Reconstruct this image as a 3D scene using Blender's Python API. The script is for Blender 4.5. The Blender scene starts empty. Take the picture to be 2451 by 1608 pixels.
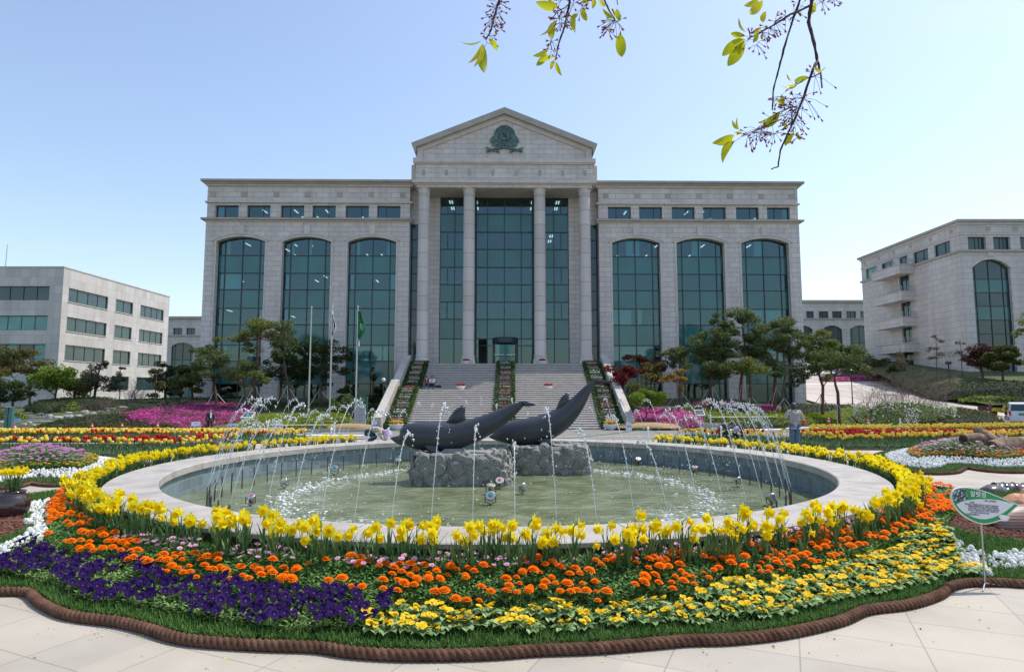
import bpy,bmesh,math,random
import numpy as np
from mathutils import Vector,Matrix,noise as mnoise
from mathutils.geometry import tessellate_polygon
PI=math.pi
C=bpy.context.scene.collection
random.seed(7);rng=np.random.default_rng(11)
# ------------------------------------------------------------------ camera geometry
F=1484.0;CX,CY=1225.5,804.0;CZ=2.0
PIT=math.atan(137/F);cp,sp=math.cos(PIT),math.sin(PIT)
def _r(u,v):
 a=(u-CX)/F;b=(CY-v)/F
 return a,cp-sp*b,sp+cp*b
def gz(u,v,z=0.0):
 a,y,c=_r(u,v);t=(z-CZ)/c
 return(a*t,y*t)
def gy(u,v,Y):
 a,y,c=_r(u,v);t=Y/y
 return(a*t,CZ+c*t)
def zat(v,Y):return gy(CX,v,Y)[1]
# ------------------------------------------------------------------ object bookkeeping
ORG={}
def link(o,parent=None,org=(0,0,0)):
 C.objects.link(o)
 if parent is not None:
  o.parent=parent
  po=ORG.get(parent.name,Vector((0,0,0)))
 else:
  po=Vector(org)
 ORG[o.name]=Vector(po)
 return o
def tag(o,label=None,cat=None,group=None,kind=None):
 if label:o['label']=label
 if cat:o['category']=cat
 if group:o['group']=group
 if kind:o['kind']=kind
 return o
def thing(name,label,cat,loc=(0,0,0),rz=0.0,group=None,kind=None):
 o=bpy.data.objects.new(name,None);o.empty_display_size=.2
 o.location=loc;o.rotation_euler=(0,0,rz)
 link(o,None,loc)
 return tag(o,label,cat,group,kind)
def copy_tree(o,parent=None):
 c=o.copy();C.objects.link(c)
 if parent is not None:c.parent=parent
 ORG[c.name]=ORG.get(o.name,Vector((0,0,0))).copy()
 for ch in list(o.children):copy_tree(ch,c)
 return c
class MB:
 """collects shapes (world or local coordinates) and links them as one mesh object"""
 def __init__(s):s.v=[];s.f=[];s.m=[];s.smooth=[]
 def add(s,vs,fs,m=0,sm=False):
  n=len(s.v);s.v+=[tuple(p)for p in vs]
  for f in fs:s.f.append(tuple(n+i for i in f));s.m.append(m);s.smooth.append(sm)
  return s
 def box(s,x0,x1,y0,y1,z0,z1,m=0):
  return s.add([(x0,y0,z0),(x1,y0,z0),(x1,y1,z0),(x0,y1,z0),(x0,y0,z1),(x1,y0,z1),(x1,y1,z1),(x0,y1,z1)],[(3,2,1,0),(4,5,6,7),(0,1,5,4),(1,2,6,5),(2,3,7,6),(3,0,4,7)],m)
 def tbox(s,mat,sx,sy,sz,m=0):
  vs=[mat@Vector((x*sx/2,y*sy/2,z*sz/2))for z in(-1,1)for x,y in((-1,-1),(1,-1),(1,1),(-1,1))]
  return s.add(vs,[(3,2,1,0),(4,5,6,7),(0,1,5,4),(1,2,6,5),(2,3,7,6),(3,0,4,7)],m)
 def lathe(s,prof,c=(0,0),n=16,m=0,sm=True,cap=True,z0=0,sx=1,sy=1):
  k=len(prof);vs=[]
  for i in range(n):
   t=2*PI*i/n;ct,st=math.cos(t),math.sin(t)
   vs+=[(c[0]+r*ct*sx,c[1]+r*st*sy,z0+z)for r,z in prof]
  fs=[(i*k+j,((i+1)%n)*k+j,((i+1)%n)*k+j+1,i*k+j+1)for i in range(n)for j in range(k-1)]
  s.add(vs,fs,m,sm)
  if cap:
   a=[vs[i*k]for i in range(n)];b=[vs[i*k+k-1]for i in range(n)]
   if prof[0][0]>1e-5:s.add(a,[tuple(range(n))[::-1]],m)
   if prof[-1][0]>1e-5:s.add(b,[tuple(range(n))],m)
  return s
 def tube(s,pts,rad,n=8,m=0,cap=True,ey=None):
  pts=[Vector(p)for p in pts];k=len(pts)
  if not hasattr(rad,'__len__'):rad=[rad]*k
  rings=[];up=Vector((0,0,1))
  T0=(pts[1]-pts[0]).normalized()
  if abs(T0.dot(up))>.95:up=Vector((1,0,0))
  A=T0.cross(up).normalized()
  for i,p in enumerate(pts):
   T=(pts[min(i+1,k-1)]-pts[max(i-1,0)]).normalized()
   A=(A-T*A.dot(T)).normalized();B=T.cross(A)
   r=rad[i];rb=r*(ey[i]if ey else 1)
   rings+=[p+A*math.cos(2*PI*j/n)*r+B*math.sin(2*PI*j/n)*rb for j in range(n)]
  fs=[(i*n+j,i*n+(j+1)%n,(i+1)*n+(j+1)%n,(i+1)*n+j)for i in range(k-1)for j in range(n)]
  s.add(rings,fs,m,True)
  if cap:
   s.add(rings[:n],[tuple(range(n))[::-1]],m);s.add(rings[-n:],[tuple(range(n))],m)
  return s
 def prism(s,poly,h0,h1,axis='y',m=0):
  """polygon in a plane, extruded between h0 and h1 along axis"""
  def P(a,b,h):return(a,h,b)if axis=='y' else((h,a,b)if axis=='x' else(a,b,h))
  n=len(poly)
  tris=tessellate_polygon([[Vector((p[0],p[1],0))for p in poly]])
  vs=[P(a,b,h0)for a,b in poly]+[P(a,b,h1)for a,b in poly]
  fs=[tuple(t)for t in tris]+[tuple(n+i for i in t)for t in tris]+[(i,(i+1)%n,n+(i+1)%n,n+i)for i in range(n)]
  return s.add(vs,fs,m)
 def build(s,name,mats,parent=None,local=False,org=None,smooth=None,fix=True):
  me=bpy.data.meshes.new(name)
  if parent is not None:o0=Vector((0,0,0))if local else ORG[parent.name]
  else:o0=Vector(org)if org is not None else Vector((0,0,0))
  V=[(x-o0[0],y-o0[1],z-o0[2])for x,y,z in s.v]
  me.from_pydata(V,[],s.f)
  if not isinstance(mats,(list,tuple)):mats=[mats]
  for m_ in mats:me.materials.append(m_)
  me.polygons.foreach_set('material_index',s.m)
  me.polygons.foreach_set('use_smooth',s.smooth if smooth is None else[smooth]*len(s.f))
  me.update()
  if fix:
   bm=bmesh.new();bm.from_mesh(me);bmesh.ops.recalc_face_normals(bm,faces=bm.faces);bm.to_mesh(me);bm.free()
  o=bpy.data.objects.new(name,me)
  if parent is None and org is not None:o.location=org
  link(o,parent,org if org is not None else(0,0,0))
  return o
def np_mesh(name,V,Fc,mats,mi=None,parent=None,org=None,smooth=False):
 """quads/tris arrays -> object. Fc: list of arrays (k,3) or (k,4); mi: list of material index arrays"""
 me=bpy.data.meshes.new(name)
 o0=np.array(ORG[parent.name])if parent is not None else(np.array(org,float)if org is not None else np.zeros(3))
 V=np.asarray(V,dtype=np.float64)-o0
 me.vertices.add(len(V));me.vertices.foreach_set('co',V.astype(np.float32).ravel())
 tot=sum(f.size for f in Fc);nf=sum(len(f)for f in Fc)
 me.loops.add(tot);me.loops.foreach_set('vertex_index',np.concatenate([f.ravel()for f in Fc]).astype(np.int32))
 me.polygons.add(nf)
 sizes=np.concatenate([np.full(len(f),f.shape[1])for f in Fc])
 starts=np.concatenate([[0],np.cumsum(sizes)[:-1]]).astype(np.int32)
 me.polygons.foreach_set('loop_start',starts)
 if not isinstance(mats,(list,tuple)):mats=[mats]
 for m_ in mats:me.materials.append(m_)
 if mi is not None:me.polygons.foreach_set('material_index',np.concatenate(mi).astype(np.int32))
 me.polygons.foreach_set('use_smooth',np.full(nf,smooth))
 me.update(calc_edges=True);me.validate()
 o=bpy.data.objects.new(name,me)
 if parent is None and org is not None:o.location=org
 return link(o,parent,org if org is not None else(0,0,0))
def nn(nt,t,**k):
 n=nt.nodes.new(t)
 for a,b in k.items():setattr(n,a,b)
 return n
def pbsdf(name):
 m=bpy.data.materials.new(name);m.use_nodes=True;nt=m.node_tree
 return m,nt,nt.nodes['Principled BSDF']
def ramp(nt,stops,interp='LINEAR'):
 r=nn(nt,'ShaderNodeValToRGB');r.color_ramp.interpolation=interp
 e=r.color_ramp.elements
 while len(e)<len(stops):e.new(.5)
 for i,(p,c)in enumerate(stops):e[i].position=p;e[i].color=(*c,1)
 return r
def coord(nt,scale=1.0,kind='Object',vec=None):
 tc=nn(nt,'ShaderNodeTexCoord');mp=nn(nt,'ShaderNodeMapping')
 s=vec if vec else(scale,)*3
 mp.inputs['Scale'].default_value=s
 nt.links.new(tc.outputs[kind],mp.inputs[0]);return mp.outputs[0]
def flat(name,col,rough=.7,var=.12,scale=3.0,bump=0.0,bscale=30.0,metal=0.0,spec=.5,col2=None,detail=4,em=None):
 m,nt,p=pbsdf(name)
 co=coord(nt)
 no=nn(nt,'ShaderNodeTexNoise');no.inputs['Scale'].default_value=scale;no.inputs['Detail'].default_value=detail
 nt.links.new(co,no.inputs['Vector'])
 a=tuple(c*(1-var)for c in col);b=col2 if col2 else tuple(min(1,c*(1+var))for c in col)
 r=ramp(nt,[(.3,a),(.7,b)]);nt.links.new(no.outputs[0],r.inputs[0]);nt.links.new(r.outputs[0],p.inputs['Base Color'])
 p.inputs['Roughness'].default_value=rough;p.inputs['Metallic'].default_value=metal
 p.inputs['Specular IOR Level'].default_value=spec
 if bump>0:
  n2=nn(nt,'ShaderNodeTexNoise');n2.inputs['Scale'].default_value=bscale;n2.inputs['Detail'].default_value=5
  nt.links.new(co,n2.inputs['Vector'])
  bp=nn(nt,'ShaderNodeBump');bp.inputs['Strength'].default_value=bump;bp.inputs['Distance'].default_value=.02
  nt.links.new(n2.outputs[0],bp.inputs['Height']);nt.links.new(bp.outputs[0],p.inputs['Normal'])
 if em:
  p.inputs['Emission Color'].default_value=(*em[0],1);p.inputs['Emission Strength'].default_value=em[1]
 return m
def leafm(name,cols,rough=.55,trans=.3,spec=.3):
 """foliage / petals: colour varies from piece to piece"""
 m,nt,p=pbsdf(name)
 g=nn(nt,'ShaderNodeNewGeometry');k=len(cols)
 r=ramp(nt,[(i/max(1,k-1),c)for i,c in enumerate(cols)])
 nt.links.new(g.outputs['Random Per Island'],r.inputs[0]);nt.links.new(r.outputs[0],p.inputs['Base Color'])
 p.inputs['Roughness'].default_value=rough;p.inputs['Specular IOR Level'].default_value=spec
 if trans>0:
  t=nn(nt,'ShaderNodeBsdfTranslucent');mx=nn(nt,'ShaderNodeMixShader');mx.inputs[0].default_value=trans
  nt.links.new(r.outputs[0],t.inputs[0]);out=nt.nodes['Material Output']
  nt.links.new(p.outputs[0],mx.inputs[1]);nt.links.new(t.outputs[0],mx.inputs[2]);nt.links.new(mx.outputs[0],out.inputs[0])
 return m
def stonem(name,col,bw=1.1,bh=.49,mort=.014,mcol=None,swap=False,var=.09,off=.5,rough=.75):
 """stone cladding; joints follow the object's own coordinates (horizontal = x+y, vertical = z)"""
 m,nt,p=pbsdf(name)
 tc=nn(nt,'ShaderNodeTexCoord');sx=nn(nt,'ShaderNodeSeparateXYZ');nt.links.new(tc.outputs['Object'],sx.inputs[0])
 ad=nn(nt,'ShaderNodeMath',operation='ADD');nt.links.new(sx.outputs[0],ad.inputs[0]);nt.links.new(sx.outputs[1],ad.inputs[1])
 cb=nn(nt,'ShaderNodeCombineXYZ');nt.links.new(ad.outputs[0],cb.inputs[0]);nt.links.new(sx.outputs[2],cb.inputs[1])
 br=nn(nt,'ShaderNodeTexBrick');nt.links.new(cb.outputs[0],br.inputs['Vector'])
 br.offset=off;br.inputs['Scale'].default_value=1;br.inputs['Brick Width'].default_value=bw;br.inputs['Row Height'].default_value=bh
 br.inputs['Mortar Size'].default_value=mort;br.inputs['Mortar Smooth'].default_value=.3
 br.inputs['Color1'].default_value=(*[c*(1-var)for c in col],1);br.inputs['Color2'].default_value=(*[c*(1+var)for c in col],1)
 br.inputs['Mortar'].default_value=(*(mcol or tuple(c*.55 for c in col)),1)
 no=nn(nt,'ShaderNodeTexNoise');no.inputs['Scale'].default_value=.35;no.inputs['Detail'].default_value=6
 mps=nn(nt,'ShaderNodeMapping');mps.inputs['Scale'].default_value=(2.2,2.2,.22);nt.links.new(tc.outputs['Object'],mps.inputs[0]);nt.links.new(mps.outputs[0],no.inputs['Vector'])
 r=ramp(nt,[(.32,(.86,.845,.825)),(.62,(1,1,1))]);nt.links.new(no.outputs[0],r.inputs[0])
 mx=nn(nt,'ShaderNodeMixRGB',blend_type='MULTIPLY');mx.inputs[0].default_value=1
 nt.links.new(br.outputs[0],mx.inputs[1]);nt.links.new(r.outputs[0],mx.inputs[2])
 n3=nn(nt,'ShaderNodeTexNoise');n3.inputs['Scale'].default_value=40;nt.links.new(tc.outputs['Object'],n3.inputs['Vector'])
 r3=ramp(nt,[(.3,(.9,.9,.9)),(.7,(1,1,1))]);nt.links.new(n3.outputs[0],r3.inputs[0])
 mx2=nn(nt,'ShaderNodeMixRGB',blend_type='MULTIPLY');mx2.inputs[0].default_value=1
 nt.links.new(mx.outputs[0],mx2.inputs[1]);nt.links.new(r3.outputs[0],mx2.inputs[2])
 nt.links.new(mx2.outputs[0],p.inputs['Base Color']);p.inputs['Roughness'].default_value=rough
 bp=nn(nt,'ShaderNodeBump');bp.inputs['Strength'].default_value=.4;bp.inputs['Distance'].default_value=.01;bp.invert=True
 nt.links.new(br.outputs['Fac'],bp.inputs['Height']);nt.links.new(bp.outputs[0],p.inputs['Normal'])
 return m
def glassm(name,tint,refl=.10,dens=.55,gcol=(1,1,1)):
 """tinted window glass: dark see-through body plus a mirror coat"""
 m=bpy.data.materials.new(name);m.use_nodes=True;nt=m.node_tree;nt.nodes.clear()
 out=nn(nt,'ShaderNodeOutputMaterial')
 tr=nn(nt,'ShaderNodeBsdfTransparent');tr.inputs[0].default_value=(*tint,1)
 gl=nn(nt,'ShaderNodeBsdfGlossy');gl.inputs['Roughness'].default_value=.03;gl.inputs[0].default_value=(*gcol,1)
 lw=nn(nt,'ShaderNodeLayerWeight');lw.inputs[0].default_value=.25
 mr=nn(nt,'ShaderNodeMapRange');mr.inputs['To Min'].default_value=refl;mr.inputs['To Max'].default_value=.8
 nt.links.new(lw.outputs['Fresnel'],mr.inputs[0])
 no=nn(nt,'ShaderNodeTexNoise');no.inputs['Scale'].default_value=.5
 tc=nn(nt,'ShaderNodeTexCoord');nt.links.new(tc.outputs['Object'],no.inputs['Vector'])
 bp=nn(nt,'ShaderNodeBump');bp.inputs['Strength'].default_value=.08;bp.inputs['Distance'].default_value=.1
 nt.links.new(no.outputs[0],bp.inputs['Height']);nt.links.new(bp.outputs[0],gl.inputs['Normal'])
 mx=nn(nt,'ShaderNodeMixShader');nt.links.new(mr.outputs[0],mx.inputs[0])
 nt.links.new(tr.outputs[0],mx.inputs[1]);nt.links.new(gl.outputs[0],mx.inputs[2]);nt.links.new(mx.outputs[0],out.inputs[0])
 return m
M={}
M['stone']=stonem('granite_cladding',(.66,.62,.59),1.25,.5,.021,mcol=(.34,.31,.28),var=.065)
M['stone_big']=stonem('granite_cladding_large',(.64,.60,.57),1.5,.72,.024,mcol=(.38,.345,.315),var=.06)
M['stone_plain']=flat('granite_trim',(.575,.53,.49),.75,.1,1.2)
M['stone_dark']=flat('weathered_granite',(.40,.365,.32),.8,.12,1.0)
M['stone_white']=stonem('pale_panel_cladding',(.62,.59,.565),.95,.95,.012,off=0.0)
M['drum']=stonem('column_drums',(.62,.58,.555),500,1.42,.035)
M['frame']=flat('window_frame_metal',(.028,.05,.052),.4,.1,2,metal=.2)
M['span']=flat('spandrel_glass',(.028,.15,.15),.1,.15,.4,spec=.7)
M['glass']=glassm('tinted_glass',(.30,.52,.55),.13,gcol=(.52,.78,.84))
M['glass_side']=glassm('side_window_glass',(.12,.24,.26),.08)
M['blind']=flat('window_blind',(.5,.7,.66),.8,.1,.8)
M['inner']=flat('office_interior',(.33,.31,.3),.9,.2,.3)
M['lamp']=flat('ceiling_lamp',(.9,.9,.85),.5,0,em=((1,.98,.9),1.1))
M['soffit']=stonem('soffit_panels',(.50,.50,.40),.3,.3,.02,off=0)
M['roof']=flat('roof_membrane',(.3,.3,.3),.9)
M['bronze']=flat('verdigris_bronze',(.055,.11,.105),.6,.5,8,bump=.5,bscale=20,col2=(.17,.29,.27),metal=.2)
M['bronze_red']=flat('bronze_red_patina',(.09,.06,.07),.5)
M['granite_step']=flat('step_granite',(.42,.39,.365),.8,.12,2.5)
M['riser']=flat('step_riser_dark',(.25,.225,.21),.85,.25,1.5)  # risers: darker and more mottled tone than the treads
M['wallstone']=stonem('balustrade_granite',(.50,.47,.44),1.3,.9,.01)
M['metal']=flat('brushed_steel',(.45,.45,.45),.35,.05,metal=.85)
M['white']=flat('white_paint',(.78,.78,.78),.45,.05)
M['black']=flat('black_plastic',(.015,.015,.017),.5)
M['dkmetal']=flat('dark_painted_metal',(.03,.035,.035),.45)
# ------------------------------------------------------------------ camera, sun, sky
sc=bpy.context.scene
cam=bpy.data.cameras.new('camera');co_=bpy.data.objects.new('camera',cam);C.objects.link(co_)
cam.sensor_width=36;cam.lens=36*F/2451;cam.clip_end=2000;cam.clip_start=.05
co_.location=(0,0,CZ);co_.rotation_euler=(PI/2+PIT,0,0);sc.camera=co_
SUN=Vector((.5,.24,1.0)).normalized()
elev=math.asin(SUN.z);az=math.atan2(SUN.x,SUN.y)
sl=bpy.data.lights.new('sun','SUN');sl.energy=2.85;sl.angle=math.radians(.55);sl.color=(1,.95,.86)
so=bpy.data.objects.new('sun',sl);C.objects.link(so);so.rotation_euler=SUN.to_track_quat('Z','Y').to_euler();so.location=(20,10,40)
w=bpy.data.worlds.new('World');sc.world=w;w.use_nodes=True;nt=w.node_tree
bg=nt.nodes['Background'];sky=nn(nt,'ShaderNodeTexSky',sky_type='NISHITA');sky.sun_disc=False
sky.sun_elevation=elev;sky.sun_rotation=az;sky.air_density=1.15;sky.dust_density=1.3;sky.ozone_density=2.2;sky.altitude=50
tn=nn(nt,'ShaderNodeMixRGB',blend_type='MULTIPLY');tn.inputs[0].default_value=1;tn.inputs[2].default_value=(.985,.965,.955,1);nt.links.new(sky.outputs[0],tn.inputs[1]);hs=nn(nt,'ShaderNodeHueSaturation');hs.inputs['Saturation'].default_value=.92;nt.links.new(tn.outputs[0],hs.inputs['Color']);nt.links.new(hs.outputs[0],bg.inputs[0]);bg.inputs[1].default_value=.15
sc.view_settings.view_transform='Standard';sc.view_settings.look='None';sc.view_settings.exposure=.62;sc.view_settings.gamma=1
sc.cycles.max_bounces=6;sc.cycles.transparent_max_bounces=16;sc.cycles.caustics_reflective=False;sc.cycles.caustics_refractive=False
sc.cycles.use_denoising=True;sc.cycles.sample_clamp_indirect=6
# ------------------------------------------------------------------ terrain
def sst(t):t=max(0,min(1,t));return t*t*(3-2*t)
ROADZ=-.65
def H(x,y):
 z=ROADZ*sst((y-22)/20)
 rt=sst((x-20)/8.0)
 zl=max(0,min(y,60)-45)*.135
 zr=max(0,min(y,120)-51)*.135
 lf=sst((-x-36)/14)
 zl2=max(0,min(y,75)-48)*.062
 zl=zl*(1-lf)+zl2*lf
 return z+zl*(1-rt)+zr*rt
def inpoly(P,pts):
 """vectorised point in polygon"""
 pts=np.asarray(pts);x,y=pts[:,0],pts[:,1];n=len(P);c=np.zeros(len(pts),bool);j=n-1
 for i in range(n):
  xi,yi=P[i];xj,yj=P[j]
  c^=((yi>y)!=(yj>y))&(x<(xj-xi)*(y-yi)/(yj-yi+1e-12)+xi);j=i
 return c
from mathutils.geometry import delaunay_2d_cdt
def surf(name,poly,mat,h=H,off=0.0,step=1.5,holes=(),kind='structure',thick=0.0,label=None,cat=None,hv=None):
 """ground sheet with the given outline, draped over the terrain"""
 V=[];E_=[]
 for loop in[poly]+list(holes):
  n0=len(V);L=[]
  for i in range(len(loop)):
   a,b=loop[i],loop[(i+1)%len(loop)];k=max(1,int(math.hypot(b[0]-a[0],b[1]-a[1])/step))if step else 1
   L+=[(a[0]+(b[0]-a[0])*j/k,a[1]+(b[1]-a[1])*j/k)for j in range(k)]
  V+=[Vector(p)for p in L];m=len(L);E_+=[(n0+i,n0+(i+1)%m)for i in range(m)]
 if step:
  lo=np.array(poly).min(0);hi=np.array(poly).max(0)
  xs=np.arange(lo[0]+step*.5,hi[0],step);ys=np.arange(lo[1]+step*.5,hi[1],step)
  G_=np.array([(x+(step*.5 if j%2 else 0),y)for j,y in enumerate(ys)for x in xs]).reshape(-1,2)
  if len(G_):
   G_=G_[inpoly(poly,G_)]
   for hl in holes:G_=G_[~inpoly(hl,G_)]
   V+=[Vector(p)for p in G_]
 vo,eo,fo,_,_,_=delaunay_2d_cdt(V,E_,[],1,1e-5)
 P2=np.array([(v.x,v.y)for v in vo]);Fc=np.array([tuple(f)for f in fo if len(f)==3])
 cen=P2[Fc].mean(1)
 keep=inpoly(poly,cen)
 for hl in holes:keep&=~inpoly(hl,cen)
 Fc=Fc[keep]
 a,b,c=P2[Fc[:,0]],P2[Fc[:,1]],P2[Fc[:,2]];cr=(b[:,0]-a[:,0])*(c[:,1]-a[:,1])-(b[:,1]-a[:,1])*(c[:,0]-a[:,0]);Fc[cr<0]=Fc[cr<0][:,::-1]
 Zs=(hv(P2)if hv else np.array([h(x,y)for x,y in P2]))+off
 V3=np.column_stack([P2,Zs]);FF=[Fc]
 if thick:
  n=len(V3);V3=np.concatenate([V3,V3-np.array([0,0,thick])]);cnt={}
  for f in Fc:
   for i in range(3):e=(int(f[i]),int(f[(i+1)%3]));cnt[e]=1
  side=[(e[1],e[0],e[0]+n,e[1]+n)for e in cnt if(e[1],e[0])not in cnt]
  FF.append(np.array(side))
 o=np_mesh(name,V3,FF,mat)
 if kind:o['kind']=kind
 if label:o['label']=label
 if cat:o['category']=cat
 return o
def pxp(pts,z=0.0,ymax=59.4,hz=None):
 """picture outline -> outline on the terrain (raised by z); rays that miss stop at ymax"""
 hz=hz or H;r=[]
 for u,v in pts:
  a,y,c=_r(u,v);prev=5.0;Y=5.0;hit=None
  while Y<ymax:
   if CZ+c/y*Y<=hz(a/y*Y,Y)+z:hit=Y;break
   Y+=.1
  Y=hit or ymax;r.append((a/y*Y,Y))
 return r
PC=(-.23,13.7);RI,RO=6.5,7.3
def circ(c,r,n=96):return[(c[0]+r*math.cos(2*PI*i/n),c[1]+r*math.sin(2*PI*i/n))for i in range(n)]
def pavem():
 m,nt,p=pbsdf('plaza_paving')
 co=coord(nt);mp=nn(nt,'ShaderNodeMapping');mp.inputs['Rotation'].default_value=(0,0,math.radians(24));nt.links.new(co,mp.inputs[0])
 br=nn(nt,'ShaderNodeTexBrick');br.offset=0;br.inputs['Scale'].default_value=1
 br.inputs['Brick Width'].default_value=.9;br.inputs['Row Height'].default_value=.6;br.inputs['Mortar Size'].default_value=.006
 br.inputs['Color1'].default_value=(.47,.42,.355,1);br.inputs['Color2'].default_value=(.455,.412,.345,1);br.inputs['Mortar'].default_value=(.31,.275,.23,1)
 nt.links.new(mp.outputs[0],br.inputs['Vector'])
 br2=nn(nt,'ShaderNodeTexBrick');br2.offset=0;br2.inputs['Scale'].default_value=1;br2.inputs['Brick Width'].default_value=3.6;br2.inputs['Row Height'].default_value=3.0
 br2.inputs['Mortar Size'].default_value=.3;br2.inputs['Mortar Smooth'].default_value=0
 br2.inputs['Color1'].default_value=(1,1,1,1);br2.inputs['Color2'].default_value=(1,1,1,1);br2.inputs['Mortar'].default_value=(.92,.93,.95,1)
 mp2=nn(nt,'ShaderNodeMapping');mp2.inputs['Location'].default_value=(1.5,.9,0);nt.links.new(mp.outputs[0],mp2.inputs[0]);nt.links.new(mp2.outputs[0],br2.inputs['Vector'])
 mx=nn(nt,'ShaderNodeMixRGB',blend_type='MULTIPLY');mx.inputs[0].default_value=1;nt.links.new(br.outputs[0],mx.inputs[1]);nt.links.new(br2.outputs[0],mx.inputs[2])
 no=nn(nt,'ShaderNodeTexNoise');no.inputs['Scale'].default_value=120;no.inputs['Detail'].default_value=3;nt.links.new(co,no.inputs['Vector'])
 r=ramp(nt,[(.35,(.84,.83,.82)),(.65,(1.0,1.0,1.0))]);nt.links.new(no.outputs[0],r.inputs[0])
 n2=nn(nt,'ShaderNodeTexNoise');n2.inputs['Scale'].default_value=.9;n2.inputs['Detail'].default_value=5;nt.links.new(co,n2.inputs['Vector'])
 r2=ramp(nt,[(.3,(.80,.785,.76)),(.62,(1,1,1))]);nt.links.new(n2.outputs[0],r2.inputs[0])
 m2=nn(nt,'ShaderNodeMixRGB',blend_type='MULTIPLY');m2.inputs[0].default_value=1;nt.links.new(mx.outputs[0],m2.inputs[1]);nt.links.new(r.outputs[0],m2.inputs[2])
 m3=nn(nt,'ShaderNodeMixRGB',blend_type='MULTIPLY');m3.inputs[0].default_value=1;nt.links.new(m2.outputs[0],m3.inputs[1]);nt.links.new(r2.outputs[0],m3.inputs[2])
 nt.links.new(m3.outputs[0],p.inputs['Base Color']);p.inputs['Roughness'].default_value=.8
 return m
M['pave']=pavem()
M['asphalt']=flat('asphalt',(.20,.195,.19),.9,.12,1.2,bump=.3,bscale=60)
M['ramp']=stonem('ramp_paving',(.44,.39,.36),3.2,3.2,.05,mcol=(.75,.72,.68),off=0)
M['earth']=flat('lawn_earth',(.045,.075,.02),.95,.4,.8,bump=.5,bscale=12,col2=(.085,.10,.03))
M['kerb']=stonem('kerb_granite',(.42,.40,.385),1.0,5,.015)
M['paint']=flat('road_paint',(.62,.62,.6),.7,.15,3)
M['paint_red']=flat('faded_red_line',(.42,.30,.25),.7,.15,3)
base=surf('ground',[(-400,-60),(400,-60),(400,500),(-400,500)],M['earth'],off=-.25,step=0)
bm=bmesh.new();bm.from_mesh(base.data)
for ax,lo,hi,st in((0,-120,120,6),(1,-20,130,3)):
 k=lo
 while k<=hi:
  bmesh.ops.bisect_plane(bm,geom=bm.verts[:]+bm.edges[:]+bm.faces[:],plane_co=(k,0,0)if ax==0 else(0,k,0),plane_no=(1,0,0)if ax==0 else(0,1,0));k+=st
for v in bm.verts:v.co.z=H(v.co.x,v.co.y)-.25
bm.to_mesh(base.data);bm.free()
surf('plaza',[(-45,-10),(45,-10),(45,31),(-45,31)],M['pave'],step=1.5,holes=[circ(PC,6.9)])
surf('road',[(-75,30.5),(90,30.5),(90,55),(20,55),(12,48),(-12,48),(-30,50),(-75,50)],M['asphalt'],h=lambda x,y:H(x,y)if y<45 else ROADZ,off=.004,step=1.5)
kl=pxp([(909,1033),(760,1034),(600,1034.5),(480,1034),(440,1033),(395,1033),(330,1038),(260,1043)],0)
IL=kl+[(-31,33.5),(-36,38),(-41,50),(-52,72),(-52,80),(-9.6,80),(-9.6,46.5)]
kr=pxp([(1507,1028),(1600,1026),(1680,1020),(1760,1017),(1900,1017),(2050,1016.5),(2200,1016),(2300,1016),(2400,1014)],0)
IR=kr+[(41.5,52.2),(38,56),(30,62),(29.5,80),(8.9,80),(8.9,47.0)]
surf('lawn',IL,M['earth'],off=.13,step=2.0,thick=.45)
surf('lawn',IR,M['earth'],off=.13,step=2.0,thick=.45)
def kerb(pts,name='kerb'):
 mb=MB();n=len(pts)
 P=[]
 for i in range(n-1):
  (x0,y0),(x1,y1)=pts[i],pts[i+1];k=max(1,int(math.hypot(x1-x0,y1-y0)/1.5))
  P+=[(x0+(x1-x0)*j/k,y0+(y1-y0)*j/k)for j in range(k)]
 P.append(pts[-1]);vs=[]
 for i,(x,y)in enumerate(P):
  a=Vector(P[max(0,i-1)]);b=Vector(P[min(len(P)-1,i+1)]);d=(b-a).normalized();nx,ny=-d.y,d.x
  z=H(x,y)
  for s_,zz in((-.09,-.2),(-.09,.17),(.09,.17),(.09,-.2)):vs.append((x+nx*s_,y+ny*s_,z+zz))
 fs=[(4*i+j,4*i+(j+1)%4,4*i+4+(j+1)%4,4*i+4+j)for i in range(len(P)-1)for j in range(4)]
 mb.add(vs,fs);o=mb.build(name,M['kerb']);o['kind']='structure';return o
kerb(kl+[(-31,33.5),(-36,38),(-41,50)]);kerb(kr+[(41.5,52.2),(38,56),(30,62)])
surf('car_park',[(31,61.8),(39,56.2),(43,52.2),(53,51.2),(95,51.2),(95,62),(54,72),(54,110),(30,110)],M['ramp'],off=.02,step=2)
def HB(x,y):return H(x,y)+1.9*sst((x-42)/9)*sst((y-57)/10)
surf('embankment',[(53.0,110),(47,80),(44,66),(46,60),(58,57),(95,55),(95,110)],M['earth'],h=HB,off=.15,step=2)
for pts in([(1650,1030),(1750,1027.5),(1870,1026),(1870,1028.5),(1750,1030.5),(1650,1033)],[(560,1040),(700,1039),(900,1041),(900,1043.5),(700,1042),(560,1043)],[(1880,1024),(2420,1018),(2420,1020),(1880,1026.5)],[(0,1030),(50,1019),(110,1013),(112,1015),(50,1022),(0,1033)]):
 surf('road_line',pxp(pts),M['paint'],off=.012,step=1.5)
surf('road_line',pxp([(560,1049),(900,1048),(1100,1047),(1700,1040),(2300,1030),(2300,1031.3),(1700,1041.5),(1100,1048.5),(900,1049.5),(560,1050.5)]),M['paint_red'],off=.012,step=1.5)
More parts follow.
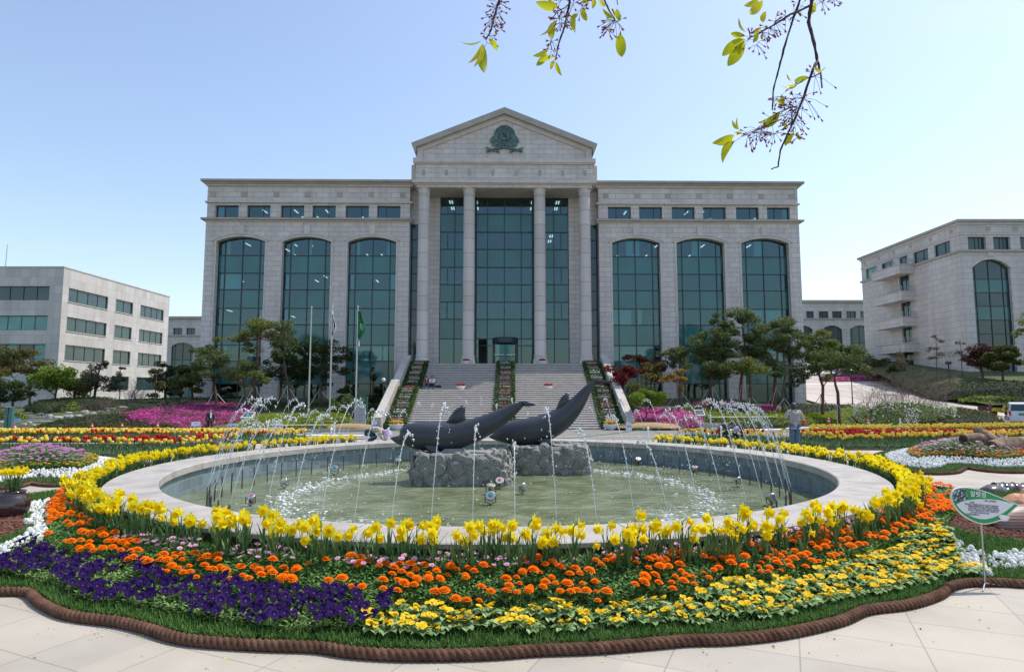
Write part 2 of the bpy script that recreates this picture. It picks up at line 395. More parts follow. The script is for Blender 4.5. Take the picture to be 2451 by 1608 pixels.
# ------------------------------------------------------------------ pool
def copm():
 m=stonem('coping_granite',(.50,.47,.43),50,50,.0)
 return m
M['coping']=flat('coping_granite',(.355,.33,.305),.7,.2,2.4,bump=.15,bscale=80)
M['tile']=stonem('pool_tiles',(.17,.235,.27),.22,.22,.012,mcol=(.26,.28,.28),off=0,rough=.35,var=.2)
M['pwall']=flat('brown_wall',(.13,.10,.085),.8)
pool=thing('fountain_pool','large round fountain pool with pale granite coping and blue-grey tiled walls','fountain pool',(PC[0],PC[1],0))
nseg=28
cb_=MB()
for k in range(nseg):
 a0=2*PI*k/nseg+.0012;a1=2*PI*(k+1)/nseg-.0012;q=7
 vs=[]
 for i in range(q+1):
  t=a0+(a1-a0)*i/q
  for r_,z_ in((RI,.36),(RI,.485),(RI+.02,.5),(RO-.02,.5),(RO,.487),(RO,.44)):
   vs.append((PC[0]+r_*math.cos(t),PC[1]+r_*math.sin(t),z_))
 fs=[(6*i+j,6*i+(j+1)%6,6*i+6+(j+1)%6,6*i+6+j)for i in range(q)for j in range(6)]
 fs+=[tuple(range(6)),tuple(6*q+j for j in range(6))]
 cb_.add(vs,fs)
cb_.build('coping',M['coping'],pool)
wb=MB();n=180
vs=[]
for i in range(n):
 t=2*PI*i/n
 vs+=[(PC[0]+6.56*math.cos(t),PC[1]+6.56*math.sin(t),z)for z in(-.6,.38)]
wb.add(vs,[(2*i,2*((i+1)%n),2*((i+1)%n)+1,2*i+1)for i in range(n)])
iw=wb.build('tiled_wall',M['tile'],pool,fix=False)
_nt=M['tile'].node_tree
_g=[x for x in _nt.nodes if x.type=='TEX_BRICK'][0];_cb=_g.inputs['Vector'].links[0].from_node
_sx=[x for x in _nt.nodes if x.type=='SEPXYZ'][0];_at=nn(_nt,'ShaderNodeMath',operation='ARCTAN2');_nt.links.new(_sx.outputs[1],_at.inputs[0]);_nt.links.new(_sx.outputs[0],_at.inputs[1])
_ml=nn(_nt,'ShaderNodeMath',operation='MULTIPLY');_ml.inputs[1].default_value=6.56;_nt.links.new(_at.outputs[0],_ml.inputs[0]);_nt.links.new(_ml.outputs[0],_cb.inputs[0])
wb=MB();vs=[]
for i in range(n):
 t=2*PI*i/n
 vs+=[(PC[0]+7.2*math.cos(t),PC[1]+7.2*math.sin(t),z)for z in(-.1,.45)]
wb.add(vs,[(2*i,2*((i+1)%n),2*((i+1)%n)+1,2*i+1)for i in range(n)])
wb.build('outer_wall',M['pwall'],pool,fix=False)
def waterm():
 m,nt,p=pbsdf('pool_water');co=coord(nt)
 n1=nn(nt,'ShaderNodeTexNoise');n1.inputs['Scale'].default_value=1.3;n1.inputs['Detail'].default_value=4;nt.links.new(co,n1.inputs['Vector'])
 r=ramp(nt,[(.32,(.10,.12,.055)),(.5,(.16,.185,.10)),(.68,(.23,.26,.165))]);nt.links.new(n1.outputs[0],r.inputs[0])
 sx=nn(nt,'ShaderNodeSeparateXYZ');nt.links.new(co,sx.inputs[0])
 ln=nn(nt,'ShaderNodeVectorMath',operation='LENGTH');nt.links.new(co,ln.inputs[0])
 sb=nn(nt,'ShaderNodeMath',operation='SUBTRACT');sb.inputs[1].default_value=4.15;nt.links.new(ln.outputs['Value'],sb.inputs[0])
 ab=nn(nt,'ShaderNodeMath',operation='ABSOLUTE');nt.links.new(sb.outputs[0],ab.inputs[0])
 mr=nn(nt,'ShaderNodeMapRange');mr.inputs['From Min'].default_value=.1;mr.inputs['From Max'].default_value=.85;mr.inputs['To Min'].default_value=1;mr.inputs['To Max'].default_value=0;nt.links.new(ab.outputs[0],mr.inputs[0])
 n2=nn(nt,'ShaderNodeTexNoise');n2.inputs['Scale'].default_value=7;n2.inputs['Detail'].default_value=8;n2.inputs['Roughness'].default_value=.75;nt.links.new(co,n2.inputs['Vector'])
 n4=nn(nt,'ShaderNodeTexNoise');n4.inputs['Scale'].default_value=.55;n4.inputs['Detail'].default_value=1;nt.links.new(co,n4.inputs['Vector'])
 r4=ramp(nt,[(.42,(0,0,0)),(.6,(1,1,1))]);nt.links.new(n4.outputs[0],r4.inputs[0])
 r2=ramp(nt,[(.5,(0,0,0)),(.62,(1,1,1))]);nt.links.new(n2.outputs[0],r2.inputs[0])
 mu=nn(nt,'ShaderNodeMath',operation='MULTIPLY');nt.links.new(mr.outputs[0],mu.inputs[0]);nt.links.new(r2.outputs[0],mu.inputs[1])
 mu2=nn(nt,'ShaderNodeMath',operation='MULTIPLY');nt.links.new(mu.outputs[0],mu2.inputs[0]);nt.links.new(r4.outputs[0],mu2.inputs[1])
 mx=nn(nt,'ShaderNodeMixRGB');nt.links.new(mu2.outputs[0],mx.inputs[0]);nt.links.new(r.outputs[0],mx.inputs[1]);mx.inputs[2].default_value=(.75,.8,.78,1)
 nt.links.new(mx.outputs[0],p.inputs['Base Color']);p.inputs['Roughness'].default_value=.12;p.inputs['IOR'].default_value=1.33
 n3=nn(nt,'ShaderNodeTexNoise');n3.inputs['Scale'].default_value=4.5;n3.inputs['Detail'].default_value=6;nt.links.new(co,n3.inputs['Vector'])
 bp=nn(nt,'ShaderNodeBump');bp.inputs['Strength'].default_value=.75;bp.inputs['Distance'].default_value=.07
 nt.links.new(n3.outputs[0],bp.inputs['Height']);nt.links.new(bp.outputs[0],p.inputs['Normal'])
 return m
M['water']=waterm()
WZ=-.1
wm=MB();wm.add([(PC[0]+6.56*math.cos(2*PI*i/120),PC[1]+6.56*math.sin(2*PI*i/120),WZ)for i in range(120)],[tuple(range(120))])
wo=wm.build('pool_water',M['water'],org=(PC[0],PC[1],WZ),fix=False);wo['kind']='structure'
# ------------------------------------------------------------------ main building (local frame: x right, y back, z up)
def wall_h(mb,outer,holes,h0,h1,axis='y',m=0):
 """wall slab with window openings cut through it"""
 def P(a,b,h):return(a,h,b)if axis=='y' else((h,a,b)if axis=='x' else(a,b,h))
 loops=[outer]+list(holes);pts=[p for l in loops for p in l];n=len(pts)
 tris=tessellate_polygon([[Vector((p[0],p[1],0))for p in l]for l in loops])
 vs=[P(a,b,h0)for a,b in pts]+[P(a,b,h1)for a,b in pts]
 fs=[tuple(t)for t in tris]+[tuple(n+i for i in t)for t in tris]
 k=0
 for l in loops:
  q=len(l);fs+=[(k+i,k+(i+1)%q,n+k+(i+1)%q,n+k+i)for i in range(q)];k+=q
 mb.add(vs,fs,m)
def rect(x0,x1,z0,z1):return[(x0,z0),(x1,z0),(x1,z1),(x0,z1)]
def arc_pts(cx,hw,zs,za,n=14):
 """segmental arch from (cx-hw,zs) over (cx,za) to (cx+hw,zs)"""
 h=za-zs;R=(hw*hw+h*h)/(2*h);zc=za-R;t=math.asin(hw/R)
 return[(cx+R*math.sin(-t+2*t*i/n),zc+R*math.cos(-t+2*t*i/n))for i in range(n+1)]
def arc_ring(cx,hw,zs,za,w_,n=14):
 a=arc_pts(cx,hw,zs,za,n);b=arc_pts(cx,hw+w_,zs+.0,za+w_,n)
 return a,b
def arched_window(par,cx,hw,zs,za,zb,rows,kinds,y=.5,vf=(.14,.5,.86),blinds=(),dark=False,gm='glass'):
 fr=MB();W=.085
 x0,x1=cx-hw,cx+hw
 fr.box(x0,x0+W,y,y+.14,zb,zs);fr.box(x1-W,x1,y,y+.14,zb,zs)
 for f in vf:
  xm=x0+(x1-x0)*f;h=za-zs;R=(hw*hw+h*h)/(2*h);zt=za-R+math.sqrt(max(0,R*R-(xm-cx)**2))
  fr.box(xm-W/2,xm+W/2,y,y+.14,zb,zt)
 for z in rows:fr.box(x0+W,x1-W,y-.004,y+.136,z-W/2,z+W/2)
 a=arc_pts(cx,hw-W,zs,za-W);b=arc_pts(cx,hw,zs,za)
 fr.prism(b+a[::-1],y+.002,y+.13)
 o=fr.build('arched_window',M['frame'],par,local=True)
 g=MB();s_=MB();bl=MB();zz=[za+.02]+list(rows)+[zb]
 xs=[x0]+[x0+(x1-x0)*f for f in vf]+[x1]
 for i,kd in enumerate(kinds):
  zt,zl_=zz[i],zz[i+1]
  if kd=='s':s_.box(x0,x1,y+.06,y+.09,zl_,zt)
  else:g.add([(x0,y+.07,zl_),(x1,y+.07,zl_),(x1,y+.07,zt),(x0,y+.07,zt)],[(0,1,2,3)])
 for(i,j,f0,f1)in blinds:
  zt,zl_=zz[i],zz[i+1];xa=xs[j]+(xs[j+1]-xs[j])*f0;xb=xs[j]+(xs[j+1]-xs[j])*f1
  bl.box(xa+.03,xb-.03,y+.16,y+.18,zl_+.04,zt-.06)
 if g.v:g.build('pane',M['darkglass']if dark else M[gm],o,local=True,fix=False)
 if s_.v:s_.build('spandrel_panel',M['span'],o,local=True)
 if bl.v:bl.build('blind',M['blind_lit'],o,local=True)
 return o
def flat_window(par,x0,x1,z0,z1,y,vf=(.5,),axis='y',dark=True,blinds=(),name='window',hf=()):
 """rectangular window: frame > pane (> blind)"""
 W=.07;fr=MB()
 def B(mb,a0,a1,h0,h1,c0,c1):
  if axis=='y':mb.box(a0,a1,h0,h1,c0,c1)
  else:mb.box(h0,h1,a0,a1,c0,c1)
 B(fr,x0,x0+W,y,y+.1,z0,z1);B(fr,x1-W,x1,y,y+.1,z0,z1)
 B(fr,x0+W,x1-W,y,y+.1,z0,z0+W);B(fr,x0+W,x1-W,y,y+.1,z1-W,z1)
 for f in vf:xm=x0+(x1-x0)*f;B(fr,xm-.035,xm+.035,y,y+.09,z0+W,z1-W)
 for f in hf:zm=z0+(z1-z0)*f;B(fr,x0+W,x1-W,y-.003,y+.085,zm-.035,zm+.035)
 o=fr.build(name,M['frame'],par,local=True);g=MB()
 q=y+.05
 g.add([(x0,q,z0),(x1,q,z0),(x1,q,z1),(x0,q,z1)]if axis=='y' else[(q,x0,z0),(q,x1,z0),(q,x1,z1),(q,x0,z1)],[(0,1,2,3)])
 g.build('pane',M['darkglass']if dark else M['glass'],o,local=True,fix=False)
 bl=MB()
 for f0,f1 in blinds:
  B(bl,x0+(x1-x0)*f0+.02,x0+(x1-x0)*f1-.02,(y+.035 if dark else y+.14),(y+.045 if dark else y+.16),z0+W,z1-W)
 if bl.v:bl.build('blind',M['blind_dim']if dark else M['blind_lit'],o,local=True)
 return o
M['darkglass']=flat('dark_window_glass',(.024,.066,.075),.06,.3,.4,spec=.7)
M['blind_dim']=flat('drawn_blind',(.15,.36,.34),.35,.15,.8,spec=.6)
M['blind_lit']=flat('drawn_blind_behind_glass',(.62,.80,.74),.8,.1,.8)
YF=60.7
BX=(1207-CX)/F*YF
B=thing('main_building','long grey granite building with pediment, four columns and tall arched green windows','building',(BX,YF,0),math.radians(.8))
def zl(v,y=0.0):return zat(v,YF+y)
XI,XO=9.45,29.65
CXS=(13.15,19.6,26.1);HW=2.4
zS,zA=zl(580.4),zl(568.5)
zLed0,zLed1=zl(533),zl(525.5)
zSill,zHead=zl(524),zl(493)
zB0,zB1=zl(488),zl(484.5)
zC0,zC1=zl(448),zl(435)
rows=[zl(v)for v in(610.7,653,692.5,737.2,776.3,825.7,864,918)]
GR=.3
wall=MB();trim=MB();key=MB();joint=MB()
for s in(-1,1):
 X=lambda a:s*a
 out=[(X(XI),GR),(X(XI),zLed0+.02),(X(XO),zLed0+.02),(X(XO),GR)]
 for c in CXS[::-1]:
  ap=arc_pts(c,HW,zS,zA)
  out+=[(X(c+HW),GR)]+[(X(px),pz)for px,pz in ap[::-1]]+[(X(c-HW),GR)]
 wall.prism(out,0,.9)
 for c in CXS:
  a,b_=arc_ring(c,HW,zS,zA,.34)
  ring=[(X(c+HW),GR+.2)]+[(X(p),q)for p,q in a[::-1]]+[(X(c-HW),GR+.2),(X(c-HW-.16),GR+.2),(X(c-HW-.16),zS+.0)]+[(X(p),q)for p,q in b_]+[(X(c+HW+.16),zS+.0),(X(c+HW+.16),GR+.2)]
  trim.prism(ring,-.07,0)
  a2,b2=arc_ring(c,HW+.26,zS+.08,zA+.26,.16)
  trim.prism([(X(p),q)for p,q in a2]+[(X(p),q)for p,q in b2[::-1]],-.13,-.06)
  key.prism([(X(c-.26),zA+.2),(X(c+.26),zA+.2),(X(c+.34),zA+1.15),(X(c-.34),zA+1.15)],-.16,.0)
  for k in range(-5,6):
   if k==0:continue
   t=k*.115;R0=zA+.45-(zA-4.4);R1=R0+1.05
   ca,sa=math.cos(t),math.sin(t);zc=zA-4.4
   p0=(c+R0*sa,zc+R0*ca);p1=(c+R1*sa*1.12,zc+R1*ca)
   joint.prism([(X(p0[0]-.012),p0[1]),(X(p0[0]+.012),p0[1]),(X(p1[0]+.012),p1[1]),(X(p1[0]-.012),p1[1])],-.004,.001)
 holes=[]
 aw=[]
 for c in CXS:
  for d in(-1.575,1.575):aw.append((c+d-1.16,c+d+1.16))
 for x0,x1 in aw:holes.append(rect(min(X(x0),X(x1)),max(X(x0),X(x1)),zSill,zHead))
 wall_h(wall,rect(min(X(XI),X(XO)),max(X(XI),X(XO)),zLed1-.02,zB0+.02),holes,.12,.8)
 wall.box(min(X(XI),X(XO)),max(X(XI),X(XO)),.06,.8,zB1-.01,zC0+.01)
 for i in range(7):
  xb=XI+.75+i*3.15
  if xb<XO:trim.box(min(X(xb-.28),X(xb+.28)),max(X(xb-.28),X(xb+.28)),.02,.06,zl(473),zl(461),1)
 xa,xb=min(X(XI-.15),X(XO+.0)),max(X(XI-.15),X(XO+.0))
 e=.45
 def ledge(z0,z1,pr,side=.45,mat=0):
  xs_=sorted((X(XI-.25),X(XO+side)))
  trim.box(xs_[0],xs_[1],-pr,.9,z0,z1,mat)
 ledge(zLed0,zLed0+(zLed1-zLed0)*.45,.12,.15);ledge(zLed0+(zLed1-zLed0)*.45,zLed1,.38,.38,1)
 ledge(zB0,zB1,.12,.14)
 ledge(zC0,zC0+(zC1-zC0)*.3,.12,.12);ledge(zC0+(zC1-zC0)*.3,zC0+(zC1-zC0)*.62,.28,.28,1);ledge(zC0+(zC1-zC0)*.62,zC1,.5,.5,1)
 xs_=sorted((X(XO-.75),X(XO)));wall.box(xs_[0],xs_[1],.9,22,GR,zC1-.05)
 xs_=sorted((X(XI),X(XI+.5)));wall.box(xs_[0],xs_[1],.9,9,GR,zC1-.05)
wall.box(-XO,XO,22,22.6,GR,zC1-.05)
wall.build('facade_wall',M['stone'],B,local=True)
trim.build('cornice_and_mouldings',[M['stone_plain'],M['stone_dark']],B,local=True)
key.build('keystone',M['stone_plain'],B,local=True)
joint.build('voussoir_joints',M['stone_dark'],B,local=True)
KN='vsvsvsvsv'
R2=random.Random(5)
bpre={(-1,26.1):[(2,1,.0,1),(2,0,0,1),(4,3,.2,.9),(0,1,.0,.25),(6,1,.1,.3),(6,2,.5,.8)],(-1,19.6):[(2,0,.3,.9),(0,2,0,.2),(0,1,.0,.2),(4,0,.3,.9),(6,2,0,1),(4,3,.5,1)],(-1,13.15):[(2,3,.0,1),(2,0,.3,1),(0,1,0,.25),(0,2,.8,1),(6,1,0,.9),(6,2,0,1),(4,1,0,.2)],(1,13.15):[(4,0,0,1),(4,1,0,.75),(4,2,.1,.35),(6,1,0,1),(6,2,0,1),(6,0,0,1),(0,1,.5,.9),(0,2,0,.3)],(1,19.6):[(0,1,.6,1),(0,2,0,.15),(6,1,0,1)],(1,26.1):[(0,1,.5,1),(4,2,0,1),(4,1,.1,.9),(6,2,0,1)]}
for s in(-1,1):
 for c in CXS:
  bl=bpre[(s,c)]
  arched_window(B,s*c,HW,zS,zA,GR,rows,KN,blinds=bl)
 for c in CXS:
  for d in(-1.575,1.575):
   x=s*(c+d);bl=[(.78,1)]if(s,c,d)==(-1,26.1,1.575)and False else()
   flat_window(B,x-1.16,x+1.16,zSill,zHead,.42,vf=(.37 if(c+d)%2>1 else .66,),dark=False,name='attic_window',blinds=[(.0,.3)]if abs(x+27.67)<.1 else([(.75,1)]if abs(x-27.67)<.1 else()))
inn=MB();lamp=MB()
zr=[zS+2]+rows
for s in(-1,1):
 xs_=sorted((s*(XI+.5),s*(XO-.75)))
 for a,b_ in((0+1,2),(3,4),(5,6),(7,8)):
  inn.box(xs_[0],xs_[1],.70,9,zr[b_],zr[a])
 inn.box(xs_[0],xs_[1],.9,9,zHead+.02,zB0+.4);inn.box(xs_[0],xs_[1],.9,9,zA-.25,zSill-.15)
 inn.box(xs_[0],xs_[1],9,9.3,GR,zB0)
 inn.box(xs_[0],xs_[1],.9,9,GR-.3,GR+1.0)
 levels=[(zHead+.02,8),(zA-.25,4),(zr[2],1.4),(zr[4],.8),(zr[6],.3)]
 for z,dens in levels:
  x=xs_[0]+1
  while x<xs_[1]-1:
   for yy in(2.2,4.6,7.0):
    if R2.random()<dens/15:lamp.box(x-.055,x+.055,yy-.6,yy+.6,z-.06,z-.02)
   x+=1.6
for(va,vb)in((512.8,556),(597,640),(681,723),(764,811)):
 inn.box(-9.4,9.4,1.82,9,zl(vb,1.6),zl(va,1.6))
inn.box(-9.4,9.4,9,9.3,4.8,zl(470,1.6));inn.box(-9.4,9.4,1.85,9,zl(474,1.6),zl(470,1.6))
for v_,xs2 in((474,(-5.6,-3.0,3.0,5.6)),(556,(4.9,)),):
 for x in xs2:
  for yy in(3.0,5.2):
   for dx in(-.12,.12):lamp.box(x+dx-.05,x+dx+.05,yy-.5,yy+.5,zl(v_,1.6)-.07,zl(v_,1.6)-.03)
inn.build('interior_floors',M['inner'],B,local=True)
lamp.build('ceiling_lamps',M['lamp'],B,local=True)
rf=MB();rf.box(-XO,XO,.9,22,zC1-.6,zC1-.3);rf.build('roof',M['roof'],B,local=True)
# ---- portico
zA0,zA1=zl(449,-1.5),zl(434,-1.5)
zF1=zl(391,-1.5);zBd1=zl(381,-1.5)
port=MB();ptr=MB()
port.box(-8.6,8.6,-1.5,3,zA0,zA1-.1)
port.box(-8.7,8.7,-1.5,3,zA1,zF1)
ptr.box(-8.78,8.78,-1.62,3,zl(443,-1.5),zl(440,-1.5));ptr.box(-9.0,9.0,-1.82,3,zl(440,-1.5),zA1)
ptr.box(-8.85,8.85,-1.68,3,zl(394,-1.5),zl(391,-1.5));ptr.box(-8.95,8.95,-1.78,3,zF1,zBd1)
for xo in(320,556,792,1036,1281,1525,1760,1992):
 x=(xo-1158)/4.337*.0411;ptr.box(x-.15,x+.15,-1.53,-1.5,zl(420.5,-1.5),zl(407.5,-1.5),1)
zt=lambda v:zl(v,-1.5)
tym=MB();tym.prism([(-8.6,zBd1),(8.6,zBd1),(8.6,zt(364)),(0,zt(280)),(-8.6,zt(364))],-1.42,3);tym.build('tympanum_wall',M['stone'],B,local=True)
ptr.prism([(-8.62,zBd1),(-8.05,zBd1),(-8.05,zt(361)),(0,zt(287)),(8.05,zt(361)),(8.05,zBd1),(8.62,zBd1),(8.62,zt(353)),(0,zt(273)),(-8.62,zt(353))],-1.6,3)
ptr.prism([(-8.75,zt(372)),(-8.62,zt(357)),(0,zt(276)),(8.62,zt(357)),(8.75,zt(372)),(9.13,zt(348)),(0,zt(262)),(-9.13,zt(348))],-2.0,3,m=1)
port.build('entablature',M['stone'],B,local=True)
ptr.build('pediment_mouldings',[M['stone_plain'],M['stone_dark']],B,local=True)
blk=MB();blk.box(-9.4,9.4,1.7,20,zl(470,1.6),zl(396,.3));blk.box(-9.4,-8.71,.3,1.7,zC1-.3,zl(396,.3));blk.box(8.71,9.4,.3,1.7,zC1-.3,zl(396,.3))
blk.build('attic_block',M['stone_plain'],B,local=True)
prf=MB();prf.prism([(-9.2,zt(350)),(0,zt(264)),(9.2,zt(350)),(9.2,zt(352)),(-9.2,zt(352))],3.001,14);prf.build('pediment_roof',M['roof'],B,local=True)
sf=MB();sf.box(-8.6,8.6,-1.3,1.7,zA0-.03,zA0-.005);sf.build('soffit',M['soffit'],B,local=True)
ZL=4.75
def column(x):
 c=MB();r=.57;z0=zl(850,-.8);z1=zl(467,-.8)
 c.lathe([(r,z0),(r*.995,(z0+z1)/2),(r*.97,z1)],(x,-.8),28);o=c.build('column',M['drum'],B,local=True)
 c=MB();c.lathe([(.56,z1),(.6,z1+.03),(.6,z1+.12),(.57,z1+.14),(.57,z1+.3),(.66,z1+.42),(.68,z1+.55),(.60,zA0-.02)],(x,-.8),28);c.build('capital',M['stone_plain'],o,local=True)
 c=MB();c.lathe([(.66,z0-.62),(.68,z0-.5),(.68,z0-.36),(.6,z0-.3),(.6,z0-.2),(.64,z0-.14),(.64,z0-.06),(.58,z0+.02)],(x,-.8),28);c.box(x-.68,x+.68,-.8-.68,-.8+.68,ZL,z0-.60);c.build('column_base',M['stone_plain'],o,local=True)
for x in(-7.93,-3.48,3.48,7.93):column(x)
pw=MB()
for s in(-1,1):
 xs_=sorted((s*6.58,s*8.72));pw.box(xs_[0],xs_[1],1.55,2.2,ZL,zA0-.03)
 xs_=sorted((s*8.72,s*9.45));pw.box(xs_[0],xs_[1],.95,2.2,zl(538,.9),zC0)
pw.build('pilaster_wall',M['stone'],B,local=True)
for s in(-1,1):
 xs_=sorted((s*8.72,s*9.44));fr=MB();zt_=zl(538,.9)
 for x in xs_:fr.box(x-.045 if x>xs_[0]else x,x+.045 if x==xs_[0]else x,1.0,1.15,ZL-4,zt_)
 for v in(569,611,651,692,737,776,826,864):fr.box(xs_[0]+.05,xs_[1]-.05,.99,1.14,zl(v)-.04,zl(v)+.04)
 o=fr.build('slit_window',M['frame'],B,local=True);g=MB();q=1.08
 g.add([(xs_[0],q,ZL-4),(xs_[1],q,ZL-4),(xs_[1],q,zt_),(xs_[0],q,zt_)],[(0,1,2,3)]);g.build('pane',M['darkglass'],o,local=True,fix=False)
cw=MB();yq=1.6;ztop=zA0-.03
prow=[zl(v,1.6)for v in(512.8,556,597,640,681,723,764,811)]
for x in(-6.55,-5.07,-1.72,0,1.72,5.07,6.55):cw.box(x-.045,x+.045,yq,yq+.14,ZL,ztop)
for s in(-1,1):
 xs_=sorted((s*2.82,s*3.3));cw.box(xs_[0],xs_[1],yq-.02,yq+.15,ZL,ztop)
 for a,b_ in((ztop,prow[0]),(prow[1],prow[2]),(prow[3],prow[4]),(prow[5],prow[6])):cw.box(s*5.8-.04,s*5.8+.04,yq+.002,yq+.13,b_,a)
for z in prow:cw.box(-6.55,6.55,yq-.005,yq+.135,z-.045,z+.045)
for s in(-1,1):xs_=sorted((s*1.25,s*2.85));cw.box(xs_[0],xs_[1],yq-.005,yq+.135,zl(827,1.6)-.04,zl(827,1.6)+.04)
cwo=cw.build('curtain_wall',M['frame'],B,local=True)
g=MB();s_=MB();zz=[ztop]+prow+[ZL]
for i in range(9):
 if i%2:s_.box(-6.55,6.55,yq+.06,yq+.09,zz[i+1],zz[i])
 elif i<8:g.add([(-6.55,yq+.07,zz[i+1]),(6.55,yq+.07,zz[i+1]),(6.55,yq+.07,zz[i]),(-6.55,yq+.07,zz[i])],[(0,1,2,3)])
 else:
  for xa,xb in((-6.55,-2.6),(-1.75,6.55)):g.add([(xa,yq+.07,ZL),(xb,yq+.07,ZL),(xb,yq+.07,zz[i]),(xa,yq+.07,zz[i])],[(0,1,2,3)])
g.build('pane',M['glass'],cwo,local=True,fix=False);s_.build('spandrel_panel',M['span'],cwo,local=True)
rd=MB();zd0,zd1=zl(822,1.3),zl(810,1.3)
rd.lathe([(1.28,zd0),(1.3,zd0+.05),(1.3,zd1),(1.2,zd1+.06)],(.1,1.4),24)
for t in(0,.7,PI-.7,PI,PI+.5,2*PI-.5):rd.box(.1+1.22*math.cos(t)-.06,.1+1.22*math.cos(t)+.06,1.4+1.22*math.sin(t)-.06,1.4+1.22*math.sin(t)+.06,ZL,zd0)
ro=rd.build('revolving_door',M['frame'],B,local=True)
g=MB()
for t in(.5,.5+PI/2):
 dx,dy=1.12*math.cos(t),1.12*math.sin(t)
 g.add([(.1-dx,1.4-dy,ZL),(.1+dx,1.4+dy,ZL),(.1+dx,1.4+dy,zd0),(.1-dx,1.4-dy,zd0)],[(0,1,2,3)])
g.build('door_leaf',M['glass'],ro,local=True,fix=False)
pb=MB()
pb.box(-1.0,-.05,.26,.3,ZL+1.0,ZL+1.06);pb.box(.2,1.1,.26,.3,ZL+1.0,ZL+1.06);pb.build('push_bar',M['metal'],ro,local=True)
pod=MB();pod.box(-9.5,9.5,-2.7,1.54,GR-1,ZL);pod.box(-9.44,9.44,1.54,9,GR-1,ZL);pod.build('podium',M['stone_big'],B,local=True)
em=MB();ex,ez=0,zt(325)
def disc(mb,x,z,r,y0,y1,m=0,n=28,sx=1.0,r2=None):
 r2=r if r2 is None else r2
 vs=[(x+r*sx*math.cos(2*PI*i/n),y1,z+r*math.sin(2*PI*i/n))for i in range(n)]+[(x+r2*sx*math.cos(2*PI*i/n),y0,z+r2*math.sin(2*PI*i/n))for i in range(n)]
 mb.add(vs,[(i,(i+1)%n,n+(i+1)%n,n+i)for i in range(n)]+[tuple(range(n,2*n))],m)
def torus(mb,x,z,R,r,y,m=0,n=32,a0=0.0,a1=2*PI):
 pts=[(x+R*math.cos(a0+(a1-a0)*i/n),y,z+R*math.sin(a0+(a1-a0)*i/n))for i in range(n+1)]
 mb.tube(pts,r,6,m)
disc(em,0,ez,1.0,-1.54,-1.42);torus(em,0,ez,.98,.06,-1.56);torus(em,0,ez,.57,.05,-1.6);disc(em,0,ez,.54,-1.64,-1.5,r2=.5)
for k in range(8):
 t=PI*(k/7.0)*.94+.1;em.tbox(Matrix.Translation((.78*math.cos(t),-1.57,ez+.78*math.sin(t)))@Matrix.Rotation(-t,4,'Y'),.16,.07,.13)
for s in(-1,1):
 for k,(x,z,r,a)in enumerate(((1.08,-.35,.62,.9),(.85,-.78,.6,.55),(.45,-1.02,.5,.2))):
  for j in range(3):
   mt=Matrix.Translation((s*(x-.1*j),-1.5-.03*j,ez+z+.06*j))@Matrix.Rotation(s*a,4,'Y')
   vs=[mt@Vector((r*.75*math.cos(2*PI*i/12)*(1-.15*j),-.05 if i%2 else-.02,.26*math.sin(2*PI*i/12)))for i in range(12)]+[mt@Vector((r*.75*math.cos(2*PI*i/12),.1,.3*math.sin(2*PI*i/12)))for i in range(12)]
   em.add(vs,[tuple(range(12))]+[(i,(i+1)%12,12+(i+1)%12,12+i)for i in range(12)],0)
 em.tube([(0,-1.55,ez-1.2),(s*.5,-1.6,ez-1.3),(s*1.1,-1.58,ez-1.42),(s*1.75,-1.55,ez-1.62)],[.1,.13,.1,.14],8)
 em.tube([(s*.5,-1.55,ez-1.72),(s*.8,-1.6,ez-1.6),(s*1.2,-1.58,ez-1.5),(s*1.86,-1.55,ez-1.22)],[.11,.09,.09,.05],8)
 torus(em,0,ez,.85,.035,-1.68,a0=-PI/2,a1=-PI/2+s*1.1,n=12)
emo=em.build('emblem',M['bronze'],B,local=True)
mo=MB()
mo.tube([(-.18,-1.68,ez+.2),(.02,-1.7,ez+.1),(.12,-1.7,ez-.05),(.12,-1.68,ez-.28)],[.12,.17,.15,.08],8);mo.tube([(-.05,-1.7,ez+.0),(.2,-1.7,ez+.12)],[.1,.1],8)
mo.build('emblem_centre',M['bronze_red'],emo,local=True)
# ------------------------------------------------------------------ staircase
SX=-.6;SW=7.12
ST=thing('grand_staircase','wide granite staircase rising in two flights to the columned entrance','staircase',(SX,46,ROADZ))
st=MB();ris=MB()
Y0=46.0;rise=(ZL-.002-ROADZ)/33;t1=.333
yy=Y0;z=ROADZ;steps=[]
for i in range(33):
 z+=rise
 tread=t1 if i!=17 else 1.5
 if i>17:tread=.315
 steps.append((yy,z));yy+=tread
YT=yy
for i,(y,z)in enumerate(steps):
 y1=58.35
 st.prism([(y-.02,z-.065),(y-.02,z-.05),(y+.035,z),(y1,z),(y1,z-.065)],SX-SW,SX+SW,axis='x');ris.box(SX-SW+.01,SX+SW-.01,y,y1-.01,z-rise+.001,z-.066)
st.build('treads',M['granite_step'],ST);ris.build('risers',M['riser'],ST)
for s in(-1,1):
 wm_=MB();a,b_=sorted((SX+s*8.9,SX+s*9.5))
 wm_.prism([(45.3,ROADZ-.3),(45.3,.27),(45.65,.32),(52.1,3.15),(52.9,3.15),(58.0,5.55),(58.2,5.55),(58.2,ROADZ-.3)],a,b_,axis='x')
 wm_.build('balustrade_wall',M['wallstone'],ST)
fb=MB()
for s in(-1,1):
 a,b_=sorted((SX+s*SW,SX+s*8.9));fb.prism([(46.1,ROADZ-.2),(46.1,ROADZ+.35),(52,2.4),(53.4,2.5),(58.2,ZL+.1),(58.2,ROADZ-.2)],a,b_,axis='x')
fb.build('planter_bed',M['earth'],ST)
def stair_z(y):
 zz_=ROADZ
 for yy_,z_ in steps:
  if y>=yy_-.02:zz_=z_
 return zz_
LX,LY=-51.3,70.0
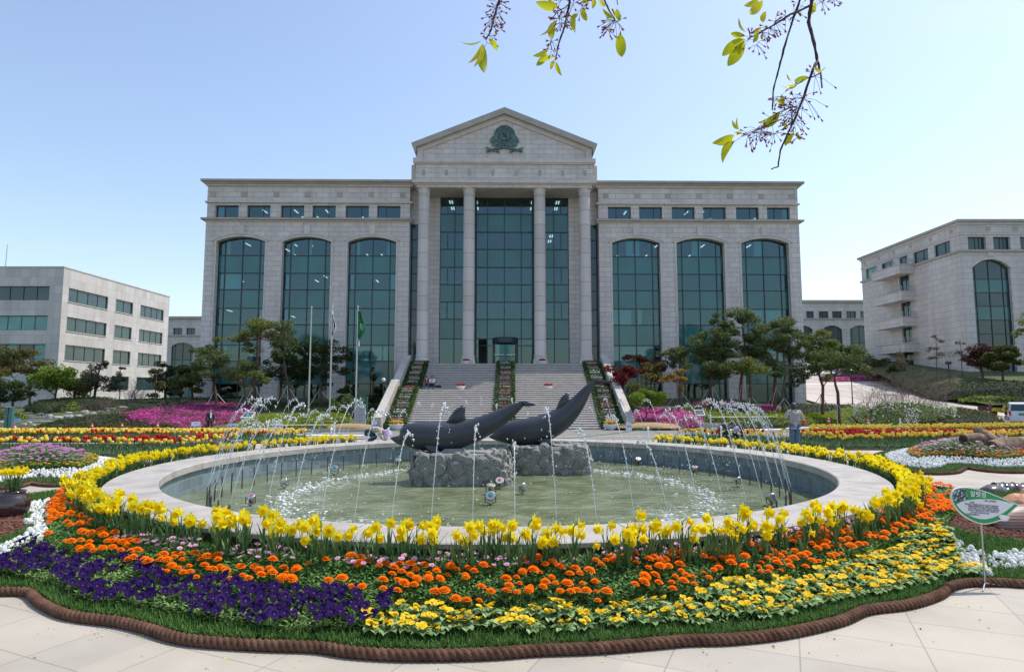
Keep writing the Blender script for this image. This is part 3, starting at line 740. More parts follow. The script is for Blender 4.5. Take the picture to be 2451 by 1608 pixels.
LB=thing('office_building','low white panel-clad office block with ribbon windows at the left edge','building',(LX,LY,0))
zLR=zat(640,LY);mb=MB();tr=MB()
def u2x(u,Y,v=780):a,y,c=_r(u,v);return a/y*Y-LX
def u2yside(u,v,X):
 a,y,c=_r(u,v);return X*y/a-LY
fz=[(zat(687,70.5),zat(720,70.5)),(zat(756.5,70.5),zat(790.7,70.5)),(zat(824,70.5),zat(861,70.5))]
fz.append((fz[2][0]-3.35,fz[2][1]-3.35))
sideY=[(1.0,8.0),(9.6,13.2),(14.9,20.6)]
holes=[rect(a,b_,z1,z0)for z0,z1 in fz[:3]for a,b_ in sideY]+[rect(a,b_,fz[3][1],fz[3][0])for a,b_ in sideY[1:]]
wall_h(mb,rect(.35,22,-.5,zLR),holes,-.35,0,axis='x')
front=[(-12,-1.35)]
fr_=[(u2x(16,LY),u2x(130,LY)),(u2x(9,LY),u2x(124,LY)),(u2x(4,LY),u2x(119,LY))]
fr_=[(-7.7,-1.5)]*3
holes=[rect(a,b_,z1,z0)for(z0,z1),(a,b_)in zip(fz,fr_)]+[rect(-17.7,-10.2,z1,z0)for z0,z1 in fz[:3]]
wall_h(mb,rect(-24,0,-.5,zLR),holes,0,.35)
mb.box(-24,-.36,21.6,22,-.5,zLR);mb.box(-24,-.36,.36,21.6,zLR-.5,zLR-.3)
mb.build('wall',M['stone_white'],LB,local=True)
tr.box(-24.05,.05,-.05,.3,zLR,zLR+.12);tr.box(-.3,.05,.3,22.05,zLR,zLR+.12);tr.build('coping',M['stone_plain'],LB,local=True)
for i,(z0,z1)in enumerate(fz):
 for j,(a,b_)in enumerate(sideY):
  if i==3 and j==0:continue
  flat_window(LB,a,b_,z1,z0,-.22,vf=(.24,.5,.75)if b_-a>4 else(.5,),axis='x',blinds=[(.26,.98)]if(i,j)in((1,0),(2,0),(1,2),(2,2))else([(.5,1)]if j==2 else()))
 if i<3:
  flat_window(LB,fr_[i][0],fr_[i][1],z1,z0,.2,vf=(.25,.5,.75),blinds=[(.02,.98)]if i==1 else([(.3,.45),(.78,.98)]if i==2 else()))
  flat_window(LB,-17.7,-10.2,z1,z0,.2,vf=(.25,.5,.75))
sl_=MB()
for z0,z1 in fz[:3]:
 for a,b_ in sideY:sl_.box(-.02,.06,a-.1,b_+.1,z1-.09,z1)
sl_.build('sill',M['stone_plain'],LB,local=True)
LM=thing('lightning_mast','thin metal mast on the roof of the left office block','mast',(LX-8.4,LY+2.0,zLR))
q=MB();q.tube([(LX-8.4,LY+2,zLR),(LX-8.35,LY+2,zLR+3.2)],[.05,.03],6);q.build('mast_pole',M['metal'],LM)
# ------------------------------------------------------------------ right building
RX,RY=54.8,74.5
RB=thing('side_building','granite office wing with stacked balconies and one tall arched window at the right edge','building',(RX,RY,0))
zr_=lambda v:zat(v,RY)
ZRT=zC1;zc1=ZRT;zc0=zr_(538);za1=zr_(567);za0=zr_(597);zlg1=zr_(598);zlg0=zr_(603)
GB=2.0
mb=MB();tr=MB()
fx=[(1.0,3.2),(4.1,6.2),(7.4,9.5),(10.6,12.7)]
wall_h(mb,rect(.42,24,zlg1,zc0),[rect(a,b_,za0,za1)for a,b_ in fx],0,.6)
ac,ah=3.6,2.3;azs,aza=zr_(641),zr_(630);aza=azs+1.05
o_=[(.0+.42,GB),(.42,zlg0),(24,zlg0),(24,GB),(ac+7.2+ah,GB)]+[(p+7.2,q)for p,q in arc_pts(ac,ah,azs,aza)[::-1]]+[(ac+7.2-ah,GB),(ac+ah,GB)]+arc_pts(ac,ah,azs,aza)[::-1]+[(ac-ah,GB)]
mb.prism(o_,0,.6)
sy=[(1.7,4.6),(5.8,8.8),(10.1,12.0),(13.3,16.1),(17.3,20.2)]
dz=3.52
dz_l=[(za0-3.3-dz*k,za0-.95-dz*k)for k in range(4)]
YS=21.4
holes=[rect(a,b_,za0,za1)for a,b_ in sy]
wall_h(mb,rect(0,YS,zlg1,zc0),holes,0,.42,axis='x')
holes=[rect(10.0,12.1,za0-dz*(k+1)+.1,za0-dz*(k+1)+2.45)for k in range(4)]
wall_h(mb,rect(0,YS,GB,zlg0),holes,0,.42,axis='x')
mb.box(.42,24,YS-.4,YS,GB,zc0);mb.box(.42,24,.6,YS-.4,zc1-.7,zc1-.5)
mb.build('wall',M['stone_big'],RB,local=True)
def ring2(z0,z1,p,m=0):tr.box(-p,24,-p,.6,z0,z1,m);tr.box(-p,.4,.6,YS+p,z0,z1,m)
ring2(zc0,zc0+(zc1-zc0)*.5,.15);ring2(zc0+(zc1-zc0)*.5,zc1,.4,1);ring2(zlg0,zlg1,.22,1);ring2(za1+.25,za1+.4,.1)
a,b_=arc_ring(ac,ah,azs,aza,.34)
tr.prism([(p,q)for p,q in a]+[(p,q)for p,q in b_[::-1]],-.07,0)
tr.prism([(ac-.3,aza+.35),(ac+.3,aza+.35),(ac+.38,aza+1.1),(ac-.38,aza+1.1)],-.13,0)
for xb in(3.6,6.9,10.2):tr.box(xb-.28,xb+.28,-.03,0,zr_(552),zr_(544),1)
for yb in(1.4,5.2,9.3,13,16.7,20.4):tr.box(-.03,0,yb-.28,yb+.28,zr_(552),zr_(544),1)
tr.build('mouldings',[M['stone_plain'],M['stone_dark']],RB,local=True)
for a,b_ in fx:flat_window(RB,a,b_,za0,za1,.35,vf=(.5,.72))
for i,(a,b_)in enumerate(sy):flat_window(RB,a,b_,za0,za1,.2,vf=(.4,),axis='x',blinds=[(.1,.5),(.6,.95)]if i==4 else())
rr=[zr_(v)for v in(667,699,732,765,798,830)]
for off in(0,7.2):arched_window(RB,ac+off,ah,azs,aza,GB,rr,'vsvsvvv',y=.35,vf=(.12,.48,.84),dark=True)
bal=MB();rail=MB()
for k in range(4):
 z=za0-dz*(k+1)-.0;
for k in range(4):
 zb=za0-dz*k-.15
 if k==0:zb=zlg0+.35
 bo=MB();bo.box(-2.0,-.001,8.7,15.4,zb-1.25,zb-.05);bo.box(-2.08,-.001,8.62,15.48,zb-.05,zb+.03)
 bb=bo.build('balcony',M['stone_big'],RB,local=True)
 rl=MB()
 for zz_ in(.35,.7):
  rl.tube([(-1.9,8.8,zb+zz_),(-1.9,11.4,zb+zz_)],.03,5);rl.tube([(-1.9,8.8,zb+zz_),(0,8.8,zb+zz_)],.03,5);rl.tube([(-1.9,13.6,zb+zz_),(-1.9,15.3,zb+zz_)],.03,5)
 for(a,b_)in((-1.9,8.8),(-1.9,10.1),(-1.9,11.4),(-1.9,13.6),(-1.9,15.3),(-1,8.8)):rl.tube([(a,b_,zb),(a,b_,zb+.72)],.03,5)
 rl.build('railing',M['metal'],bb,local=True)
 flat_window(RB,10.0,12.1,za0-dz*(k+1)+.1,za0-dz*(k+1)+2.45,.2,vf=(.45,),axis='x',name='balcony_door',hf=(.75,))
def far_building(name,label,Y,u0,u1,vr,attic,arches,va,vb,vs_,vt,vbt):
 x0=(u0-CX)/F*Y;x1=(u1-CX)/F*Y
 fb=thing(name,label,'building',(x0,Y,0));zR=zat(vr,Y);w_=x1-x0
 X=lambda u:(u-CX)/F*Y/.99-x0
 out=rect(0,w_,0,zR);hs=[rect(X(a),X(b_),zat(vb,Y),zat(va,Y))for a,b_ in attic]
 mb=MB()
 ar=[]
 for a,b_ in arches:
  c=(X(a)+X(b_))/2;h=(X(b_)-X(a))/2;ar.append((c,h))
  hs.append([(c-h,1.0)]+arc_pts(c,h,zat(vs_,Y),zat(vt,Y),10)+[(c+h,1.0)])
 wall_h(mb,out,hs,0,.6);mb.box(0,w_,.6,15,zR-.6,zR-.2);mb.build('wall',M['stone_big'],fb,local=True)
 t=MB();t.box(-.4,w_+.4,-.4,.6,zR-.05,zR+.45);t.box(-.2,w_+.2,-.2,0,zat(vb+4,Y),zat(vb+1,Y));t.build('cornice',M['stone_dark'],fb,local=True)
 for a,b_ in attic:flat_window(fb,X(a),X(b_),zat(vb,Y),zat(va,Y),.3)
 for c,h in ar:arched_window(fb,c,h,zat(vs_,Y),zat(vt,Y),1.0,[zat(vs_,Y)-2.6*k for k in range(1,4)],'vsvs',y=.3,dark=True)
far_building('rear_building','distant granite building glimpsed between the left office block and the main building',120,360,500,763,[(392,406),(418,440),(450,471)],[(370,403),(416,468)],785,801,829,820,0)
far_building('rear_building','distant granite building glimpsed between the main building and the right wing',120,1880,2120,724,[(1898,1916),(1928,1946),(1958,1981),(1990,2013),(2024,2047),(2057,2080)],[(1895,1942),(1963,2012),(2030,2078)],745,761,789,779,0)
# ------------------------------------------------------------------ flower-bed geometry
def segdist(P,pts):
 pts=np.asarray(pts,float);d=np.full(len(pts),1e9)
 for i in range(len(P)-1):
  a=np.array(P[i]);b=np.array(P[i+1]);ab=b-a;L=(ab**2).sum()+1e-12
  t=np.clip(((pts-a)@ab)/L,0,1);q=a+t[:,None]*ab;d=np.minimum(d,np.hypot(*(pts-q).T))
 return d
def smooth_line(P,k=6):
 out=[]
 n=len(P)
 for i in range(n-1):
  p0,p1,p2,p3=[Vector(P[max(0,min(n-1,j))])for j in(i-1,i,i+1,i+2)]
  for q in range(k):
   t=q/k;out.append(tuple(.5*((2*p1)+(p2-p0)*t+(2*p0-5*p1+4*p2-p3)*t*t+(-p0+3*p1-3*p2+p3)*t**3)))
 out.append(tuple(P[-1]));return out
def scatter(P,sp,jit=.9,zf=None,seed=1):
 """jittered grid points inside polygon P"""
 r=np.random.default_rng(seed);P=np.array(P);lo=P.min(0);hi=P.max(0)
 xs=np.arange(lo[0],hi[0],sp);ys=np.arange(lo[1],hi[1],sp*.87)
 g=np.array([(x+(sp/2 if j%2 else 0),y)for j,y in enumerate(ys)for x in xs])
 if not len(g):return g
 g=g+(r.random(g.shape)-.5)*sp*jit
 return g[inpoly(P,g)]
ROPE_PX=[(0,1411),(64,1413),(96,1437),(144,1461),(192,1472),(288,1484),(352,1499),(420,1520),(500,1531),(637,1539),(760,1543),(843,1555),(966,1562),(1100,1561),(1200,1557),(1292,1550),(1429,1545),(1566,1534),(1648,1527),(1750,1524),(1880,1510),(2010,1481),(2075,1455),(2173,1442),(2245,1420),(2277,1399),(2320,1390),(2400,1390),(2451,1393)]
rope=[gz(u,v,.055)for u,v in ROPE_PX]
rope=[(rope[0][0]-1.6,rope[0][1]+.55),(rope[0][0]-.7,rope[0][1]+.1)]+rope+[(rope[-1][0]+.5,rope[-1][1]+.0),(rope[-1][0]+1.6,rope[-1][1]+.5)]
rope=smooth_line(rope,6)
rp_np=np.array(rope)
BKL=[gz(150,1180,.1),gz(134,1189,.1),gz(42,1205,.08),gz(-60,1215,.08),gz(-200,1230,.05)];BKR=[gz(2230,1166,.1),gz(2290,1190,.08),gz(2460,1197,.05),gz(2750,1203,.05)]
def bt(pts):
 d=np.minimum(segdist(rope[::3],pts)/1.3,np.minimum(segdist(BKL,pts),segdist(BKR,pts))/1.1+.12);t=np.clip(d,0,1);return t*t*(3-2*t)
def zbed(x,y):
 return .04+.26*float(bt([(x,y)])[0])
def zbeds(pts):
 return .04+.26*bt(pts)
def bedpx(pts,up=.08):
 """photo outline -> outline on the mounded bed"""
 out=[]
 for u,v in pts:
  z=.25
  for _ in range(5):x,y=gz(u,v,z+up);z=zbed(x,y)
  out.append((x,y))
 return out
def ropem():
 m=flat('coir_rope',(.125,.067,.045),.95,.4,8,bump=.8,bscale=90,spec=.1);return m
M['rope']=ropem()
def make_rope(name,path,R,label,z0=.0,hf=None):
 """three-strand twisted rope swept along a path"""
 P=[Vector((x,y,(hf(x,y)if hf else 0)+z0+R*.85))for x,y in path]
 L=[0]
 for i in range(1,len(P)):L.append(L[-1]+(P[i]-P[i-1]).length)
 st=R*.24;N=int(L[-1]/st);Q=[];j=0
 for i in range(N+1):
  s=L[-1]*i/N
  while j<len(L)-2 and L[j+1]<s:j+=1
  t=(s-L[j])/max(1e-9,L[j+1]-L[j]);Q.append(P[j].lerp(P[j+1],t))
 mb=MB();nr=22;vs=[]
 pitch=R*3.6
 for i,p in enumerate(Q):
  T=(Q[min(i+1,N)]-Q[max(i-1,0)]).normalized();A=Vector((-T.y,T.x,0)).normalized();Bv=T.cross(A);ph=i*L[-1]/N/pitch*2*PI
  for k in range(nr):
   a=2*PI*k/nr;c=abs(math.cos((a*1.0-ph)*1.5));r=R*(.60+.44*c**.6)*(1+.02*math.sin(i*1.7+k))
   vs.append(p+A*r*math.cos(a)+Bv*r*math.sin(a))
 mb.add(vs,[(i*nr+k,i*nr+(k+1)%nr,(i+1)*nr+(k+1)%nr,(i+1)*nr+k)for i in range(N)for k in range(nr)],0,True)
 o=mb.build(name,M['rope'],fix=False);tag(o,label,'rope');return o
make_rope('coir_rope',rope,.047,'thick twisted brown coir rope edging the front flower bed by the pool')
back_l=[gz(170,1163,.2),gz(134,1189,.1),gz(42,1205,.08),gz(-60,1215,.08),gz(-200,1230,.05)]
back_r=[gz(2200,1150,.2),gz(2277,1176,.1),gz(2295,1194,.08),gz(2460,1200,.05),gz(2750,1206,.05)]
ang=lambda p:math.atan2(p[1]-PC[1],p[0]-PC[0])
a0=ang(back_l[0]);a1=ang(back_r[0])
while a0>0:a0-=2*PI
arc_f=[(PC[0]+7.22*math.cos(a0+(a1-a0)*i/60),PC[1]+7.22*math.sin(a0+(a1-a0)*i/60))for i in range(61)]if a1>a0 else[]
bed_poly=[p for p in rope]+back_r[::-1]+arc_f[::-1]+back_l
M['soil']=flat('dark_soil',(.045,.032,.02),.95,.4,6,bump=.6,bscale=40)
M['mulch']=flat('bark_mulch_soil',(.10,.045,.028),.95,.5,12,bump=.8,bscale=60)
bo_=surf('flower_bed_soil',bed_poly,M['soil'],hv=zbeds,off=0,step=.22,kind='structure')
# ---- templates: list of (part name, verts, faces, material key)
def rotz(vs,a):c,s=math.cos(a),math.sin(a);return[(x*c-y*s,x*s+y*c,z)for x,y,z in vs]
def tf(vs,mt):return[tuple(mt@Vector(p))for p in vs]
def cat(parts):
 V=[];Fs=[]
 for vs,fs in parts:
  n=len(V);V+=vs;Fs+=[tuple(n+i for i in f)for f in fs]
 return V,Fs
def petal(L,W,up=.0,curl=.0,tip=.5,z0=0,r0=.0):
 vs=[(r0,0,z0),(r0+L*.45,-W/2,z0+up*.5),(r0+L*.5,0,z0+up*.45),(r0+L*.45,W/2,z0+up*.5),(r0+L*.8,-W*tip*.5,z0+up*.85),(r0+L*.8,W*tip*.5,z0+up*.85),(r0+L,0,z0+up-curl)]
 return vs,[(0,1,2),(0,2,3),(1,4,2),(2,4,6),(2,6,5),(2,5,3)]
def strap(L,W,lean,n=4,twist=0,w1=.25):
 """strap leaf standing from the origin, leaning along +x"""
 vs=[];fs=[]
 for i in range(n+1):
  t=i/n;a=lean*t;x=L*(t*math.sin(a*.7));z=L*t*math.cos(a*.7)
  w_=W*(1-(1-w1)*t**3)*(.15 if i==n else 1);vs+=[(x,-w_/2,z),(x,w_/2,z)]
 fs=[(2*i,2*i+1,2*i+3,2*i+2)for i in range(n)]
 return rotz(vs,twist),fs
def dome(r,h,n=8,m=3,bump=0,z0=0,seed=0):
 rr_=random.Random(seed);vs=[(0,0,z0+h)];fs=[]
 for j in range(1,m+1):
  t=j/m*PI/2
  for i in range(n):
   a=2*PI*i/n;k=1+bump*(rr_.random()-.5)*2;vs.append((r*math.sin(t)*math.cos(a)*k,r*math.sin(t)*math.sin(a)*k,z0+h*math.cos(t)*k))
 for i in range(n):fs.append((0,1+i,1+(i+1)%n))
 for j in range(m-1):
  for i in range(n):fs.append((1+j*n+i,1+(j+1)*n+i,1+(j+1)*n+(i+1)%n,1+j*n+(i+1)%n))
 return vs,fs
def tubeT(pts,rad,n=4):
 mb=MB();mb.tube(pts,rad,n,cap=False);return mb.v,mb.f
def daffodil(seed,h=.36,s=1.0):
 rr_=random.Random(seed);yaw=rr_.uniform(-1,1)
 lv=[strap(h*rr_.uniform(.7,1.02),.022,rr_.uniform(.1,.7),4,rr_.uniform(0,6.28))for _ in range(5)]
 tiltv=rr_.uniform(-.15,.45)
 tip=Vector((0,-.045,h))
 stem=tubeT([(0,0,0),(0,.004,h*.6),(0,-.005,h*.96),(0,-.03,h+.01),tip],.005,4)
 V0,F0=cat(lv+[stem])
 mt=Matrix.Translation(tip)@Matrix.Rotation(PI/2+tiltv,4,'X')
 ps=[]
 for k in range(6):v_,f_=petal(.062*s,.038*s,up=.006 if k%2 else .014,curl=.006,r0=.004);ps.append((rotz(v_,k*PI/3+.2),f_))
 V1,F1=cat(ps);V1=tf(V1,mt)
 n=10;vs=[]
 for r_,z_ in((.012,0),(.019,.015),(.022,.034),(.032,.05)):
  for i in range(n):w_=1+(.12 if(i%2 and r_>.03)else 0);vs.append((r_*s*w_*math.cos(2*PI*i/n),r_*s*w_*math.sin(2*PI*i/n),z_*s))
 fs=[(j*n+i,j*n+(i+1)%n,(j+1)*n+(i+1)%n,(j+1)*n+i)for j in range(3)for i in range(n)]+[tuple(range(n))]
 V2=tf(vs,mt)
 return[('daffodil',V0,F0,'daf_leaf'),('petals',V1,F1,'daf_petal'),('trumpet',V2,fs,'daf_trumpet')]
def marigold(seed):
 rr_=random.Random(seed);h=rr_.uniform(.06,.10)
 lv=[]
 for _ in range(7):v_,f_=petal(.055,.018,up=.02,curl=.01,r0=.006);lv.append((rotz([(x,y,z+h*.45*rr_.random())for x,y,z in v_],rr_.uniform(0,6.28)),f_))
 V0,F0=cat(lv+[tubeT([(0,0,0),(0,0,h)],.004)])
 ps=[];mt=Matrix.Translation((0,0,h))@Matrix.Rotation(rr_.uniform(0,.4),4,'X')@Matrix.Rotation(rr_.uniform(-.3,.3),4,'Y')
 for ring,(n,r0,L,W,z,up)in enumerate(((15,.012,.034,.016,.0,.002),(13,.008,.028,.014,.006,.008),(10,.004,.02,.012,.011,.011),(7,.0,.012,.009,.016,.008))):
  for k in range(n):v_,f_=petal(L,W,up=up,curl=.003,tip=.9,z0=z,r0=r0);ps.append((rotz(v_,2*PI*k/n+ring*.3+rr_.uniform(-.1,.1)),f_))
 V1,F1=cat(ps)
 return[('marigold',V0,F0,'green_mid'),('blossom',tf(V1,mt),F1,'orange')]
def petunia(seed):
 rr_=random.Random(seed);h=rr_.uniform(.05,.11);lv=[]
 for _ in range(6):v_,f_=petal(.06,.03,up=.03,curl=.01);lv.append((rotz([(x,y,z+.05*rr_.random())for x,y,z in v_],rr_.uniform(0,6.28)),f_))
 V0,F0=cat(lv+[tubeT([(0,0,0),(0,0,h)],.004)]);mt=Matrix.Translation((0,0,h))@Matrix.Rotation(rr_.uniform(.1,.9),4,'X')
 n=20;vs=[]
 for r_,z_ in((.006,-.02),(.012,0),(.03,.012),(.048,.012)):
  for i in range(n):
   a=2*PI*i/n;lob=1+(.10*math.cos(5*a)if r_>.02 else 0);vs.append((r_*lob*math.cos(a),r_*lob*math.sin(a),z_+(.006*math.sin(10*a+seed)if r_>.04 else 0)))
 fs=[(j*n+i,j*n+(i+1)%n,(j+1)*n+(i+1)%n,(j+1)*n+i)for j in range(3)for i in range(n)]
 tv=[(.0,0,.004)]+[(.011*math.cos(2*PI*i/8),.011*math.sin(2*PI*i/8),.006)for i in range(8)]
 return[('petunia',V0,F0,'green_light'),('blossom',tf(vs,mt),fs,'purple'),('throat',tf(tv,mt),[(0,1+i,1+(i+1)%8)for i in range(8)],'purple_dark')]
def primrose(seed):
 rr_=random.Random(seed);lv=[]
 for k in range(9):
  L=rr_.uniform(.085,.125);W=L*.5;vs=[]
  for i,(t,w_)in enumerate(((0,.15),(.3,.7),(.6,1),(.85,.8),(1,.2))):
   z=.05*math.sin(t*2.3)+.01;vs+=[(L*t,-W*w_/2,z+.008),(L*t,0,z-.003),(L*t,W*w_/2,z+.008)]
  fs=[(3*i+j,3*i+j+1,3*i+4+j,3*i+3+j)for i in range(4)for j in range(2)]
  lv.append((rotz(vs,2*PI*k/9+rr_.uniform(-.3,.3)),fs))
 V0,F0=cat(lv);out=[('primrose',V0,F0,'prim_leaf')];ps=[];ey_=[]
 for k in range(rr_.choice((7,9,12))):
  a=rr_.uniform(0,6.28);d=rr_.uniform(.012,.065);cx_,cy_,cz_=d*math.cos(a),d*math.sin(a),.095+rr_.uniform(-.01,.012)
  mt=Matrix.Translation((cx_,cy_,cz_))@Matrix.Rotation(rr_.uniform(0,.7),4,'X')@Matrix.Rotation(rr_.uniform(-.6,.6),4,'Y')
  for q in range(5):v_,f_=petal(.023,.022,up=.004,curl=.002,tip=.95);ps.append((tf(rotz(v_,q*2*PI/5),mt),f_))
  ey_.append((tf([(.004*math.cos(i*1.26),.004*math.sin(i*1.26),.004)for i in range(5)],mt),[tuple(range(5))]))
 V1,F1=cat(ps);V2,F2=cat(ey_)
 return out+[('blossoms',V1,F1,'prim_yellow'),('flower_eyes',V2,F2,'orange')]
def daisy(seed,matk='pink',s=1.0,h0=.05,h1=.1):
 rr_=random.Random(seed);h=rr_.uniform(h0,h1)
 V0,F0=cat([tubeT([(0,0,0),(0,0,h)],.003)]+[(rotz(*(lambda q:(q[0],rr_.uniform(0,6)))(petal(.03,.01,up=.02))),petal(.03,.01)[1])for _ in range(4)])
 mt=Matrix.Translation((0,0,h))@Matrix.Rotation(rr_.uniform(0,.6),4,'X')@Matrix.Rotation(rr_.uniform(-.3,.3),4,'Y');ps=[]
 for k in range(10):v_,f_=petal(.024*s,.011*s,up=.003,r0=.004,tip=.8);ps.append((rotz(v_,2*PI*k/10),f_))
 V1,F1=cat(ps);vd,fd=dome(.008*s,.005,6,2,z0=.002)
 return[('daisy',V0,F0,'green_mid'),('petals',tf(V1,mt),F1,matk),('flower_centre',tf(vd,mt),fd,'daisy_centre')]
def tulip(seed,matk,h=.42):
 rr_=random.Random(seed);h*=rr_.uniform(.85,1.08)
 V0,F0=cat([strap(h*rr_.uniform(.55,.8),.04,rr_.uniform(.2,.8),4,rr_.uniform(0,6.28))for _ in range(4)]+[tubeT([(0,0,0),(.01,0,h)],.006)])
 n=6;vs=[]
 for r_,z_ in((.004,0),(.034,.018),(.04,.045),(.03,.085)):
  for i in range(n*2):a=2*PI*i/(2*n);zz_=z_+(-.014 if(i%2 and z_>.08)else 0);vs.append((.01+r_*math.cos(a),r_*math.sin(a),h+zz_))
 k=2*n;fs=[(j*k+i,j*k+(i+1)%k,(j+1)*k+(i+1)%k,(j+1)*k+i)for j in range(3)for i in range(k)]+[tuple(3*k+i for i in range(k))]
 return[('tulip',V0,F0,'tulip_leaf'),('blossom',vs,fs,matk)]
M['daf_leaf']=leafm('daffodil_leaf',[(.045,.10,.035),(.08,.165,.055),(.13,.22,.085)],.45,.2)
M['daf_petal']=leafm('daffodil_petal',[(.87,.70,.01),(.90,.79,.02),(.92,.84,.06)],.6,.4,.1)
M['daf_trumpet']=leafm('daffodil_trumpet',[(.88,.62,.0),(.90,.71,.005)],.6,.3,.12)
M['green_mid']=leafm('mid_green_leaf',[(.06,.14,.03),(.11,.24,.055),(.20,.36,.10)],.5,.25)
M['green_dark']=leafm('feathery_green_leaf',[(.06,.13,.035),(.11,.21,.06),(.18,.31,.10)],.5,.2)
M['green_light']=leafm('light_green_leaf',[(.10,.19,.045),(.20,.32,.09),(.30,.42,.15)],.5,.3)
M['grass']=leafm('grass_blade',[(.03,.09,.015),(.06,.16,.028),(.11,.24,.045),(.18,.28,.08)],.5,.3)
M['orange']=leafm('marigold_petal',[(.84,.13,.0),(.90,.20,.001),(.92,.29,.003)],.7,.3,.08)
M['purple']=leafm('petunia_petal',[(.010,.002,.035),(.02,.004,.07),(.035,.008,.11)],.6,.25,.1)
M['purple_dark']=leafm('petunia_throat',[(.012,.004,.04),(.02,.005,.05)],.6,0)
M['prim_leaf']=leafm('primrose_leaf',[(.14,.25,.08),(.24,.37,.14),(.35,.48,.22)],.55,.25)
M['prim_yellow']=leafm('primrose_petal',[(.84,.52,.005),(.88,.64,.02),(.90,.72,.08)],.6,.35,.12)
M['pink']=leafm('pink_daisy_petal',[(.62,.18,.42),(.75,.38,.58),(.82,.58,.70)],.5,.3)
M['magenta_daisy']=leafm('purple_daisy_petal',[(.16,.02,.15),(.28,.045,.25),(.42,.12,.38),(.52,.38,.54)],.5,.25)
M['daisy_centre']=leafm('daisy_centre',[(.45,.30,.08),(.35,.12,.2)],.7,0)
M['tulip_leaf']=leafm('tulip_leaf',[(.06,.14,.05),(.12,.22,.09),(.2,.3,.15)],.45,.25)
M['tulip_yellow']=leafm('yellow_tulip_petal',[(.84,.54,.02),(.88,.68,.08),(.90,.78,.20)],.45,.3)
M['tulip_red']=leafm('red_tulip_petal',[(.45,.006,.008),(.62,.012,.012),(.7,.03,.02)],.45,.3)
M['pansy_yellow']=leafm('yellow_pansy_petal',[(.80,.42,.01),(.84,.55,.02)],.5,.3)
M['white_fl']=leafm('alyssum_blossom',[(.60,.62,.58),(.74,.75,.73),(.82,.82,.80)],.7,.15)
def merged(name,tmpl,pts,zs,scale=(.85,1.15),seed=3,yaw=None,up=0.0,label=None,cat_=None,kind='stuff',parent=None):
 """many copies of a template baked into one mesh"""
 r=np.random.default_rng(seed);pts=np.asarray(pts);n=len(pts)
 if n==0:return None
 mats=[];Vs=[];F3=[];F4=[];FN={};off=0;m3=[];m4=[]
 S=r.uniform(*scale,n);A=r.uniform(0,2*PI,n)if yaw is None else yaw(r,pts)
 ca,sa=np.cos(A)*S,np.sin(A)*S
 for(pn,vs,fs,mk)in tmpl:
  if mk not in mats:mats.append(mk)
  mi=mats.index(mk);v=np.array(vs,float);k=len(v)
  X=v[None,:,0]*ca[:,None]-v[None,:,1]*sa[:,None]+pts[:,0,None]
  Y=v[None,:,0]*sa[:,None]+v[None,:,1]*ca[:,None]+pts[:,1,None]
  Z=v[None,:,2]*S[:,None]+np.asarray(zs)[:,None]+up
  Vs.append(np.stack([X,Y,Z],-1).reshape(-1,3));base_=off+np.arange(n)[:,None,None]*k
  tr=[];qd=[]
  for f in fs:
   if len(f)==3:tr.append(f)
   elif len(f)==4:qd.append(f)
   else:tr+=[(f[0],f[i],f[i+1])for i in range(1,len(f)-1)]
  if tr:a=(np.array(tr)[None]+base_).reshape(-1,3);F3.append(a);m3.append(np.full(len(a),mi))
  if qd:a=(np.array(qd)[None]+base_).reshape(-1,4);F4.append(a);m4.append(np.full(len(a),mi))
  off+=n*k
 Fc=[];mi=[]
 if F3:Fc.append(np.concatenate(F3));mi.append(np.concatenate(m3))
 if F4:Fc.append(np.concatenate(F4));mi.append(np.concatenate(m4))
 o=np_mesh(name,np.concatenate(Vs),Fc,[M[k]for k in mats],mi,parent=parent)
 if parent is None or kind=='stuff':tag(o,label,cat_,None,kind)
 return o
def plant(name,tmpls,pts,zs,label,cat_,group,cap=300,rest=None,yaw=None,scale=(.85,1.15),seed=4):
 """the nearest `cap` as individuals (thing > parts), the rest as one stuff object"""
 pts=np.asarray(pts);zs=np.asarray(zs)
 r=np.random.default_rng(seed);d=np.hypot(pts[:,0],pts[:,1]);order=np.argsort(d);near=order[:cap];far=order[cap:]
 proto=[]
 for tm in tmpls:
  objs=[]
  for i,(pn,vs,fs,mk)in enumerate(tm):
   me=bpy.data.meshes.new(pn if i else name);me.from_pydata([tuple(v)for v in vs],[],fs);me.materials.append(M[mk]);me.update()
   objs.append((pn,me))
  proto.append(objs)
 root0=None
 for j in near:
  objs=proto[int(r.integers(len(proto)))];root=bpy.data.objects.new(name,objs[0][1]);C.objects.link(root)
  root.location=(pts[j,0],pts[j,1],zs[j]);s=float(r.uniform(*scale));root.scale=(s,s,s)
  root.rotation_euler=(0,0,float(r.uniform(0,6.28))if yaw is None else float(yaw(r,pts[j:j+1])[0]));tag(root,label,cat_,group)
  for pn,me in objs[1:]:
   c=bpy.data.objects.new(pn,me);C.objects.link(c);c.parent=root
 if len(far):merged(rest or name+'_mass',tmpls[0],pts[far],zs[far],scale,seed,yaw,label=None,kind='stuff')
face_cam=lambda r,p:np.arctan2(-p[:,0]*0,np.ones(len(p)))+r.uniform(-1.5,1.5,len(p))
Lrope=rope
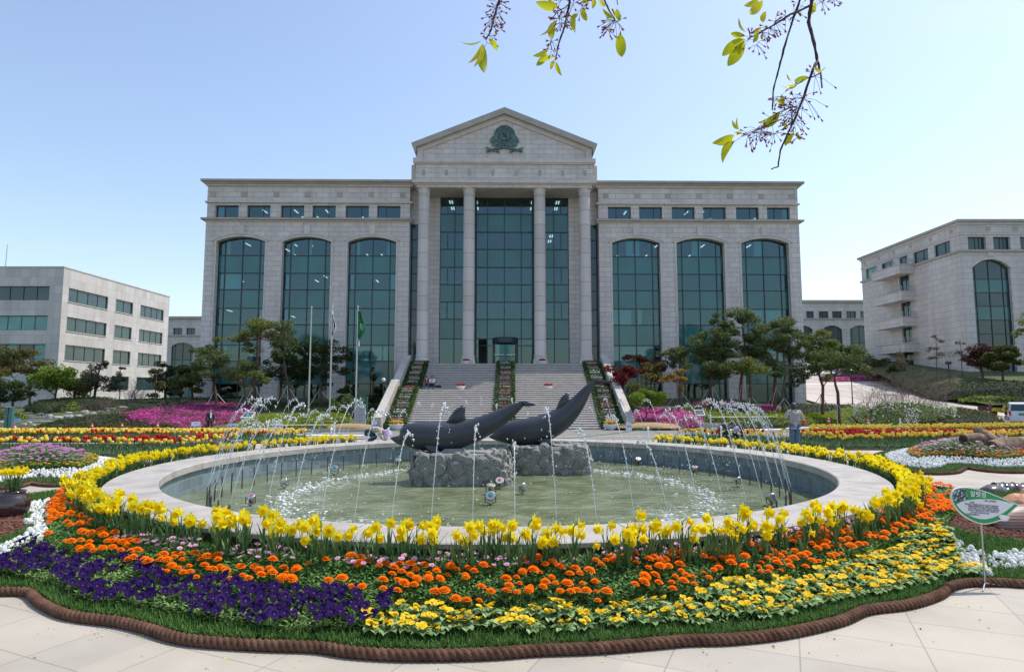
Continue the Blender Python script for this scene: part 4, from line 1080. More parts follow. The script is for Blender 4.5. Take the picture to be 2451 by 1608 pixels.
# --- zones of the front bed
Z={}
Z['petunia']=bedpx([(-60,1345),(0,1333),(32,1307),(80,1288),(128,1288),(166,1307),(240,1326),(336,1345),(400,1377),(544,1390),(664,1398),(815,1396),(897,1401),(940,1415),(930,1449),(851,1493),(675,1500),(568,1479),(500,1474),(432,1456),(304,1437),(224,1435),(128,1391),(48,1368),(-60,1362)])
Z['marigold']=bedpx([(150,1179),(192,1179),(224,1256),(288,1298),(352,1310),(410,1330),(500,1338),(582,1338),(692,1361),(774,1352),(856,1346),(960,1357),(1150,1360),(1210,1357),(1374,1344),(1456,1341),(1539,1333),(1621,1330),(1750,1330),(1815,1310),(1945,1278),(2075,1258),(2140,1226),(2205,1180),(2222,1162),(2277,1168),(2284,1224),(2264,1246),(2205,1253),(2124,1293),(2075,1319),(1932,1350),(1838,1372),(1750,1366),(1634,1396),(1539,1390),(1443,1415),(1292,1402),(1122,1421),(1021,1412),(938,1410),(774,1392),(596,1388),(500,1372),(432,1371),(342,1360),(262,1328),(192,1306),(112,1291),(115,1256),(115,1221)])
Z['primrose']=bedpx([(950,1423),(1021,1422),(1122,1432),(1292,1412),(1443,1423),(1539,1400),(1634,1404),(1750,1376),(1838,1382),(1932,1360),(2075,1328),(2124,1302),(2205,1262),(2267,1256),(2303,1302),(2368,1334),(2352,1357),(2238,1370),(2205,1388),(2124,1406),(2020,1429),(1913,1447),(1799,1473),(1750,1480),(1566,1478),(1429,1490),(1292,1498),(1150,1500),(1021,1508),(911,1502),(860,1496),(860,1470),(905,1448)])
Z['daisy']=bedpx([(190,1165),(240,1230),(290,1262),(400,1292),(500,1308),(700,1328),(960,1333),(1200,1335),(1450,1328),(1700,1312),(1900,1272),(2050,1228),(2150,1185),(2200,1158),(2225,1160),(2205,1182),(2140,1226),(2075,1258),(1945,1280),(1815,1312),(1750,1332),(1539,1345),(1374,1356),(1210,1370),(960,1370),(774,1362),(582,1345),(496,1333),(410,1330),(352,1312),(288,1302),(224,1258),(180,1180)])
Z['alys_l']=bedpx([(-80,1212),(42,1203),(134,1187),(140,1195),(116,1221),(116,1256),(110,1291),(80,1290),(32,1309),(0,1335),(-60,1350),(-60,1300),(0,1292),(48,1278),(90,1250),(58,1240),(85,1222),(50,1216),(-80,1226)])
Z['alys_r']=bedpx([(2267,1266),(2303,1282),(2368,1295),(2451,1302),(2560,1308),(2560,1360),(2451,1356),(2375,1352),(2362,1331),(2303,1300)])
mul_l=bedpx([(-90,1230),(50,1222),(80,1226),(56,1242),(88,1252),(46,1280),(0,1294),(-60,1302),(-90,1302)],0)
mul_r=bedpx([(2284,1222),(2300,1206),(2460,1200),(2640,1205),(2640,1300),(2451,1298),(2368,1290),(2303,1278),(2262,1262),(2268,1244)],0)
surf('bark_mulch',mul_l,M['mulch'],hv=zbeds,off=.012,step=.22);surf('bark_mulch',mul_r,M['mulch'],hv=zbeds,off=.012,step=.22)
chipv=[(-.02,-.006,0),(.02,-.007,.004),(.022,.006,.01),(-.018,.007,.006),(0,0,.012)]
M['chip']=leafm('bark_chip',[(.05,.02,.015),(.13,.05,.035),(.24,.12,.08)],.9,0)
for i,P in enumerate((mul_l,mul_r)):
 pts=scatter(P,.03,1.6,seed=50+i);merged('bark_chips',[('c',chipv,[(0,1,4),(1,2,4),(2,3,4),(3,0,4)],'chip')],pts,zbeds(pts)+.015,(.6,1.5),seed=i)
def poisson(pts,d,seed=0):
 r=random.Random(seed);idx=list(range(len(pts)));r.shuffle(idx);keep=[];grid={}
 for i in idx:
  x,y=pts[i];gx,gy_=int(x//d),int(y//d)
  if any((x-q[0])**2+(y-q[1])**2<d*d for a in(-1,0,1)for b_ in(-1,0,1)for q in grid.get((gx+a,gy_+b_),())):continue
  grid.setdefault((gx,gy_),[]).append((x,y));keep.append(i)
 return pts[sorted(keep)]
def clumpy(pts,f,thr,seed=0):
 return np.array([p for p in pts if mnoise.noise(Vector((p[0]*f,p[1]*f,seed)))>thr])
pts=clumpy(poisson(scatter(Z['petunia'],.045,1.2,seed=1),.068),2.2,-.14,3)
plant('petunia',[petunia(i)for i in range(6)],pts,zbeds(pts)+.05,'deep violet petunia in the dark purple patch at the front left of the flower bed','petunia','deep violet petunias in the front bed',yaw=lambda r,p:r.uniform(-1.2,1.2,len(p)),scale=(.8,1.15),rest='petunias')
pts=clumpy(poisson(scatter(Z['marigold'],.05,1.2,seed=2),.082),2.6,-.22,9)
plant('marigold',[marigold(i)for i in range(6)],pts,zbeds(pts)+.04,'bright orange marigold in the curved orange band of the front bed','marigold','orange marigolds in the front bed',yaw=lambda r,p:r.uniform(-.8,.8,len(p)),rest='marigolds',scale=(.7,1.35),cap=245)
pts=poisson(scatter(Z['primrose'],.07,1.2,seed=3),.108)
plant('primrose',[primrose(i)for i in range(6)],pts,zbeds(pts)+.01,'yellow primrose with broad pale green leaves in the front bed','primrose','yellow primroses in the front bed',scale=(.85,1.2),rest='primroses')
pts=clumpy(poisson(scatter(Z['daisy'],.05,1.2,seed=4),.075),1.8,-.12,17)
plant('pink_daisy',[[('pink_daisy',)+d[0][1:],d[1],d[2]]for d in(daisy(i,s=1.15)for i in range(5))],pts,zbeds(pts)+.06,'small pink daisy in the fine green band below the daffodils','daisy','pink daisies in the front bed',yaw=lambda r,p:r.uniform(-.7,.7,len(p)),rest='pink_daisies')
for i,k in enumerate(('alys_l','alys_r')):
 pts=poisson(scatter(Z[k],.035,1.2,seed=5+i),.05);vd,fd=dome(.032,.05,8,3,.12)
 merged('alyssum',[('b',vd,fd,'white_fl')],pts,zbeds(pts)+.03,(.6,1.25),seed=i)
blade=strap(.07,.006,.8,3)
tuft=cat([strap(.06*s_,.0055,l_,3,a_)for s_,l_,a_ in((1,.5,0),(.8,.9,1.5),(1.1,.3,3),(.9,1.1,4.4),(.7,.8,5.3))])
lf=cat([(tf(rotz(petal(.035,.014,up=.012)[0],a_),Matrix.Translation((0,0,z_))),petal(.035,.014)[1])for a_,z_ in((0,.01),(1.3,.03),(2.6,.015),(3.9,.04),(5.2,.025),(.7,.05))])
pts=scatter(Z['daisy'],.028,1.5,seed=21);merged('daisy_foliage',[('f',*lf,'green_mid')],pts,zbeds(pts)+.02,(.8,1.5),seed=8)
pts=scatter(Z['daisy'],.035,1.5,seed=22);merged('feathery_foliage',[('f',*tuft,'green_dark')],pts,zbeds(pts)+.01,(.8,1.5),seed=9)
pts=scatter(Z['marigold'],.032,1.5,seed=23);merged('marigold_foliage',[('f',*lf,'green_mid')],pts,zbeds(pts)+.015,(.8,1.5),seed=10)
pts=scatter(Z['petunia'],.032,1.5,seed=24);merged('petunia_foliage',[('f',*lf,'green_light')],pts,zbeds(pts)+.02,(.8,1.6),seed=11)
pts=scatter(Z['primrose'],.045,1.5,seed=25);merged('primrose_foliage',[('f',*lf,'green_mid')],pts,zbeds(pts)+.01,(.8,1.4),seed=12)
for k in('alys_l','alys_r'):pts=scatter(Z[k],.04,1.5,seed=26);merged('alyssum_foliage',[('f',*lf,'green_light')],pts,zbeds(pts),(.7,1.2),seed=13)
g=scatter(bed_poly,.022,1.5,seed=30)
mask=np.ones(len(g),bool)
for k,P in list(Z.items())+[('m1',mul_l),('m2',mul_r)]:mask&=~inpoly(P,g)
dR=segdist(rope[::2],g);mask&=(dR>.05);g=g[mask]
merged('grass',[('g',*tuft,'grass')],g,zbeds(g),(.7,1.5),seed=14)
# --- daffodils round the coping
pts=[];r_=random.Random(8);a=math.radians(128)
def ringw(t):
 return .42
t=52.0;R=[]
seg=[]
for deg in np.arange(128,360+52,.35):
 rad=math.radians(deg);front=188<deg<352
 dens=1.0
 for _ in range(1 if front else 1):
  w0,w1=(.10,.42)if front else(.12,.80)
  if r_.random()<(.66 if front and mnoise.noise(Vector((deg*.11,1,4)))>-.15 else(.35 if front else .78)):
   rr1=RO+r_.uniform(w0,w1);pts.append((PC[0]+rr1*math.cos(rad),PC[1]+rr1*math.sin(rad)))
   if front and r_.random()<.45:pts.append((PC[0]+(rr1+r_.uniform(-.07,.1))*math.cos(rad+.004),PC[1]+(rr1+r_.uniform(-.1,.1))*math.sin(rad+.004)))
   if not front and r_.random()<.6:rr1=RO+r_.uniform(w0,w1);pts.append((PC[0]+rr1*math.cos(rad+.003),PC[1]+rr1*math.sin(rad+.003)))
pts=np.array(pts)
inb=inpoly(bed_poly,pts);zz=np.where(inb,np.maximum(zbeds(pts),.16),.30)
plant('daffodil',[daffodil(i,h=hh)for i,hh in enumerate((.30,.34,.38,.27,.33,.36,.40))],pts,zz,'yellow daffodil in the ring of daffodils along the pool coping','daffodil','daffodils ringing the pool',yaw=lambda r,p:r.uniform(-1.3,1.3,len(p)),rest='daffodils',scale=(.95,1.25))
lt=cat([strap(.30*s_,.02,l_,4,a_)for s_,l_,a_ in((1,.3,0),(.8,.7,1.5),(1.05,.2,3),(.9,.9,4.4),(.7,.5,5.3))])
lp=[]
for deg in np.arange(128,412,.55):
 rad=math.radians(deg);front=188<deg<352;rr1=RO+r_.uniform(.08,.45 if front else .78);lp.append((PC[0]+rr1*math.cos(rad),PC[1]+rr1*math.sin(rad)))
lp=np.array(lp);zz=np.where(inpoly(bed_poly,lp),zbeds(lp),.29)
merged('daffodil_leaves',[('l',*lt,'daf_leaf')],lp,zz,(.6,1.1),seed=15)
a_s=[math.radians(d)for d in np.arange(128,412,3)]
strip=[(PC[0]+7.22*math.cos(a),PC[1]+7.22*math.sin(a))for a in a_s]+[(PC[0]+8.2*math.cos(a),PC[1]+8.2*math.sin(a))for a in a_s[::-1]]
surf('flower_strip_soil',strip,M['soil'],h=lambda x,y:.30 if not inpoly(bed_poly,[(x,y)])[0]else .02,off=0,step=.8,kind='structure',thick=.3)
op=np.array([(PC[0]+8.22*math.cos(a),PC[1]+8.22*math.sin(a))for a in np.arange(math.radians(128),math.radians(412),.006)]);op=op[~inpoly(bed_poly,op)]
merged('daffodil_leaves',[('l',*lt,'daf_leaf')],op,np.full(len(op),.04),(.8,1.3),seed=33)
# --- round scalloped beds left and right
def rbed(side,outline_px,parts,lab):
 P=smooth_line([gz(u,v,.05)for u,v in outline_px],5)
 cx_=sum(p[0]for p in P)/len(P);cy_=sum(p[1]for p in P)/len(P)
 def zb(x,y):
  d=segdist(P,[(x,y)])[0];return .05+.45*sst(d/2.6)
 surf('flower_bed_soil',P,M['soil'],hv=lambda q:.05+.45*(lambda t:t*t*(3-2*t))(np.clip(segdist(P,q)/2.6,0,1)),off=0,step=.4)
 make_rope('coir_rope',P,.045,lab)
 zf=lambda pts:.05+.45*(lambda t:t*t*(3-2*t))(np.clip(segdist(P[::2],pts)/2.6,0,1))
 return P,zf
def ring_pts(P,zf,d0,d1,sp,seed):
 g_=scatter(P,sp,1.2,seed=seed);d=segdist(P[::2],g_);return g_[(d>d0)&(d<d1)]
PL,zfl=rbed(-1,[(-160,1160),(-60,1168),(0,1167),(45,1163),(75,1155),(82,1156),(120,1160),(175,1158),(240,1152),(300,1140),(340,1120),(325,1104),(270,1097),(190,1094),(100,1093),(0,1098),(-90,1110),(-180,1130),(-160,1160)],None,'coir rope edging the round purple flower bed left of the pool')
PR,zfr=rbed(1,[(2080,1092),(2085,1104),(2120,1118),(2180,1128),(2240,1132),(2290,1129),(2308,1121),(2318,1119),(2350,1124),(2400,1128),(2460,1128),(2560,1120),(2620,1100),(2560,1085),(2450,1077),(2330,1072),(2220,1071),(2130,1078),(2080,1092)],None,'coir rope edging the round lilac flower bed right of the pool')
for si,(P,zf,mk,col2)in enumerate(((PL,zfl,'magenta_daisy','pansy_yellow'),(PR,zfr,'magenta_daisy','orange'))):
 sdn=('left','right')[si]
 g1=ring_pts(P,zf,.08,.42,.035,60+si);merged('grass',[('g',*tuft,'grass')],g1,zf(g1),(.7,1.4),seed=16)
 g2=poisson(ring_pts(P,zf,.42,1.0,.05,62+si),.055);vd,fd=dome(.034,.05,6,2,.12);merged('alyssum',[('b',vd,fd,'white_fl')],g2,zf(g2)+.03,(.6,1.25),seed=si)
 g3=poisson(ring_pts(P,zf,1.0,1.28,.06,64+si),.085)
 dm=[[(('pansy','marigold')[si],)+daisy(i)[0][1:],('blossom',*marigold(i)[1][1:3],col2)]for i in range(3)]
 plant(('pansy','marigold')[si],dm,g3,zf(g3)+.04,('small yellow pansy in the thin band of the round bed left of the pool','small orange marigold in the thin band of the round bed right of the pool')[si],('pansy','marigold')[si],('yellow pansies in the left round bed','orange marigolds in the right round bed')[si],cap=55,scale=(.7,.95),rest=('pansies','marigolds')[si])
 g4=poisson(ring_pts(P,zf,1.22,9,.09,66+si),.12)
 plant('purple_daisy',[[('purple_daisy',)+d[0][1:],d[1],d[2]]for d in(daisy(i,mk,1.9,.1,.16)for i in range(5))],g4,zf(g4)+.03,'purple daisy in the round bed on the %s side of the pool'%sdn,'daisy','purple daisies in the %s round bed'%sdn,cap=150,yaw=lambda r,p:r.uniform(-.7,.7,len(p)),rest='purple_daisies')
 g5=ring_pts(P,zf,1.0,9,.06,68+si);merged('daisy_foliage',[('f',*lf,'green_mid')],g5,zf(g5),(1.3,2.6),seed=17)
TB={'la':[(-200,1094),(0,1096),(300,1097),(480,1092),(600,1078),(570,1071),(400,1077),(200,1080),(0,1081),(-200,1081)],'lb':[(-200,1060),(0,1060),(400,1059),(560,1061),(680,1062),(740,1058),(700,1051),(560,1049),(300,1048),(0,1048),(-200,1050)],'ra':[(1905,1066),(1985,1077),(2120,1078),(2200,1076),(2330,1070),(2460,1066),(2640,1062),(2640,1050),(2460,1052),(2200,1056),(1960,1057),(1870,1055)],'rb':[(1935,1043),(2100,1042),(2300,1040),(2460,1037),(2640,1034),(2640,1024),(2460,1027),(2250,1031),(2060,1033),(1940,1034)],'rc':[(1610,1056),(1700,1062),(1800,1068),(1880,1066),(1860,1056),(1760,1052),(1660,1050)]}
for k,P_ in TB.items():
 P=pxp(P_);surf('flower_bed_soil',P,M['soil'],off=.03,step=1.5)
 g_=poisson(scatter(P,.12,1.2,seed=70+len(k)),.135 if k!='rc' else .25);zz=np.array([H(x,y)+.03 for x,y in g_])
 sel=np.array([mnoise.noise(Vector((x*.9,y*1.6,5.0 if k[0]=='l' else 9.0)))for x,y in g_]);vq=sel+rng.normal(0,.12,len(g_))
 if k=='lb':red=vq>.32
 elif k=='la':red=vq>.02
 elif k=='ra':red=vq>-.02
 elif k=='rb':red=vq>.35
 else:red=vq>.1
 nf={'la':5,'lb':6,'ra':7,'rb':5,'rc':4}[k];df=segdist(P[:nf],g_);cl=np.array([mnoise.noise(Vector((x*.55,y*.9,21.0)))for x,y in g_])
 if k in('la','ra'):red=(df>1.5)&(cl>-.22);keepf=df>(.9 if k=='la' else .6);keepf&=(cl+rng.normal(0,.1,len(g_))>-.35)
 else:keepf=(cl+rng.normal(0,.15,len(g_))>-.3)&(df>.5)
 if k=='rb':red=df>1e9
 side='left' if k[0]=='l' else 'right'
 dsc={'la':'in the nearer long bed left of the pool','lb':'in the farther long bed left of the pool','ra':'in the nearer long bed right of the pool','rb':'in the farther long bed right of the pool','rc':'in the narrow bed behind the crouching people'}[k]
 keep=mnoise
 cov=rng.random(len(g_))
 for mk,msk,nm in(('tulip_yellow',keepf&~red&(cov<.72),'yellow'),('tulip_red',keepf&red&(cov<.8),'red')):
  if msk.sum():plant('tulip',[tulip(i,mk,.25)for i in range(4)],g_[msk],zz[msk],'%s tulip %s'%(nm,dsc),'tulip','%s tulips %s'%(nm,dsc),cap=30,rest='%s_tulips'%nm,scale=(1.2,1.6))
 g_=scatter(P,.13,1.4,seed=80);merged('tulip_leaves',[('l',*lt,'tulip_leaf')],g_,np.array([H(x,y)+.03 for x,y in g_]),(.55,.85),seed=18)
def low_wall(px,label,h=.22):
 P=pxp(px);mb=MB()
 for i in range(len(P)-1):
  a,b_=Vector((*P[i],0)),Vector((*P[i+1],0));d=b_-a;L=d.length;mt=Matrix.Translation(((a+b_)/2+Vector((0,0,(H(*P[i])+H(*P[i+1]))/2+h/2-.02))))@Matrix.Rotation(math.atan2(d.y,d.x),4,'Z')
  mb.tbox(mt,L+.02,.16,h);mb.tbox(mt@Matrix.Translation((0,0,h/2+.02)),L+.02,.22,.045,1)
 o=mb.build('edging_wall',[M['pwall'],M['kerb']]);tag(o,label,'wall')
low_wall([(-150,1077),(150,1076.5),(400,1075.5),(580,1069)],'low brown edging wall between the two long tulip beds on the left')
low_wall([(1950,1049.5),(2200,1048),(2460,1044.5),(2600,1043)],'low brown edging wall between the two long tulip beds on the right')
# ------------------------------------------------------------------ dolphins and pedestals
M['dolphin']=flat('dark_granite_polished',(.030,.035,.044),.36,.12,2.0,bump=.06,bscale=120,spec=.5,col2=(.040,.046,.056))
M['carved']=flat('carved_granite',(.235,.232,.215),.85,.2,5,bump=.35,bscale=50,col2=(.29,.285,.26))
def dolphin(name,label,Y,spine,px0,fin,flip,tail,supp,yaw=0.0):
 """spine: (u,v,half height px,half width factor) along the body, surveyed on the plane y=Y"""
 pts=[];rad=[];ey_=[]
 for u,v,hpx,wf in spine:
  x,z=gy(u,v,Y);pts.append(Vector((x,Y,z)));rad.append(hpx/F*Y)
 def cr(arr,k=5):
  out=[];n=len(arr)
  for i in range(n-1):
   a,b_,c,d=[arr[max(0,min(n-1,j))]for j in(i-1,i,i+1,i+2)]
   for q in range(k):t=q/k;out.append(.5*((2*b_)+(c-a)*t+(2*a-5*b_+4*c-d)*t*t+(-a+3*b_-3*c+d)*t**3))
  out.append(arr[-1]);return out
 P=cr(pts);Rr=cr([np.float64(r)for r in rad]);Wf=cr([np.float64(s[3])for s in spine])
 mb=MB();n=24;vs=[]
 for i,p in enumerate(P):
  T=(P[min(i+1,len(P)-1)]-P[max(i-1,0)]).normalized();S=Vector((0,1,0));U=S.cross(T).normalized()
  if U.z<0:U=-U
  for k in range(n):a=2*PI*k/n;vs.append(p+S*(math.cos(a)*float(Rr[i])*float(Wf[i]))+U*(math.sin(a)*float(Rr[i])))
 m=len(P)
 mb.add(vs,[(i*n+k,i*n+(k+1)%n,(i+1)*n+(k+1)%n,(i+1)*n+k)for i in range(m-1)for k in range(n)]+[tuple(range(n))[::-1],tuple((m-1)*n+k for k in range(n))],0,True)
 root=thing(name,label,'dolphin sculpture',(float(pts[3].x),Y,float(pts[3].z)-.4));mb.build('body',M['dolphin'],root)
 def blade(pl,th,nm,y0=Y,tilt=None):
  q=[gy(u,v,y0)for u,v in pl];mb=MB();k=len(q);cx_=sum(a for a,b_ in q)/k;cz_=sum(b_ for a,b_ in q)/k
  def Pt(a,b_,y):
   v=Vector((a,y,b_))
   return tilt@v if tilt else v
  mid0=[Pt(a,b_,y0)for a,b_ in q]
  inn_=[Pt(cx_+(a-cx_)*.72,cz_+(b_-cz_)*.72,y0-th)for a,b_ in q];ino=[Pt(cx_+(a-cx_)*.72,cz_+(b_-cz_)*.72,y0+th)for a,b_ in q]
  mb.add(mid0+inn_+ino,[(i,(i+1)%k,k+(i+1)%k,k+i)for i in range(k)]+[(i,(i+1)%k,2*k+(i+1)%k,2*k+i)[::-1]for i in range(k)]+[tuple(range(k,2*k)),tuple(range(2*k,3*k))[::-1]],0,True)
  return mb.build(nm,M['dolphin'],root)
 blade(fin,.05,'dorsal_fin')
 for s in(-1,1):
  a0=gy(*flip[0],Y);blade(flip,.035,'flipper',Y+s*.27)
 tx,tz=gy(*tail[0],Y);ex_,ez_=gy(*tail[1],Y);d=Vector((ex_-tx,0,ez_-tz));L=d.length;d.normalize()
 for s in(-1,1):
  base0=Vector((tx,Y,tz));vs=[]
  prof=[(0,0,.055),(.25,.10,.06),(.62,.26,.045),(1.0,.42,.012),(.80,.30,.02),(.55,.12,.03),(.50,0,.03)]
  for a,b_,th in prof:
   c=base0+d*(L*a)+Vector((0,s*b_*1.0,-.05*a));vs+=[c+Vector((0,0,th)),c-Vector((0,0,th))]
  k=len(prof);mb=MB()
  mb.add(vs,[tuple(2*i for i in range(k)),tuple(2*i+1 for i in range(k))[::-1]]+[(2*i,2*((i+1)%k),2*((i+1)%k)+1,2*i+1)for i in range(k)],0,True);mb.build('fluke',M['dolphin'],root)
 x0,z0=gy(*supp[0],Y);x1,z1=gy(*supp[1],Y);mb=MB()
 zt_=z0;xa,xb=x0,x1
 mb.add([(xa+.1,Y-.22,z0),(xb-.15,Y-.22,z0),(xb-.15,Y+.22,z0),(xa+.1,Y+.22,z0),(xa-.1,Y-.3,z1),(xb,Y-.3,z1),(xb,Y+.3,z1),(xa-.1,Y+.3,z1)],[(0,1,2,3),(4,5,6,7),(0,1,5,4),(1,2,6,5),(2,3,7,6),(3,0,4,7)])
 mb.build('support',M['carved'],root)
 return root
k4=3.8387
Zp=lambda pts:[(900+x/k4,780+y/k4)for x,y in pts]
def sp4(rows):return[(900+x/k4,780+y/k4,h/k4,w_)for x,y,h,w_ in rows]
d1=sp4([(136,1030,6,1),(165,1036,22,1.0),(205,1044,40,.95),(240,1040,66,.9),(275,1025,98,.88),(330,1010,118,.86),(420,1010,126,.85),(530,1016,132,.85),(650,1016,130,.84),(770,1000,122,.82),(880,966,112,.8),(980,925,100,.8),(1080,876,86,.78),(1170,825,70,.74),(1250,772,54,.68),(1310,735,36,.6),(1345,712,24,.6),(1390,702,14,.6)])
D1=dolphin('dolphin_statue','dark grey stone leaping dolphin, nearer and lower of the pair',15.0,d1,0,Zp([(640,885),(690,815),(730,765),(780,735),(832,722),(820,765),(818,815),(832,870),(820,905),(730,910),(650,905)]),Zp([(440,1085),(540,1090),(585,1150),(622,1190),(590,1200),(510,1185),(470,1140)]),Zp([(1330,712),(1462,706)]),Zp([(600,1120),(850,1195)]))
d2=sp4([(1040,1018,6,1),(1068,1016,22,1.0),(1105,1010,46,.95),(1150,1000,72,.9),(1210,988,96,.88),(1290,978,112,.86),(1380,972,122,.85),(1480,956,126,.84),(1570,925,122,.83),(1660,880,112,.81),(1740,822,98,.8),(1805,760,84,.78),(1860,698,68,.75),(1905,636,53,.7),(1945,580,38,.65),(1980,540,28,.6),(2020,512,20,.6),(2070,502,12,.6)])
D2=dolphin('dolphin_statue','dark grey stone leaping dolphin, farther one with the higher tail',16.9,d2,0,Zp([(1645,785),(1670,715),(1700,655),(1740,620),(1788,600),(1772,640),(1775,665),(1796,678),(1780,720),(1730,770),(1670,795)]),Zp([(1450,1040),(1580,1030),(1620,1070),(1645,1105),(1600,1108),(1520,1080)]),Zp([(2000,508),(2150,500)]),Zp([(1340,1085),(1620,1128)]))
def pedestal(label,px,Yf,depth,zt_,zb_=-.45):
 (u0,v0),(u1,v1)=px;x0=gy(u0,1100,Yf)[0];x1=gy(u1,1100,Yf)[0];cx_=(x0+x1)/2;cy_=Yf+depth/2;hw=(x1-x0)/2;hd=depth/2
 root=thing('carved_pedestal',label,'pedestal',(cx_,cy_,zb_));r=random.Random(int(u0))
 mb=MB();n=36;vs=[]
 for z_,k in((zb_,1.0),(zb_+.5*(zt_-zb_),.97),(zt_-.06,.90),(zt_,.84)):
  for i in range(n):
   a=2*PI*i/n;c,s=math.cos(a),math.sin(a);e=.45;vs.append((cx_+hw*k*abs(c)**e*(1 if c>0 else-1),cy_+hd*k*abs(s)**e*(1 if s>0 else-1),z_))
 mb.add(vs,[(j*n+i,j*n+(i+1)%n,(j+1)*n+(i+1)%n,(j+1)*n+i)for j in range(3)for i in range(n)]+[tuple(3*n+i for i in range(n))])
 mb.build('block',M['carved'],root)
 cv=MB()
 def surfp(a,z):
  t=(z-zb_)/(zt_-zb_);k=1.0-.06*t-(.06 if t>.92 else 0);c,s=math.cos(a),math.sin(a);e=.45
  return Vector((cx_+hw*k*abs(c)**e*(1 if c>0 else-1),cy_+hd*k*abs(s)**e*(1 if s>0 else-1),z)),Vector((c,s,0))
 for i in range(110):
  tq=r.uniform(-1,1);ca_=math.copysign(abs(tq)**(1/.45),tq);a=-math.acos(max(-1,min(1,ca_)))if r.random()<.7 else(r.choice((0,PI))+r.uniform(-.8,.8));z=r.uniform(WZ-.05,zt_-.02);p,nrm=surfp(a,z);rr_=r.uniform(.07,.17)
  nx=Vector((math.copysign(abs(math.cos(a))**3,math.cos(a)),math.copysign(abs(math.sin(a))**.6,math.sin(a)),0)).normalized();A=nx.cross(Vector((0,0,1))).normalized();U=Vector((0,0,1))
  vs=[p+nx*rr_*.5];m=10
  for j in(1,2,3):
   t=j/3*PI/2;vs+=[p+nx*(rr_*.5*math.cos(t))+A*rr_*math.sin(t)*math.cos(2*PI*q/m)+U*rr_*math.sin(t)*math.sin(2*PI*q/m)for q in range(m)]
  cv.add(vs,[(0,1+q,1+(q+1)%m)for q in range(m)]+[(1+j*m+q,1+(j+1)*m+q,1+(j+1)*m+(q+1)%m,1+j*m+(q+1)%m)for j in(0,1)for q in range(m)],0,True)
  sg=r.choice((-1,1));sp_=[p+nx*(rr_*(.22+.3*(1-q/11)))+A*rr_*(.2+.9*q/11)*math.cos(sg*q*.75+a)+U*rr_*(.2+.9*q/11)*math.sin(sg*q*.75+a)for q in range(12)]
  cv.tube(sp_,rr_*.15,5)
  if r.random()<.25:
   e_=p+A*r.uniform(-.4,.4)+U*r.uniform(-.2,.2);m_=(p+e_)/2+U*r.uniform(-.12,.12);cv.tube([p+nx*.03,m_+nx*.05,e_+nx*.01],[.02,.03,.012],5)
 for i in range(26):
  a=2*PI*i/26+r.uniform(-.1,.1);p,nrm=surfp(a,zt_-.03);vd,fd=dome(r.uniform(.07,.12),r.uniform(.05,.1),8,3);cv.add([(x+p.x*.985+cx_*.015,y+p.y*.985+cy_*.015,z+p.z)for x,y,z in vd],fd,0,True)
 cv.build('cloud_carving',M['carved'],root)
pedestal('grey stone pedestal carved with scrolls under the nearer dolphin',((977,0),(1222,0)),14.35,1.35,.60)
pedestal('grey stone pedestal carved with scrolls under the farther dolphin',((1213,0),(1420,0)),16.25,1.35,.60)
# ------------------------------------------------------------------ jets, nozzles, lights, foam
def jetm():
 m,nt,p=pbsdf('falling_water');p.inputs['Base Color'].default_value=(.90,.95,.98,1);p.inputs['Roughness'].default_value=.12;p.inputs['Transmission Weight'].default_value=.35;p.inputs['IOR'].default_value=1.33
 p.inputs['Specular IOR Level'].default_value=.8
 return m
M['jet']=jetm()
M['pipe']=flat('nozzle_pipe',(.10,.095,.085),.5,.2,20,metal=.5)
ico=[(0,0,1),(.894,0,.447),(.276,.851,.447),(-.724,.526,.447),(-.724,-.526,.447),(.276,-.851,.447),(.724,.526,-.447),(-.276,.851,-.447),(-.894,0,-.447),(-.276,-.851,-.447),(.724,-.526,-.447),(0,0,-1)]
icf=[(0,1,2),(0,2,3),(0,3,4),(0,4,5),(0,5,1),(1,6,2),(2,7,3),(3,8,4),(4,9,5),(5,10,1),(6,7,2),(7,8,3),(8,9,4),(9,10,5),(10,6,1),(11,7,6),(11,8,7),(11,9,8),(11,10,9),(11,6,10)]
NJ=68;RN=5.75;LJ=1.35
rj=random.Random(31)
nz_proto=None
